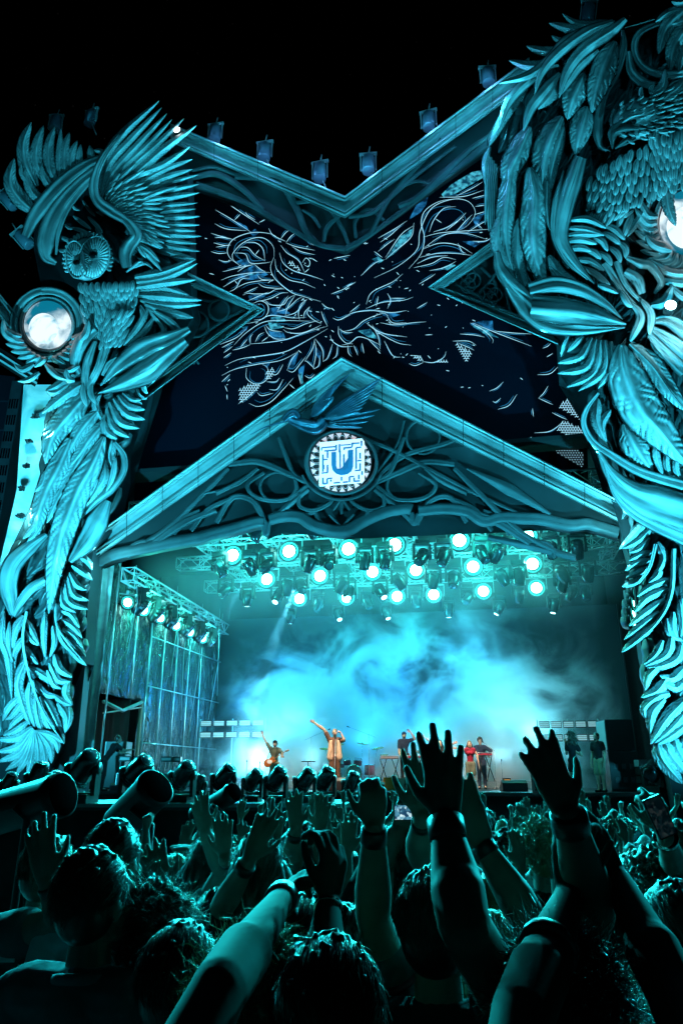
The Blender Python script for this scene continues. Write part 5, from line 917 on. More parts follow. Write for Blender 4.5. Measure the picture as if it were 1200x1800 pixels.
def person(pos, yaw=0.0, h=1.75, label='', group=None, arms=None, legs=None, shirt='black', pants='denim', sleeve=.55, hair='dark', style='short', skin=None, vox=.011, lean=(0, 0), headdir=None, woman=False, pleg=1.0, strands=0, spine=None, shorts=False, skirt=False, handpose=('open', 'open'), pads=True, feet=True, hs=1.0, beard=False, neck=True):
    """yaw 0 = facing +y (towards the stage). arms: {'L'/'R': (elbow, wrist, handdir, backnormal)} in world coordinates, or local tuples via loc_arm"""
    skin = skin or SKIN; s = h/1.75; sH = min(s, 1.0); c, sn = math.cos(yaw), math.sin(yaw); X = V3(c, sn, 0); Y = V3(-sn, c, 0); Z = V3(0, 0, 1); P0 = V3(*pos)
    def W(x, y, z): return P0+X*x*s+Y*y*s+Z*z*s
    t = thing('person', label, 'person', group); B_ = Blob(); G_ = Blob(); L_ = Blob(); wd = .88 if woman else 1.0; lx, ly = lean
    hip, waist, chest, nk = W(0, 0, .95), W(lx*.3, ly*.3, 1.10), W(lx*.7, ly*.7, 1.32), W(lx, ly, 1.49)
    hc = W(lx*1.1, ly*1.1+.02, 1.635) if headdir is None or len(headdir) < 4 else headdir[3]
    sh = {'L': W(lx-.175*wd, ly, 1.425), 'R': W(lx+.175*wd, ly, 1.425)}
    # legs
    legs = legs or {'L': ((-.095, .02, .50), (-.10, -.02, .085), (-.12, .14, .035)), 'R': ((.095, .02, .50), (.10, -.02, .085), (.12, .14, .035))}
    for k, sx in (('L', -1), ('R', 1)):
        hj = W(.085*sx, 0, .92); kn, an, to = (W(*q) for q in legs[k])
        for Q_, inf, st in ((B_, 0, 1), (L_, .016, .5 if shorts else 1)):
            if Q_ is L_ and skirt: continue
            if Q_ is L_ and shorts: Q_.cap(hj, hj*.18+kn*.82, .092*s+inf, .075*s+inf+.01); continue
            Q_.cap(hj, kn, .088*s*wd+inf, .056*s+inf); mid = kn*.7+an*.3+Y*-.012*s; Q_.cap(kn, mid, .055*s+inf, .056*s+inf*pleg); Q_.cap(mid, an, .054*s+inf*pleg, .036*s+inf*pleg*1.2)
        B_.cap(an, to, .036*s, .028*s); B_.cap(an-Y*.03*s-Z*.04*s, to, .032*s, .026*s)
        if feet: fq = Blob(); fq.cap(an-Y*.045*s-Z*.045*s, to+Y*.01*s, .042*s, .036*s); fq.cap(an-Z*.01, an-Z*.04*s, .045*s, .045*s); fq.build('shoe', CL['black'] if not skirt else CL['black'], t, vox, 2)
    for Q_, inf in ((B_, 0), (L_, .014)): Q_.cap(W(-.06, 0, .93), W(.06, 0, .93), .098*s+inf, .098*s+inf)
    if skirt: 
        for sx in (-1, 0, 1): L_.cap(W(.03*sx, 0, 1.0), W(.07*sx, .0, .70), .10*s, .125*s)
    for Q_, inf in ((B_, 0), (G_, .016)):
        Q_.cap(hip, waist, .125*s*wd+inf, .112*s*wd+inf, lat=X, fl=.78, n=16); Q_.cap(waist, chest, .115*s*wd+inf, .142*s*wd+inf, lat=X, fl=.74, n=16); Q_.cap(chest-X*.04*s, chest+Z*.06*s, .130*s*wd+inf, .125*s*wd+inf, lat=X, fl=.72, n=16); Q_.cap(chest+X*.04*s, chest+Z*.06*s, .130*s*wd+inf, .125*s*wd+inf, lat=X, fl=.72, n=16)
        Q_.cap(sh['L']*.8+nk*.2, sh['R']*.8+nk*.2, .062*s+inf, .062*s+inf, n=12); Q_.cap(nk-Z*.06*s, sh['L'], .05*s+inf, .05*s+inf); Q_.cap(nk-Z*.06*s, sh['R'], .05*s+inf, .05*s+inf)
    if woman: 
        for Q_, inf in ((B_, 0), (G_, .014)):
            for sx in (-1, 1): Q_.ell(chest+X*.065*sx*s+Y*.085*s-Z*.01*s, (.058*s+inf, .058*s+inf, .06*s+inf))
    if pads: G_.cap(nk-Z*.03*s, nk-Z*.005*s, .062*s, .056*s)      # collar
    # arms
    bands = []
    for k, sx in (('L', -1), ('R', 1)):
        a = (arms or {}).get(k)
        if a is None: el, wr, hd_, nb = W(.235*sx*wd, -.02, 1.15), W(.25*sx*wd, .06, .90), -Z+Y*.15, X*sx
        elif a[0] == 'w': _, el, wr, hd_, nb = a; el = np.array(el, float); wr = np.array(wr, float)
        else:
            ud, fd, hd_, nb = a; ud = nrm(X*ud[0]+Y*ud[1]+Z*ud[2]); fd = nrm(X*fd[0]+Y*fd[1]+Z*fd[2]); el = sh[k]+ud*.285*s; wr = el+fd*.25*s
            hd_ = X*hd_[0]+Y*hd_[1]+Z*hd_[2]; nb = X*nb[0]+Y*nb[1]+Z*nb[2]
        S_ = sh[k]; lift_ = max(0, nrm(el-S_)[2])*.05*s; S2 = S_+Z*lift_
        asz = np.linalg.norm(wr-el)/(.25*s)*.3+.7
        for Q_, inf in ((B_, 0), (G_, .014)):
            Q_.cap(chest+X*.1*sx*s, S2, .07*s+inf, .062*s+inf)
            if Q_ is G_:
                if sleeve > 0: e2 = S2+(el-S2)*min(1, sleeve); Q_.cap(S2, e2, .06*s+inf, .052*s+inf+.006)
                if sleeve > 1: Q_.cap(el, el+(wr-el)*(sleeve-1), .05*s+inf, .042*s+inf)
            else:
                m_ = S2*.45+el*.55; Q_.cap(S2, m_, .057*s*wd, .050*s*wd); Q_.cap(m_, el, .050*s*wd, .041*s*wd)
                f1 = el*.68+wr*.32; ls = np.cross(nrm(wr-el), nrm(nb)); Q_.cap(el, f1, .042*s*wd, .045*s*wd); Q_.cap(f1, wr, .045*s*wd, .0265*s*wd, lat=ls, fl=.85)
                hand(Q_, wr+nrm(hd_)*.012*s, hd_, nb, -sx, handpose[0 if k == 'L' else 1], s*hs)
        bands.append((k, el, wr))
    # head
    hdv = nrm(headdir[:3]) if headdir is not None else Y
    hY = nrm(hdv); hX = nrm(np.cross(hY, Z)); hZ = np.cross(hX, hY); ax = [hX, hY, hZ]
    def Hh(x, y, z): return hc+hX*x*sH+hY*y*sH+hZ*z*sH
    B_.cap(nk-Z*.05*sH, Hh(0, -.02, -.06), .060*sH*wd, .054*sH*wd, n=14)
    B_.ell(Hh(0, -.012, .025), (.076*sH, .098*sH, .098*sH), ax); B_.ell(Hh(0, .02, -.035), (.062*sH, .070*sH, .075*sH), ax)
    B_.cap(Hh(-.03, .045, -.085), Hh(.03, .045, -.085), .028*sH, .028*sH); B_.cap(Hh(-.05, 0, -.07), Hh(-.02, .06, -.09), .02*sH, .022*sH); B_.cap(Hh(.05, 0, -.07), Hh(.02, .06, -.09), .02*sH, .022*sH)
    B_.cap(Hh(0, .082, .02), Hh(0, .104, -.022), .010*sH, .015*sH); B_.cap(Hh(-.035, .075, .03), Hh(.035, .075, .03), .015*sH, .015*sH); B_.cap(Hh(-.018, .082, -.055), Hh(.018, .082, -.055), .010*sH, .010*sH)
    for sx in (-1, 1): B_.ell(Hh(.079*sx, -.01, -.005), (.011*sH, .020*sH, .032*sH), ax); B_.cap(Hh(.045*sx, .055, -.02), Hh(.05*sx, .02, -.02), .02*sH, .02*sH)
    body = B_.build('body', skin, t, vox, 3)
    if hdv[1] < .3:
        for sx in (-1, 1): q = MB(); q.ell(Hh(.030*sx, .079, .008), (.011*sH, .010*sH, .009*sH), n=10, m=8); q.build('eye', MATS['eye_gloss'], body)
        q = MB(); q.tube([Hh(-.022, .092, -.055), Hh(0, .096, -.058), Hh(.022, .092, -.055)], .0045*sH, 6); q.build('lips', mat('lips', (.3, .08, .07), .5), body)
    G_.build('shirt', CL[shirt], t, vox, 4); L_.build('skirt' if skirt else ('shorts' if shorts else 'trousers'), CL[pants], t, vox*1.1, 4)
    # hair
    hm = HAIR[hair]; Hb = Blob(); lumps = 0
    if style != 'bald':
        Hb.ell(Hh(0, -.028, .042), (.087*sH, .098*sH, .098*sH), ax); Hb.ell(Hh(0, -.045, -.005), (.080*sH, .078*sH, .085*sH), ax)
        if style in ('short', 'long', 'bun'):
            for i in range(60): a = rng.uniform(0, 6.28); e = rng.uniform(.1, 1.45); v = V3(math.cos(a)*math.cos(e)*.083, math.sin(a)*math.cos(e)*.092-.028, math.sin(e)*.095+.042); Hb.cap(Hh(*v), Hh(*(v*1.04+V3(0, .012*math.sin(i), .004))), .009*sH, .006*sH, n=6)
        if style == 'curly':
            for i in range(150): a = rng.uniform(0, 6.28); e = rng.uniform(-.5, 1.5); v = V3(math.cos(a)*math.cos(e)*.10, math.sin(a)*math.cos(e)*.11-.03, math.sin(e)*.115+.04); v = v*(1 if v[1] < .05 or v[2] > .06 else .75); Hb.cap(Hh(*v), Hh(*(v*1.08+rng.normal(size=3)*.008)), .017*sH, .010*sH, n=6)
        if style in ('long', 'curlylong'):
            n_ = 26 if style == 'long' else 80
            for i in range(n_):
                a = math.pi*(1.0+rng.uniform(-.08, 1.08)); x0_, y0_ = math.cos(a)*.082, math.sin(a)*.082-.02; L = rng.uniform(.22, .34) if style == 'long' else rng.uniform(.1, .3); wv = .02 if style == 'long' else .05
                p = Hh(x0_, y0_, .03)
                for j in range(3): 
                    p2 = p-Z*L/3*sH+X*rng.normal()*wv*.5*sH+Y*(-.012-.5*wv*rng.random())*sH+hX*x0_*.25*sH; Hb.cap(p, p2, .020*sH, .015*sH, n=6); p = p2
            if style == 'curlylong':
                for i in range(120): a = rng.uniform(0, 6.28); e = rng.uniform(-.6, 1.5); v = V3(math.cos(a)*math.cos(e)*.12, math.sin(a)*math.cos(e)*.12-.04, math.sin(e)*.125+.03); v = v if v[1] < .03 or v[2] > .05 else v*.7; Hb.cap(Hh(*v), Hh(*(v*1.1+rng.normal(size=3)*.012)), .018*sH, .012*sH, n=6)
        if style == 'bun': Hb.ell(Hh(0, -.08, .14), (.038*sH, .038*sH, .035*sH), ax)
        ho_ = Hb.build('hair', hm, t, vox*.8, 1)
        if strands:
            sm = MB()
            for i in range(strands):
                a = rng.uniform(0, 6.28); e = math.asin(rng.uniform(-.35, 1)); cr = style in ('curly', 'curlylong'); k_ = 1.08 if cr else 1.0
                v = V3(math.cos(a)*math.cos(e)*.088*k_, math.sin(a)*math.cos(e)*.100*k_-.028, math.sin(e)*.100*k_+.042)
                if v[1] > .05 and v[2] < .05: continue
                out = nrm(v-V3(0, -.02, 0)); dn = nrm(np.cross(np.cross(out, V3(.15*math.sin(i), -1, -.35+.4*math.sin(i*1.7))), out)+out*(.10 if not cr else .5)+rng.normal(size=3)*(.09 if not cr else .45)); L = (.045 if style == 'short' else .09)*rng.uniform(.6, 1.3)
                pts = [Hh(*v)]; 
                for j in range(4): 
                    dn = nrm(dn+(-out*.12 if not cr else rng.normal(size=3)*.55)+V3(0, 0, -.05)); v = v+dn*L/4; pts.append(Hh(*v))
                sm.tube(pts, [.0010*sH, .0011*sH, .0009*sH, .0007*sH, .0003*sH], 3, cap=False)
            sm.build('hair_strands', hm, t)
    if beard: bb_ = Blob(); bb_.ell(Hh(0, .035, -.075), (.055*sH, .058*sH, .048*sH), ax); bb_.build('beard', HAIR['ginger'] if hair == 'ginger' else HAIR['dark'], t, vox*.8, 2)
    return t, dict(sh=sh, hc=hc, bands=dict((k, (e, w_)) for k, e, w_ in bands), W=W, X=X, Y=Y, Z=Z, s=s)
def band(t, info, k, f=.88, r=.031, w_=.03, mt=None, name='wristband'):
    e, wv = info['bands'][k]; d = nrm(wv-e); c = e+(wv-e)*f; q = MB(); q.lathe(c, d, [(-w_/2, r*info['s']*.9), (-w_/2+.002, r*info['s']), (w_/2-.002, r*info['s']), (w_/2, r*info['s']*.9)], 16); return q.build(name, mt or M_BLACK, t)
# ---------------- performers
def standpos(px, y, z=SZ): 
    py = 1380
    for _ in range(8): p = PY(px, py, y); py += (p[2]-z)*1478/y
    return PY(px, py, y)
def armW(*pts): return [PY(*p) for p in pts]
YF = R(180)
# singer
yS = 26.6; p = standpos(588, yS); 
el, wr = PY(570, 1283, yS-.05), PY(553, 1271, yS-.1); eR, wR = PY(605, 1302, yS-.22), PY(600, 1290, yS-.2)
sgr, inf = person(p, YF, 2.0, 'singer in beige vest with one arm flung up, holding a microphone to his mouth', arms={'R': ('w', el, wr, V3(-.9, -.2, .55), V3(0, 1, .2)), 'L': ('w', eR, wR, V3(-.5, -.3, .6), V3(.6, -.3, .2))}, shirt='brown', pants='brown', sleeve=.6, hair='ginger', style='short', skin=SKINL, handpose=('fist', 'relax'), pleg=2.6, beard=True, vox=.012)
v_ = Blob(); W_ = inf['W']
for sx in (-1, 1): v_.cap(W_(.10*sx, .02, 1.36), W_(.13*sx, .03, .92), .10, .12, lat=inf['X'], fl=.95); v_.cap(W_(.09*sx, -.05, 1.38), W_(.1*sx, -.05, .92), .105, .12)
v_.build('vest', CL['beige'], sgr, .012, 3)
hc = inf['hc']; q = MB(); mp_ = hc+V3(.0, -.13, -.06); q.lathe(mp_, nrm(V3(.15, -.3, -.7)), [(-.03, .015), (-.02, .028), (.02, .028), (.035, .018), (.17, .014), (.18, .01)], 10); tag(q.build('microphone', M_BLACK), 'hand microphone held at the mouth of the singer in the vest', 'microphone')
q = MB(); q.tube([mp_+V3(.03, -.03, -.16), V3(mp_[0]-.02, mp_[1]-.15, SZ+.03)], .013, 8); q.lathe((mp_[0]-.02, mp_[1]-.15, SZ), (0, 0, 1), [(0, .14), (.03, .14), (.04, .03)], 16); tag(q.build('microphone_stand', M_STEEL), 'straight steel microphone stand in front of the singer', 'microphone stand')
# guitarist
yG = 29.2; p = standpos(481, yG); s0 = PY(470, 1306, yG)
gt, inf = person(p, YF+.15, 1.72, 'guitarist in patterned shirt and cap with one fist raised, guitar slung low', arms={'R': ('w', PY(467, 1303, yG), PY(461, 1291, yG), V3(-.3, 0, 1), V3(0, 1, 0)), 'L': ('w', PY(497, 1325, yG-.15), PY(494, 1331, yG-.28), V3(.6, -.2, .3), V3(0, -.5, 1))}, shirt='floral', pants='khaki', sleeve=.6, hair='dark', skin=SKINL, handpose=('fist', 'claw'), pleg=1.5, beard=True)
gu = thing('electric_guitar', 'sunburst electric guitar hanging across the guitarist in the cap', 'guitar')
gc = PY(474, 1339, yG-.28); gd = nrm(PY(503, 1320, yG-.28)-gc); q = Blob(); up_ = np.cross(gd, V3(0, -1, 0))
for o_, r_ in ((-.09, .15), (.1, .125), (.0, .105)): q.m.ell(gc+gd*o_, (r_, .024, r_), n=20, m=12)
q.cap(gc+gd*.1+up_*.09, gc+gd*.22+up_*.1, .03, .02, fl=.8); q.cap(gc+gd*.1-up_*.09, gc+gd*.19-up_*.09, .03, .02, fl=.8)
q.build('body', mat('sunburst', (.42, .13, .03), .2), gu, .010, 2)
q = MB(); q.tube([gc+gd*.15+V3(0, -.025, 0), gc+gd*.68+V3(0, -.02, 0)], .017, 6); q.tube([gc+gd*.68, gc+gd*.82+up_*.03], [.03, .036], 6); q.build('neck', mat('maple', (.4, .2, .08), .35), gu)
q = MB(); q.ell(gc+V3(0, -.028, 0), (.10, .006, .07), n=14, m=6); q.build('pickguard', M_WHITE, gu)
q = MB(); q.tube([gc+gd*-.2, PY(478, 1312, yG-.2), PY(488, 1306, yG-.05), gc+gd*.2+up_*.08], .014, 6); q.build('strap', M_BLACK, gu)
cp = Blob(); hc = inf['hc']; cp.ell(hc+V3(0, 0, .075), (.09, .105, .06)); cp.cap(hc+V3(-.04, -.09, .07), hc+V3(.04, -.09, .07), .03, .03, fl=.4); cp.build('cap', CL['black'], gt, .01, 1)
# keyboard player
yK = 29.0; p = standpos(712, yK, SZ+.28)
kp, inf = person(p, YF, 1.74, 'keyboard player in navy t-shirt and cap with one arm raised beside his head', arms={'L': ('w', PY(729, 1299, yK), PY(721, 1287, yK-.1), V3(-.7, -.1, .7), V3(0, 1, .3)), 'R': ('w', PY(701, 1323, yK-.1), PY(706, 1331, yK-.35), V3(.5, -.6, -.3), V3(0, 0, 1))}, shirt='navy', pants='black', hair='dark', skin=SKINL, beard=True, handpose=('relax', 'relax'))
cp = Blob(); hc = inf['hc']; cp.ell(hc+V3(0, 0, .06), (.09, .105, .07)); cp.build('beanie', CL['navy'], kp, .01, 1)
# woman with arms out (behind the big raised hand)
yW = 27.8; p = standpos(776, yW)
person(p, YF, 1.68, 'singer in black top with dark fringe and both arms stretched out sideways', arms={'R': ('w', PY(757, 1305, yW), PY(745, 1296, yW-.05), V3(-.8, 0, .55), V3(0, 1, 0)), 'L': ('w', PY(790, 1315, yW), PY(795, 1308, yW-.2), V3(.7, 0, .3), V3(0, 1, 0))}, shirt='black', pants='rust', sleeve=0, hair='dark', style='long', skin=SKINL, woman=True)
yR = 28.0; p = standpos(829, yR)
person(p, YF-.1, 1.66, 'singer in maroon top and patterned shorts with long wavy hair, one arm out', arms={'R': ('w', PY(815, 1319, yR), PY(804, 1316, yR-.1), V3(-1, 0, .1), V3(0, 1, 0)), 'L': ('w', PY(838, 1327, yR), PY(841, 1343, yR-.1), V3(.1, -.1, -1), V3(1, 0, 0))}, shirt='maroon', pants='floral', sleeve=0, hair='brown', style='long', skin=SKINL, woman=True, shorts=True)
yN = 29.6; p = standpos(848, yN)
person(p, YF-.2, 1.84, 'tall musician in navy shirt standing behind a keyboard near the smoke', arms={'R': ('w', PY(836, 1321, yN-.1), PY(842, 1328, yN-.4), V3(0, -.8, -.2), V3(0, 0, 1)), 'L': ('w', PY(862, 1320, yN-.1), PY(858, 1329, yN-.4), V3(0, -.8, -.2), V3(0, 0, 1))}, shirt='navy', pants='navy', sleeve=1.8, hair='dark', style='curly', skin=SKINL)
yB = 22.6; p = standpos(1012, yB)
person(p, R(25), 1.66, 'woman with big curly hair and short skirt seen from behind, filming at stage right', arms={'L': ('w', PY(995, 1325, yB+.1), PY(993, 1306, yB+.2), V3(.1, .3, 1), V3(0, -1, 0)), 'R': ('w', PY(1022, 1328, yB+.1), PY(1004, 1318, yB+.3), V3(-.4, .3, .6), V3(0, -1, 0))}, shirt='black', pants='black', sleeve=.5, hair='brown', style='curlylong', skin=SKINL, woman=True, skirt=True, handpose=('relax', 'relax'), hs=.95)
yC = 24.0; p = standpos(1058, yC)
person(p, R(125), 1.72, 'bearded man in black t-shirt and pale shorts standing sideways at stage right', shirt='black', pants='khaki', hair='dark', skin=SKINL, shorts=True, beard=True)
yT = 26.0; p = standpos(178, yT)
person(p, R(-60), 1.75, 'crew member in dark clothes bending near the side doorway at left', lean=(.0, .35), shirt='black', pants='black', hair='dark', arms={'L': ((-.1, .6, -.7), (.2, .9, -.1), (0, 1, 0), (0, 0, 1)), 'R': ((.1, .7, -.5), (-.1, .9, .2), (0, 1, 0), (0, 0, 1))}, handpose=('claw', 'claw'))
# ---------------- instruments and gear on the stage
def onst(px, y, z=SZ): p = standpos(px, y, z); return p
def mstand(px, y, label, hgt=1.45, boom=0.0, z=SZ):
    p = onst(px, y, z); t = thing('microphone_stand', label, 'microphone stand'); q = MB(); q.tube([p, p+V3(0, 0, hgt)], .013, 6)
    for a in range(3): q.tube([p+V3(0, 0, .12), p+V3(.3*math.cos(a*2.1), .3*math.sin(a*2.1), .01)], .011, 5)
    top = p+V3(0, 0, hgt)
    if boom: q.tube([top-V3(boom*.35, 0, -.12*-1), top+V3(boom, 0, .28)], .010, 5); top = top+V3(boom, 0, .28)
    q.build('pole', M_STEEL, t); q = MB(); q.lathe(top, nrm(V3(boom+.01, -.4, .3)), [(-.08, .012), (0, .02), (.03, .028), (.06, .02)], 10); q.build('microphone', M_BLACK, t)
mstand(432, 27.5, 'short microphone stand left of the guitarist', .95); mstand(455, 27.0, 'short microphone stand beside the monitor of the guitarist', .9); mstand(545, 30, 'tall boom microphone stand between guitarist and singer', 1.9, .7); mstand(649, 30, 'tall boom microphone stand over the drum kit', 2.0, -.8); mstand(872, 29.2, 'boom microphone stand right of the second keyboard', 1.4, -.4); mstand(884, 28, 'short microphone stand near the right monitor wedge', 1.0, 0)
q = MB(); p = onst(541, 28.5); q.tube([p, p+V3(0, 0, .95)], .02, 8); q.lathe(p+V3(0, 0, .95), (0, 0, 1), [(0, .25), (.03, .27), (.035, .25)], 20); q.lathe(p, (0, 0, 1), [(0, .2), (.03, .2), (.04, .03)], 16); tag(q.build('round_table', M_BLACK), 'small round black pedestal table left of the singer', 'table')
# drum kit
dk = thing('drum_kit', 'drum kit with many chrome stands and cymbals behind the singer', 'drum kit'); o0 = onst(622, 31.0, SZ+.28)
CH = mat('chrome', (.75, .75, .78), .12, 1.0); SHELL = mat('drum_shell', (.35, .04, .12), .2); HEAD = mat('drum_head', (.7, .7, .68), .5); BR = mat('cymbal', (.75, .5, .2), .2, .9)
def drum(c, ax, r, d, nm):
    q = MB(); c = o0+V3(*c); q.lathe(c, ax, [(0, r), (d, r)], 24); f = q.build(nm, SHELL, dk); q = MB(); q.lathe(c, ax, [(-.006, 0), (-.005, r*.97), (0, r*.99)], 24); q.lathe(c, ax, [(-.01, r*.98), (-.01, r*1.05), (.03, r*1.05), (.03, r)], 24); q.build('hoop', CH, f)
drum((0, -.3, .3), (0, 1, 0), .29, .42, 'bass_drum'); drum((-.28, -.2, .82), (0.1, .4, -1), .15, .2, 'tom'); drum((.16, -.2, .82), (-.1, .4, -1), .16, .22, 'tom'); drum((.62, .1, .62), (0, .1, -1), .2, .38, 'floor_tom'); drum((-.55, .15, .66), (0, .1, -1), .18, .15, 'snare_drum'); drum((-.95, .1, .6), (0, .1, -1), .19, .36, 'floor_tom')
for (x, y_, z, r) in ((-1.15, 0, 1.22, .24), (-.6, -.1, 1.4, .22), (.35, -.05, 1.42, .24), (.95, 0, 1.25, .26), (1.2, .2, 1.0, .2), (-.85, .25, .95, .18)):
    q = MB(); q.lathe(o0+V3(x, y_, z), (.15*math.sin(x*5), -.25, 1), [(-.012, r), (0, r*.6), (.008, .04), (.025, .035), (.03, 0)], 24); q.build('cymbal', BR, dk)
    q = MB(); b0 = o0+V3(x*.85, y_+.1, 0); q.tube([b0+V3(0, 0, .1), o0+V3(x*.9, y_+.05, z*.7), o0+V3(x, y_, z)], .012, 6)
    for a in range(3): q.tube([b0+V3(0, 0, .3), b0+V3(.24*math.cos(a*2.1+x), .24*math.sin(a*2.1+x), 0)], .011, 5)
    q.build('stand', CH, dk)
def keyboard(px0, px1, py, y, label, red=False):
    t = thing('keyboard', label, 'keyboard'); a = PY(px0, py, y); b = PY(px1, py, y); b[2] = a[2]; L = np.linalg.norm(b-a); d = (b-a)/L; c = (a+b)/2; q = MB(); q.box(c, (L, .34, .09)); q.build('body', M_BLACK, t)
    q = MB(); q.box(c+V3(0, -.172, .0), (L*.98, .01, .05)); q.build('front_panel', mat('panel_red', (.4, .02, .05), .4) if red else mat('panel_grey', (.35, .3, .32), .4), t)
    q = MB(); n = 36
    for i in range(n): q.box(c+V3((-.5+(i+.5)/n)*L*.92, -.08, .052), (L*.92/n*.86, .15, .018))
    q.build('keys', M_WHITE, t); q = MB(); z0 = SZ+.28 if y > 28.5 else SZ
    for sx in (-.33, .33):
        q.tube([c+V3(sx*L-.12, .1, -.05), V3(c[0]+sx*L+.14, y-.1, z0)], .02, 6); q.tube([c+V3(sx*L+.12, .1, -.05), V3(c[0]+sx*L-.14, y-.1, z0)], .02, 6)
    q.build('leg', M_BLACK, t); return t
keyboard(668, 700, 1332, 28.7, 'keyboard with grey front at the left of the keyboard player'); keyboard(712, 748, 1331, 28.7, 'red fronted keyboard right of the keyboard player', True); keyboard(730, 766, 1322, 29.3, 'small tilted synthesizer behind the red fronted keyboard'); keyboard(838, 863, 1326, 28.9, 'keyboard on crossed legs in front of the tall musician', True)
def amp(px0, px1, py0, py1, y, col, label, grille):
    t = thing('amplifier', label, 'amplifier'); p = onst((px0+px1)/2, y); w_ = (px1-px0)*y/1380; h_ = (py1-py0)*y/1478
    q = MB(); q.box(p+V3(0, .15, h_/2), (w_, .28, h_)); q.build('cabinet', col, t); q = MB(); q.box(p+V3(0, .008, h_*.45), (w_*.86, .02, h_*.72)); q.build('grille', grille, t); q = MB(); q.box(p+V3(0, .15, h_+.02), (w_*.3, .03, .02)); q.build('handle', M_BLACK, t); return t, p
amp(674, 698, 1357, 1380, 27.0, mat('orange_vinyl', (.62, .27, .03), .5), 'orange guitar amplifier cabinet in front of the keyboard player', mat('orange_grille', (.5, .25, .05), .8))
t_, p_ = amp(700, 726, 1358, 1380, 26.7, mat('cream_vinyl', (.62, .5, .38), .5), 'cream amplifier cabinet with a small dark mark beside the orange one', mat('cream_grille', (.58, .48, .38), .8))
q = MB(); q.tube([p_+V3(-.04, -.01, .12), p_+V3(0, -.01, .34), p_+V3(.03, -.01, .12)], .014, 5); q.tube([p_+V3(-.05, -.01, .2), p_+V3(.06, -.01, .22)], .010, 5); q.build('mark', M_BLACK, t_)
def wedge(px, wpx, hpx, y, label, col=None):
    t = thing('monitor_wedge', label, 'stage monitor'); p = onst(px, y); w_ = wpx*y/1380; h_ = hpx*y/1478; q = MB(); V = []
    for sx in (-.5, .5): V += [p+V3(sx*w_, -.05, 0), p+V3(sx*w_, .45, 0), p+V3(sx*w_, .45, .12), p+V3(sx*w_, .12, h_), p+V3(sx*w_, -.05, h_*.75)]
    q.add(V, [(0, 1, 2, 3, 4), (9, 8, 7, 6, 5)]+[(i, (i+1) % 5+0, (i+1) % 5+5, i+5) for i in range(5)], smooth=False); q.build('cabinet', col or M_BLACK, t)
    q = MB(); q.box(p+V3(0, -.06, h_*.38), (w_*.9, .01, h_*.6)); q.build('grille', mat('grille_dark', (.05, .05, .055), .8), t); return t
M_WB = mat('wedge_brown', (.16, .11, .09), .6)
wedge(591, 66, 24, 25.8, 'wide brown lit monitor wedge right in front of the singer', M_WB); wedge(468, 34, 20, 27.3, 'dark monitor wedge at the feet of the guitarist', M_WB); wedge(905, 44, 20, 25.2, 'dark monitor wedge right of the band under the smoke'); wedge(663, 26, 16, 26, 'small brown monitor wedge left of the orange amplifier', M_WB); wedge(206, 26, 16, 24.6, 'small dark monitor wedge near the side doorway'); wedge(778, 40, 12, 25.4, 'low dark monitor wedge below the singer with outstretched arms')
lb = thing('lamp_box', 'small orange lit box standing behind the right monitor wedge', 'lamp'); q = MB(); p = onst(891, 26.5); q.box(p+V3(0, 0, .2), (.25, .2, .4)); q.build('case', M_BLACK, lb); q = MB(); q.box(p+V3(0, -.105, .22), (.2, .01, .28)); q.build('lamp', mat('amber_lamp', (.6, .25, .05), .4, emit=(1, .35, .08), es=.7), lb)
# right speaker stack and gear
sp_ = thing('speaker_stack', 'tall black speaker cabinet with pale side on a lower rack at stage right', 'speaker'); yP = 24.6; p = onst(1102, yP)
zt = PY(1100, 1264, yP)[2]; zm = PY(1100, 1320, yP)[2]
q = MB(); q.box(p+V3(0, .5, (zt+zm)/2-SZ), (.86, .9, zt-zm-.02)); q.build('cabinet', mat('pa_black', (.02, .022, .024), .45), sp_)
q = MB(); q.box(p+V3(-.44, .5, (zt+zm)/2-SZ), (.02, .84, zt-zm-.08)); q.build('side_grille', mat('pa_grille', (.32, .36, .37), .6), sp_)
q = MB(); q.box(p+V3(.02, .5, (zm-SZ)/2), (.94, .9, zm-SZ-.02)); q.build('rack', mat('pa_black', (.02, .022, .024), .45), sp_)
q = MB()
for i in range(3):
    for j in range(2): q.box(p+V3(-.25+.25*i, .04, .35+.4*j), (.12, .02, .16))
q.build('panel', mat('rack_panel', (.06, .07, .08), .3), sp_)
for j, (px, y, n_) in enumerate(((1145, 24.0, 4), (1068, 25.5, 3))):
    t = thing('equipment_rack', ['cluttered rack of cables and small gear beside the eagle column', 'slim rack of cables between the man in shorts and the speaker stack'][j], 'rack'); p = onst(px, y)
    for k in range(n_): q = MB(); q.box(p+V3(0, .3, .12+.24*k), (.5-.15*j, .4, .2)); q.box(p+V3(.05, .09, .12+.24*k), (.3-.1*j, .02, .06)); q.build('unit', [M_BLACK, MATS['panel_grey']][k % 2 if k != 1 else 0], t)
    q = MB()
    for k in range(9): a = rng.uniform(-.2, .2, 3); q.tube([p+V3(a[0], .08, .9*rng.random()+.1), p+V3(a[1], 0, .5), p+V3(a[2], .05, .1)], .009, 5)
    q.build('cable', MATS['cable_grey'], t)
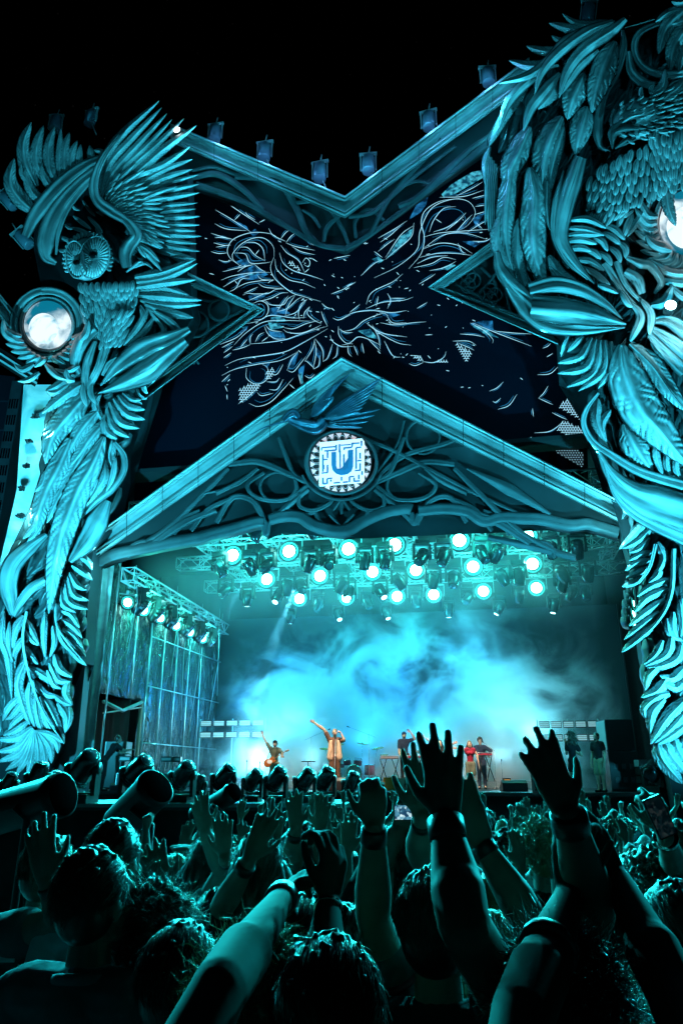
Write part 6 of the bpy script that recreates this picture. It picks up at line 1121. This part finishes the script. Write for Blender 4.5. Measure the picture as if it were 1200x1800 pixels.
# left stage gear
t = thing('speaker_cabinet', 'pale edged speaker cabinet standing inside the side doorway', 'speaker'); p = onst(196, 27); q = MB(); q.box(p+V3(0, .4, .85), (.75, .7, 1.5)); q.build('cabinet', mat('pa_teal', (.1, .14, .15), .4), t); q = MB()
for x_ in (-.36, .36): q.box(p+V3(x_, .04, .85), (.03, .02, 1.5))
q.build('edge_trim', M_WHITE, t)
for i, (px, y) in enumerate(((214, 24.6), (238, 24.8), (288, 25.2), (304, 25.4))):
    t = thing('flight_case', 'small silver edged flight case, %s from the left near the tarp wall' % ords[i], 'flight case'); p = onst(px, y); q = MB(); q.box(p+V3(0, .2, .28), (.42, .4, .56)); q.build('case', mat('case_blue', (.12, .2, .24), .4), t)
    q = MB(); 
    for x_ in (-.2, .2): q.box(p+V3(x_, -.005, .28), (.025, .02, .56)); 
    q.box(p+V3(0, -.005, .55), (.42, .02, .025)); q.build('edge_trim', MATS['edge_metal'], t)
    t = thing('strobe_lamp', 'small lamp on a frame above the flight case, %s from the left' % ords[i], 'lamp'); q = MB(); q.box(p+V3(0, .1, .98), (.36, .2, .16)); q.build('housing', M_BLACK, t); q = MB(); q.tube([p+V3(-.15, .1, .56), p+V3(-.15, .1, .98)], .02, 5); q.tube([p+V3(.15, .1, .56), p+V3(.15, .1, .98)], .02, 5); q.build('frame', M_STEEL, t); q = MB(); q.box(p+V3(0, -.005, .98), (.3, .01, .08)); q.build('lens', M_WHITE, t)
# lamps right of the columns and on the deck edge
for i, (x, y) in enumerate(((1117, 1045), (1114, 1062), (1113, 1078), (1112, 1092))): copy_thing(PB, PF(x, y, .5), YAW+.9, 'lit teal lamp peeking out behind the eagle column feathers, %s from the top' % ords[i], 'lamps behind the eagle column', scale=.9)
copy_thing(PMF, onst(1152, 23.2), 2.2, 'moving head lamp standing tilted on the deck below the eagle column', heads=(R(60), R(20), 0), scale=1.3)
copy_thing(PMF, onst(912+40, 23.0)-V3(0, 0, .02), .3, 'black moving head lamp on the front edge of the deck at right', heads=(R(20), 0, 0), scale=1.0)
# ---------------- lamp platform in front of the stage at left
yl = 12.0; pz = PY(300, 1412, yl)[2]; x0_, x1_ = PY(-60, 1412, yl)[0], PY(640, 1412, yl)[0]
t = thing('lamp_platform', 'long low platform with a black cloth skirt in front of the stage', 'platform'); q = MB(); q.box(((x0_+x1_)/2, yl+.9, pz-.05), (x1_-x0_, 1.9, .1)); q.build('deck', M_BLACK, t)
q = MB(); n = 160; V = []
for j in range(2):
    for i in range(n+1): x = x0_+(x1_-x0_)*i/n; V.append((x, yl-.04-.03*math.sin(x*9+math.sin(x*3)*2), pz-.1 if j else 0))
q.add(V, [(i, i+1, n+2+i, n+1+i) for i in range(n)]); o = q.build('skirt', M_SKIRT, t); mo = o.modifiers.new('t', 'SOLIDIFY'); mo.thickness = .01
q = MB(); q.box(((x0_+x1_)/2, yl-.07, pz-.03), (x1_-x0_, .02, .05)); q.build('edge_trim', mat('edge_teal', (.1, .2, .2), .3, .5), t)
fl = [(12, 1398, 34, 12.4, 10), (62, 1402, 46, 12.3, 0), (92, 1392, 34, 13, 12), (140, 1406, 62, 12.1, 30), (236, 1406, 56, 12.1, 32), (318, 1408, 48, 12.4, 28), (348, 1404, 30, 13, 0), (391, 1408, 44, 12.5, 26), (443, 1408, 38, 12.7, 24), (484, 1408, 42, 12.2, 22), (535, 1408, 40, 12.2, 20), (570, 1406, 40, 12.8, 16), (618, 1406, 34, 12.9, 10)]
for i, (x, yb_, wp, yy, tl) in enumerate(fl):
    sc_ = wp*yy/1350/.42*.75; p = standpos(x, yy, pz); copy_thing(PMF, p, R(-10+8*math.sin(i*2)), 'black moving head lamp tilted up on the platform, %s from the left' % ords[i], 'moving heads on the lamp platform', heads=(R(10+tl*.4), R(14+tl), 0), scale=sc_)
    q = MB(); q.box(p+V3(.3, -.1, .06), (.3, .2, .12)); q.build('x', M_STEEL); bpy.data.objects.remove(bpy.data.objects['x'])
M_CAN = mat('can_black', (.004, .005, .006), .45, spec=.2)
for i, (a, b, r_, yy, arm) in enumerate((((-25, 1436), (112, 1396), 34, 8.0, (45, 1440)), ((206, 1455), (276, 1382), 31, 8.2, (263, 1450)), ((340, 1436), (412, 1392), 15, 8.4, (388, 1430)))):
    A0, B0 = PY(*a, yy), PY(*b, yy-.3); r_ = r_*yy/1330; t = thing('cannon_lamp', ['large black cylindrical lamp lying across the left edge', 'black cylindrical lamp tilted up in front of the platform skirt', 'slim black cylindrical lamp tilted up near the raised hands'][i], 'stage light')
    q = MB(); L = np.linalg.norm(B0-A0); q.lathe(A0, B0-A0, [(0, r_*.6), (.02, r_*.95), (.05, r_), (L*.85, r_), (L*.86, r_*1.05), (L, r_*1.05), (L, 0)], 32); q.build('barrel', M_CAN, t); q = MB(); q.lathe(A0, B0-A0, [(L+.002, 0), (L+.002, r_*.97), (L+.012, r_*.95), (L+.012, 0)], 32); q.build('dark_cap', mat('deep_black', (.0012, .0014, .0016), 1.0, spec=0.0), t)  # matte black disc added so the barrel end stays dark
    m_ = (A0+B0)/2; ax_ = PY(*arm, yy-.3); q = MB(); q.tube([m_+V3(.0, -r_*1.08, 0), ax_+V3(.02, -.02, 0), V3(ax_[0], ax_[1], 0.0)], .035, 8); q.tube([m_+V3(0, r_*1.08, 0), V3(ax_[0], ax_[1]+.5, 0.0)], .035, 8); q.build('yoke', M_CAN, t)
# ---------------- crowd : hand placed foreground
VX = .0065
def fgp(px, py, y, label, h=None, yaw=0.0, **kw):
    hc_ = PY(px, py, y); h = (hc_[2]+.115)*1.0; s_ = 1.0
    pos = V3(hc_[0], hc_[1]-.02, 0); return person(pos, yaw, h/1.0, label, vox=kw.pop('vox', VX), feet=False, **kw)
BKN = V3(0, -1, 0)          # back of the hand towards the camera
M_RED = mat('red_trim', (.35, .01, .02), .6)
t, f = fgp(170, 1578, 2.2, 'large man with short hair and open collar at the lower left, seen from behind', yaw=R(-18), shirt='slate', hair='brown', headdir=(.55, .85, .12), strands=2600, sleeve=.7)
q = Blob(); nk_ = f['W'](0, 0, 1.49)
for a in range(16): a1, a2 = R(a*22.5), R(a*22.5+22.5); q.cap(nk_+V3(.075*math.cos(a1), .075*math.sin(a1), -.01+.02*math.sin(a1)*-1), nk_+V3(.075*math.cos(a2), .075*math.sin(a2), -.01-.02*math.sin(a2)), .016, .016, n=6)
q.build('collar', CL['slate'], t, .007, 2)
t, f = fgp(84, 1530, 3.0, 'man with checkered shirt and one hand raised at the left edge', shirt='grey', hair='brown', strands=900, arms={'L': ('w', PY(112, 1620, 2.75), PY(84, 1556, 2.7), V3(-.35, .1, 1), BKN)}); band(t, f, 'L')
ck = MB(); 
for i in range(9):
    for j in range(8):
        if (i+j) % 2: ck.box(f['W'](-.28+.06*i, -.128+.02*abs(i-4)*.5, 1.05+.055*j), (.058, .006, .053))
ck.build('check_pattern', M_WHITE, t)
fgp(200, 1510, 2.75, 'man in pale t-shirt just beyond the large man with the collar', shirt='white', hair='dark', strands=700, yaw=R(-25), sleeve=.7)
t, f = fgp(385, 1640, 2.9, 'dark clothed person with spread hand raised and several bracelets', shirt='black', hair='dark', style='short', strands=500, arms={'L': ('w', PY(344, 1632, 2.75), PY(294, 1574, 2.6), V3(-.45, .05, 1), BKN)}, hs=.85); band(t, f, 'L', .93, .034, .02); band(t, f, 'L', .84, .036, .02, CH, 'bracelet')
fgp(266, 1662, 2.35, 'person with short curly hair in front of the pale t-shirt', shirt='black', hair='brown', style='curly', strands=1800)
fgp(316, 1738, 1.95, 'person with flat dark hair at the bottom beside the bare arm', shirt='black', hair='dark', strands=2200)
fgp(309, 1555, 4.2, 'woman with long blond hair lit from the stage', shirt='grey', hair='blond', style='long', strands=600, woman=True)
t, f = fgp(520, 1668, 2.25, 'woman with long dark hair between the clapping arms', shirt='black', hair='dark', style='long', strands=1600, woman=True)
# clapping giant arms in front
cl_pos = PY(400, 1900, 1.15)
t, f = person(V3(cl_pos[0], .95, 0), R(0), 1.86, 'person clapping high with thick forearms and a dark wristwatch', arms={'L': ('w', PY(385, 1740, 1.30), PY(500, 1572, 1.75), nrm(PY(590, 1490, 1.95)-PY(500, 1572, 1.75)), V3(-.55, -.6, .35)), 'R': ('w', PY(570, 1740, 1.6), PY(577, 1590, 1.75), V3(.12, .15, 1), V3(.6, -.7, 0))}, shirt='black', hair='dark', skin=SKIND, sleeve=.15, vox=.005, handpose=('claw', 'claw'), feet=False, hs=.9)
band(t, f, 'L', .93, .032, .04, M_BLACK, 'wristwatch'); band(t, f, 'R', .96, .030, .008, CH, 'bracelet')
fgp(580, 1792, 1.5, 'person with bright rim lit hair at the bottom centre', shirt='black', hair='brown', strands=3600, vox=.005)
fgp(452, 1810, 1.7, 'person with messy blond hair at the bottom left of centre', shirt='black', hair='blond', style='curly', strands=2600, vox=.005)
# arm with watch and red banded sleeve
t, f = fgp(604, 1690, 2.25, 'person in grey t-shirt with red sleeve hem and one straight arm up', shirt='grey', hair='dark', strands=900, arms={'R': ('w', PY(655, 1612, 2.05), PY(657, 1462, 1.95), V3(0, .15, 1), BKN)}, handpose=('relax', 'claw'), sleeve=.62, hs=.82, yaw=R(-12)); band(t, f, 'R', .95, .031, .04, M_BLACK, 'wristwatch')
e, s_ = f['bands']['R'][0], f['sh']['R']; q = MB(); q.lathe(s_+(e-s_)*.63, e-s_, [(-.008, .070), (-.007, .076), (.007, .076), (.008, .070)], 20); q.build('sleeve_hem', M_RED, t)
# head with visible ear, biggest raised arm
t, f = fgp(765, 1625, 2.0, 'man with ear visible and a thick straight arm with dark watch raised at centre right', shirt='black', hair='dark', strands=1600, headdir=(.25, .96, .1), arms={'R': ('w', PY(815, 1625, 1.45), PY(783, 1450, 1.55), V3(.02, .2, 1), BKN)}, hs=.86, handpose=('open', 'open'), sleeve=.4, vox=.005, yaw=R(-8)); band(t, f, 'R', .94, .033, .045, M_BLACK, 'wristwatch')
# bent arm with red banded sleeve
t, f = fgp(865, 1700, 2.35, 'person in white t-shirt with red sleeve hem and a bent bare arm', shirt='white', hair='blond', style='long', strands=900, arms={'R': ('w', PY(930, 1618, 1.95), PY(850, 1490, 2.0), V3(-.4, .1, 1), BKN)}, sleeve=.5, hs=1.05); band(t, f, 'R', .97)
e, s_ = f['bands']['R'][0], f['sh']['R']; q = MB(); q.lathe(s_+(e-s_)*.52, e-s_, [(-.008, .070), (-.007, .076), (.007, .076), (.008, .070)], 20); q.build('sleeve_hem', M_RED, t)
# person with big open hand at right, and bigger hands clasping in front
t, f = fgp(1062, 1690, 1.95, 'person with long straight hair and a big open hand raised over the stage', shirt='black', hair='brown', style='long', strands=2600, arms={'L': ('w', PY(1040, 1600, 1.6), PY(1000, 1440, 1.5), V3(-.30, .2, 1), BKN)}, hs=.80, vox=.0055); band(t, f, 'L', .97, .033, .04, M_BLACK, 'wristwatch')
p_ = PY(1040, 1930, 1.1)
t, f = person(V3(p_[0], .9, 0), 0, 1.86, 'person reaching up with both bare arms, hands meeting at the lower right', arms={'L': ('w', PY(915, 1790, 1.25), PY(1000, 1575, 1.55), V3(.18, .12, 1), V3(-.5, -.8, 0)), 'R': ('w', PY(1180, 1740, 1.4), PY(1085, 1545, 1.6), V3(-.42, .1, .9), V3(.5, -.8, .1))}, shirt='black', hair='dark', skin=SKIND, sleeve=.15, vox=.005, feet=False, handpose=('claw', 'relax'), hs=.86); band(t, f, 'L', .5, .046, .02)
fgp(990, 1815, 1.55, 'person with curly rim lit hair at the bottom right', shirt='black', hair='brown', style='curly', strands=3600, vox=.005)
fgp(1185, 1640, 2.3, 'person with short hair at the right edge in front of the phone', shirt='black', hair='dark', strands=1300)
fgp(1153, 1575, 3.0, 'person with bushy hair near the right edge below the phone', shirt='grey', hair='brown', style='curly', strands=900)
fgp(952, 1502, 3.9, 'person with bushy blond hair between the raised arms at right', shirt='black', hair='blond', style='curly', strands=1200)
fgp(868, 1608, 3.0, 'woman with smooth blond hair behind the two crossing arms', shirt='navy', hair='blond', style='long', strands=1200, woman=True)
t, f = fgp(372, 1520, 3.6, 'woman with dark hair, hands resting on her head, left of centre', shirt='black', hair='dark', style='long', strands=500, woman=True, arms={'L': ('w', PY(335, 1530, 3.6), PY(362, 1508, 3.7), V3(.7, .1, .2), V3(0, 0, 1)), 'R': ('w', PY(410, 1530, 3.6), PY(384, 1506, 3.7), V3(-.7, .1, .2), V3(0, 0, 1))})
t, f = fgp(455, 1530, 2.9, 'person with slim arm stretched up and pale wristband left of centre', shirt='black', hair='brown', style='long', strands=400, woman=True, arms={'L': ('w', PY(388, 1600, 2.8), PY(436, 1515, 2.7), V3(.45, .1, 1), BKN), 'R': ('w', PY(500, 1560, 2.9), PY(474, 1500, 2.9), V3(.1, .1, 1), BKN)}, hs=.8); band(t, f, 'L')
t, f = fgp(405, 1585, 3.4, 'person with both spread hands raised before the lamp platform', shirt='teal', hair='dark', strands=400, arms={'L': ('w', PY(395, 1530, 3.3), PY(362, 1468, 3.2), V3(-.3, .1, 1), BKN), 'R': ('w', PY(425, 1520, 3.3), PY(396, 1512, 3.0), V3(-.15, .1, 1), BKN)}, hs=.8); band(t, f, 'R')
t, f = fgp(530, 1500, 3.6, 'person with one dark arm raised straight before the moving heads', shirt='black', hair='dark', arms={'L': ('w', PY(512, 1520, 3.4), PY(520, 1462, 3.3), V3(-.1, .1, 1), BKN), 'R': ('w', PY(574, 1522, 3.5), PY(562, 1466, 3.4), V3(.1, .1, 1), BKN)}, hs=.72); band(t, f, 'L'); band(t, f, 'R')
t, f = fgp(712, 1500, 3.3, 'person holding up a glowing phone at arm length, left of the thick arm', shirt='black', hair='brown', style='long', strands=500, arms={'L': ('w', PY(690, 1480, 3.2), PY(700, 1462, 3.2), V3(.35, .1, .8), BKN), 'R': ('w', PY(738, 1500, 2.7), PY(742, 1440, 2.5), V3(0, .1, 1), BKN)}, handpose=('claw', 'open')); band(t, f, 'R')
def phone(px, py, y, label, lit, rot=0.0):
    t = thing('phone', label, 'phone'); c = PY(px, py, y); q = MB(); rm = np.array(Matrix.Rotation(rot, 3, 'Y')); q.box(c, (.12, .009, .06), rot=rm); q.build('case', M_BLACK, t); q = MB()
    m = bpy.data.materials.new('phone_screen'); m.use_nodes = True; n = m.node_tree.nodes; l = m.node_tree.links; p = n['Principled BSDF']; tcn = n.new('ShaderNodeTexCoord'); nz = n.new('ShaderNodeTexVoronoi'); nz.inputs['Scale'].default_value = 110; rp_ = n.new('ShaderNodeValToRGB'); rp_.color_ramp.elements[0].color = (.01, .05, .12, 1); rp_.color_ramp.elements[0].position = .3; rp_.color_ramp.elements[1].color = (.7, .95, 1, 1); rp_.color_ramp.elements.new(.6).color = (.10, .35, .5, 1)
    l.new(tcn.outputs['Object'], nz.inputs['Vector']); sx_ = n.new('ShaderNodeSeparateColor'); l.new(nz.outputs['Color'], sx_.inputs[0]); l.new(sx_.outputs[0], rp_.inputs[0]); l.new(rp_.outputs[0], p.inputs['Emission Color']); p.inputs['Emission Strength'].default_value = lit; p.inputs['Base Color'].default_value = (.05, .05, .05, 1)
    q.box(c-V3(0, .0065, 0), (.11, .003, .052), rot=rm); q.build('screen', m, t)
phone(718, 1428, 3.15, 'lit phone held up sideways, filming the stage near the centre', 1.0)
t, f = fgp(1120, 1560, 3.2, 'person holding a phone in a raised hand with a bracelet at right', shirt='black', hair='dark', arms={'R': ('w', PY(1188, 1530, 3.0), PY(1168, 1470, 2.5), V3(-.15, .1, 1), BKN)}, handpose=('open', 'claw'), hs=.85); band(t, f, 'R', .95, .036, .012, CH, 'bracelet')
phone(1158, 1436, 2.46, 'dark phone in the raised hand near the right edge', .02, R(70))
# ---------------- crowd : repeated figures further away
variants = []
def A_(ux, uy, uz, fx, fy, fz, hx=0, hy=.1, hz=1): return ((ux, uy, uz), (fx, fy, fz), (hx, hy, hz), (0, -1, 0))
spec = [
 ('both arms raised', dict(arms={'L': A_(-.6, .25, .55, -.05, .1, 1), 'R': A_(.6, .25, .55, .05, .1, 1)})),
 ('left arm raised', dict(arms={'L': A_(-.35, .2, .9, .1, .1, 1, .1)})),
 ('right arm raised', dict(arms={'R': A_(.35, .2, .9, -.1, .1, 1, -.1)}, woman=True, style='long', hair='brown')),
 ('hands clapping overhead', dict(arms={'L': A_(-.6, .3, .5, .65, .1, .8, .2), 'R': A_(.6, .3, .5, -.65, .1, .8, -.2)}, handpose=('flat', 'flat'), style='curly')),
 ('slim arms stretched', dict(arms={'L': A_(-.4, .2, .9, -.15, .1, 1), 'R': A_(.5, .2, .8, .3, .1, 1)}, woman=True, style='long', hair='blond')),
 ('both fists raised', dict(arms={'L': A_(-.8, .2, .3, -.1, .1, 1), 'R': A_(.8, .2, .3, 0, .1, 1)}, handpose=('fist', 'fist'))),
 ('hair bun', dict(woman=True, style='bun', hair='brown')),
 ('short blond hair', dict(hair='blond')),
 ('left hand waving', dict(arms={'L': A_(-.9, .2, .2, -.4, .1, .9, -.3), 'R': A_(.3, .6, -.3, -.3, .4, .8)}, style='curly', hair='brown')),
 ('right hand waving', dict(arms={'R': A_(.7, .2, .5, .3, .1, .9, .2), 'L': A_(-.3, .6, -.3, .4, .3, .7)}, woman=True, style='long')),
]
shirts = ['grey', 'black', 'teal', 'white', 'navy', 'black', 'olive', 'grey', 'maroon', 'white']
for i, (nm, kw) in enumerate(spec):
    t, f = person(V3(0, 0, 0), 0, 1.66 if kw.get('woman') else 1.72, nm, shirt=shirts[i], strands=160, vox=.009, feet=True, hs=.95, **kw); variants.append((nm, t, shirts[i]))
settle()
places = []
taken = []
ys = [3.7, 4.3, 5.0, 5.8, 6.7, 7.7, 8.8, 10.0, 11.2]
cnt = {}
for j, y in enumerate(ys):
    half = .5*y; step = .50+.012*j; n = int(2*half/step)
    for i in range(n+1):
        x = -half+step*i+rng.uniform(-.14, .14)+(.3 if j % 2 else 0); px = 600+1300*x/(y*CT)
        yy = y+rng.uniform(-.22, .22)
        if px < 330 and y > 3: continue
        if px < 430 and y > 7: continue
        if y > 9 and px < 640: continue
        if px > 1260: continue
        places.append((x, yy, px, j))
nvis = {}
made = []
for k, (x, y, px, j) in enumerate(places):
    vi = (k*7+j*3) % len(variants) if rng.random() < .8 else int(rng.integers(0, len(variants)))
    if rng.random() < .5 and vi in (6, 7): vi = 0
    nm, t0, shc = variants[vi]; zone = 'far' if j > 4 else ('mid' if j > 1 else 'near')
    r = copy_thing(t0, (x, y, 0), R(rng.uniform(-22, 22)), '', 'people packed in the crowd before the stage', scale=float(rng.uniform(.92, 1.02)))
    made.append((px, vi, zone, r))
made.sort(key=lambda q_: q_[0]); seen = {}
for px, vi, zone, r in made:
    k_ = (vi, zone); seen[k_] = seen.get(k_, 0)+1; nm, _, shc = variants[vi]
    r['label'] = 'person with %s, %s top, %s from the left in %s' % (nm, shc, (ords+['%dth' % q_ for q_ in range(14, 60)])[seen[k_]-1], {'far': 'far rows', 'mid': 'middle rows', 'near': 'near rows'}[zone])
for nm, t0, _ in variants:
    for c in list(t0.children): bpy.data.objects.remove(c)
    bpy.data.objects.remove(t0)
# ================================================================== smoke, beams and stage light
def smoke():
    me = bpy.data.meshes.new('smoke'); bm = bmesh.new(); bmesh.ops.create_cube(bm, size=1); bm.to_mesh(me); bm.free()
    o = bpy.data.objects.new('smoke', me); COL.objects.link(o); cx = loc(.6, 6.2, (SZ+.02+10.9)/2)
    o.location = cx; o.rotation_euler = (0, 0, YAW); dims = (18.4, 10.2, 10.9-SZ-.02)
    for v in me.vertices: v.co = Vector((v.co.x*dims[0], v.co.y*dims[1], v.co.z*dims[2]))
    m = bpy.data.materials.new('smoke_volume'); m.use_nodes = True; n = m.node_tree.nodes; l = m.node_tree.links
    n.remove(n['Principled BSDF']); out = n['Material Output']; pv = n.new('ShaderNodeVolumePrincipled'); l.new(pv.outputs[0], out.inputs['Volume'])
    pv.inputs['Color'].default_value = (.92, .95, .97, 1); pv.inputs['Anisotropy'].default_value = .25
    tc = n.new('ShaderNodeTexCoord'); mp = n.new('ShaderNodeMapping'); mp.inputs['Scale'].default_value = (.42, .42, .5); mp.inputs['Rotation'].default_value = (0, R(18), 0); l.new(tc.outputs['Object'], mp.inputs[0])
    nz = n.new('ShaderNodeTexNoise'); nz.inputs['Scale'].default_value = 1.0; nz.inputs['Detail'].default_value = 7; nz.inputs['Roughness'].default_value = .66; nz.inputs['Distortion'].default_value = .7; l.new(mp.outputs[0], nz.inputs['Vector'])
    def math_(op, a, b=None, c=None):
        x = n.new('ShaderNodeMath'); x.operation = op
        for i, v in enumerate((a, b, c)):
            if v is None: continue
            if isinstance(v, (int, float)): x.inputs[i].default_value = v
            else: l.new(v, x.inputs[i])
        return x.outputs[0]
    sp = n.new('ShaderNodeSeparateXYZ'); l.new(tc.outputs['Object'], sp.inputs[0]); X, Z_ = sp.outputs[0], sp.outputs[2]
    def gauss(cx_, cz_, sx, sz):
        a = math_('DIVIDE', math_('SUBTRACT', X, cx_), sx); b = math_('DIVIDE', math_('SUBTRACT', Z_, cz_), sz)
        return math_('EXPONENT', math_('MULTIPLY', math_('ADD', math_('MULTIPLY', a, a), math_('MULTIPLY', b, b)), -1))
    hz = (SZ+10.9)/2
    mask = math_('ADD', math_('ADD', math_('MULTIPLY', gauss(-3.2, 3.1-hz, 2.7, 3.2), 1.05), math_('MULTIPLY', gauss(4.5, 3.3-hz, 3.0, 2.8), 1.2)), math_('ADD', math_('MULTIPLY', gauss(.5, 2.0-hz, 6.5, 1.6), 1.0), math_('MULTIPLY', gauss(.8, 7.2-hz, 4.6, 1.8), .33)))
    d = math_('SUBTRACT', math_('ADD', nz.outputs['Fac'], math_('MULTIPLY', mask, .19)), .555)
    Y_ = sp.outputs[1]; back = math_('MULTIPLY_ADD', math_('MINIMUM', math_('MAXIMUM', math_('MULTIPLY_ADD', Y_, .45, .35), 0.0), 1.0), 1.0, 0.0)
    d = math_('MULTIPLY', math_('MULTIPLY', math_('MAXIMUM', d, 0.0), mask), back); top = math_('MULTIPLY', math_('EXPONENT', math_('MULTIPLY', math_('MULTIPLY', math_('SUBTRACT', Z_, 9.9-hz), math_('SUBTRACT', Z_, 9.9-hz)), -.9)), .045)
    d = math_('ADD', math_('MULTIPLY', d, 13.0), math_('ADD', top, .0022))
    l.new(d, pv.inputs['Density']); me.materials.append(m); tag(o, 'drifting cyan stage smoke', None, None, 'stuff')
smoke()
SB_ = (.015, .34, 1.0)
WC = (.26, .80, 1)
for x, y, bb, pw, c in ((455, 1335, 7.3, 700, WC), (550, 1335, 7.2, 330, WC), (780, 1335, 7.2, 330, WC), (640, 1340, 7.2, 160, (.05, .5, 1)), (500, 1290, 8.8, 300, (.15, .75, 1)), (540, 1250, 9.0, 330, (.06, .55, 1)), (430, 1230, 8.6, 250, SB_), (490, 1180, 8.8, 220, (.03, .45, 1)), (640, 1300, 8.6, 380, (.03, .42, 1)), (690, 1200, 8.8, 240, SB_), (760, 1300, 8.4, 420, (.04, .45, 1)), (880, 1325, 7.2, 620, WC), (880, 1235, 9.0, 280, (.2, .8, 1)), (910, 1300, 9, 200, (.15, .75, 1)), (820, 1150, 8.6, 260, (.04, .5, 1)), (935, 1290, 7.6, 380, (.2, .8, 1)), (740, 1095, 8.8, 160, (.03, .8, .9)), (600, 1110, 8.8, 120, (.03, .7, .9))):
    light('smoke_fill', 'POINT', PL(x, y, bb), None, c, pw*1.6, shadow_soft_size=.6)  # unseen points added inside the smoke to make its plumes glow
for x, y, bb, tx, ty, tb, pw, sz in ((612, 1028, 6.0, 545, 1180, 6.5, 2600, 13), (519, 1033, 6.0, 430, 1260, 6.5, 1500, 12), (985, 1003, 5.5, 1000, 1062, 5.6, 500, 9), (971, 1056, 9.6, 1000, 1330, 9.6, 2600, 12), (876, 1061, 9.6, 880, 1230, 9.6, 1300, 10), (787, 1065, 9.6, 770, 1230, 9.6, 1400, 14), (436, 1000, 5.0, 400, 1080, 5.0, 500, 9)):
    light('beam_light', 'SPOT', PL(x, y, bb), PL(tx, ty, tb), (.12, .72, 1), pw*34, spot_size=R(sz), spot_blend=.35, shadow_soft_size=.04)
for bb, pw in ((.9, 420), (4.4, 300), (7.8, 60)):
    for a_ in (-5, 0, 5): light('roof_fill', 'POINT', loc(a_, bb, 10.4), None, (.02, 1, .82), pw*.5, shadow_soft_size=.4)  # unseen points added among the trusses to make them visible
# warm key on the band, teal back light across the crowd
for px_, yy_, pw in ((482, 29.2, 1.2), (588, 26.6, 1.5), (712, 29.0, 1.2), (776, 27.8, 1), (829, 28.0, .9), (852, 29.4, .8)):
    tg = PY(px_, 1322, yy_); light('key_light', 'SPOT', (tg[0]*.9-.8, 22.6, 9.4), tg, (1, .66, .46), 4600*pw, spot_size=R(22), spot_blend=.7, shadow_soft_size=.1)
for a_, pw in ((-6, 1), (0, 1.0), (6, 1)): light('crowd_wash', 'SPOT', loc(a_, -1.2, 8.6), (a_*.3, 2.5, 1.8), (.01, .66, .70), 24000*pw, spot_size=R(80), spot_blend=.6, shadow_soft_size=.3)
for x_, y_ in ((-12.5, 19.5), (12.5, 17.5)): light('side_rim_fill', 'SPOT', (x_, y_, 7.5), (x_*.05, 3.0, 1.7), (.01, .66, .74), 15000, spot_size=R(70), spot_blend=.6, shadow_soft_size=.3)  # unseen side lamps added to rim the raised arms
for x_ in (-7, 8): light('high_rim_fill', 'SPOT', (x_, 22.2-x_*.1, 12.0), (x_*.2, 4.0, 1.7), (.01, .64, .70), 32000, spot_size=R(60), spot_blend=.6, shadow_soft_size=.3)  # unseen high lamps added to rim heads and shoulders
light('front_fill', 'SPOT', (10, -12, 12), PF(600, 500), CY, 6000, spot_size=R(55), spot_blend=.6, shadow_soft_size=.6)  # unseen lamp added behind the audience as base fill
def drop(o):
    for c in list(o.children): drop(c)
    bpy.data.objects.remove(o)
for o_ in (PB, PMD, PML, PMF, PR): drop(o_)
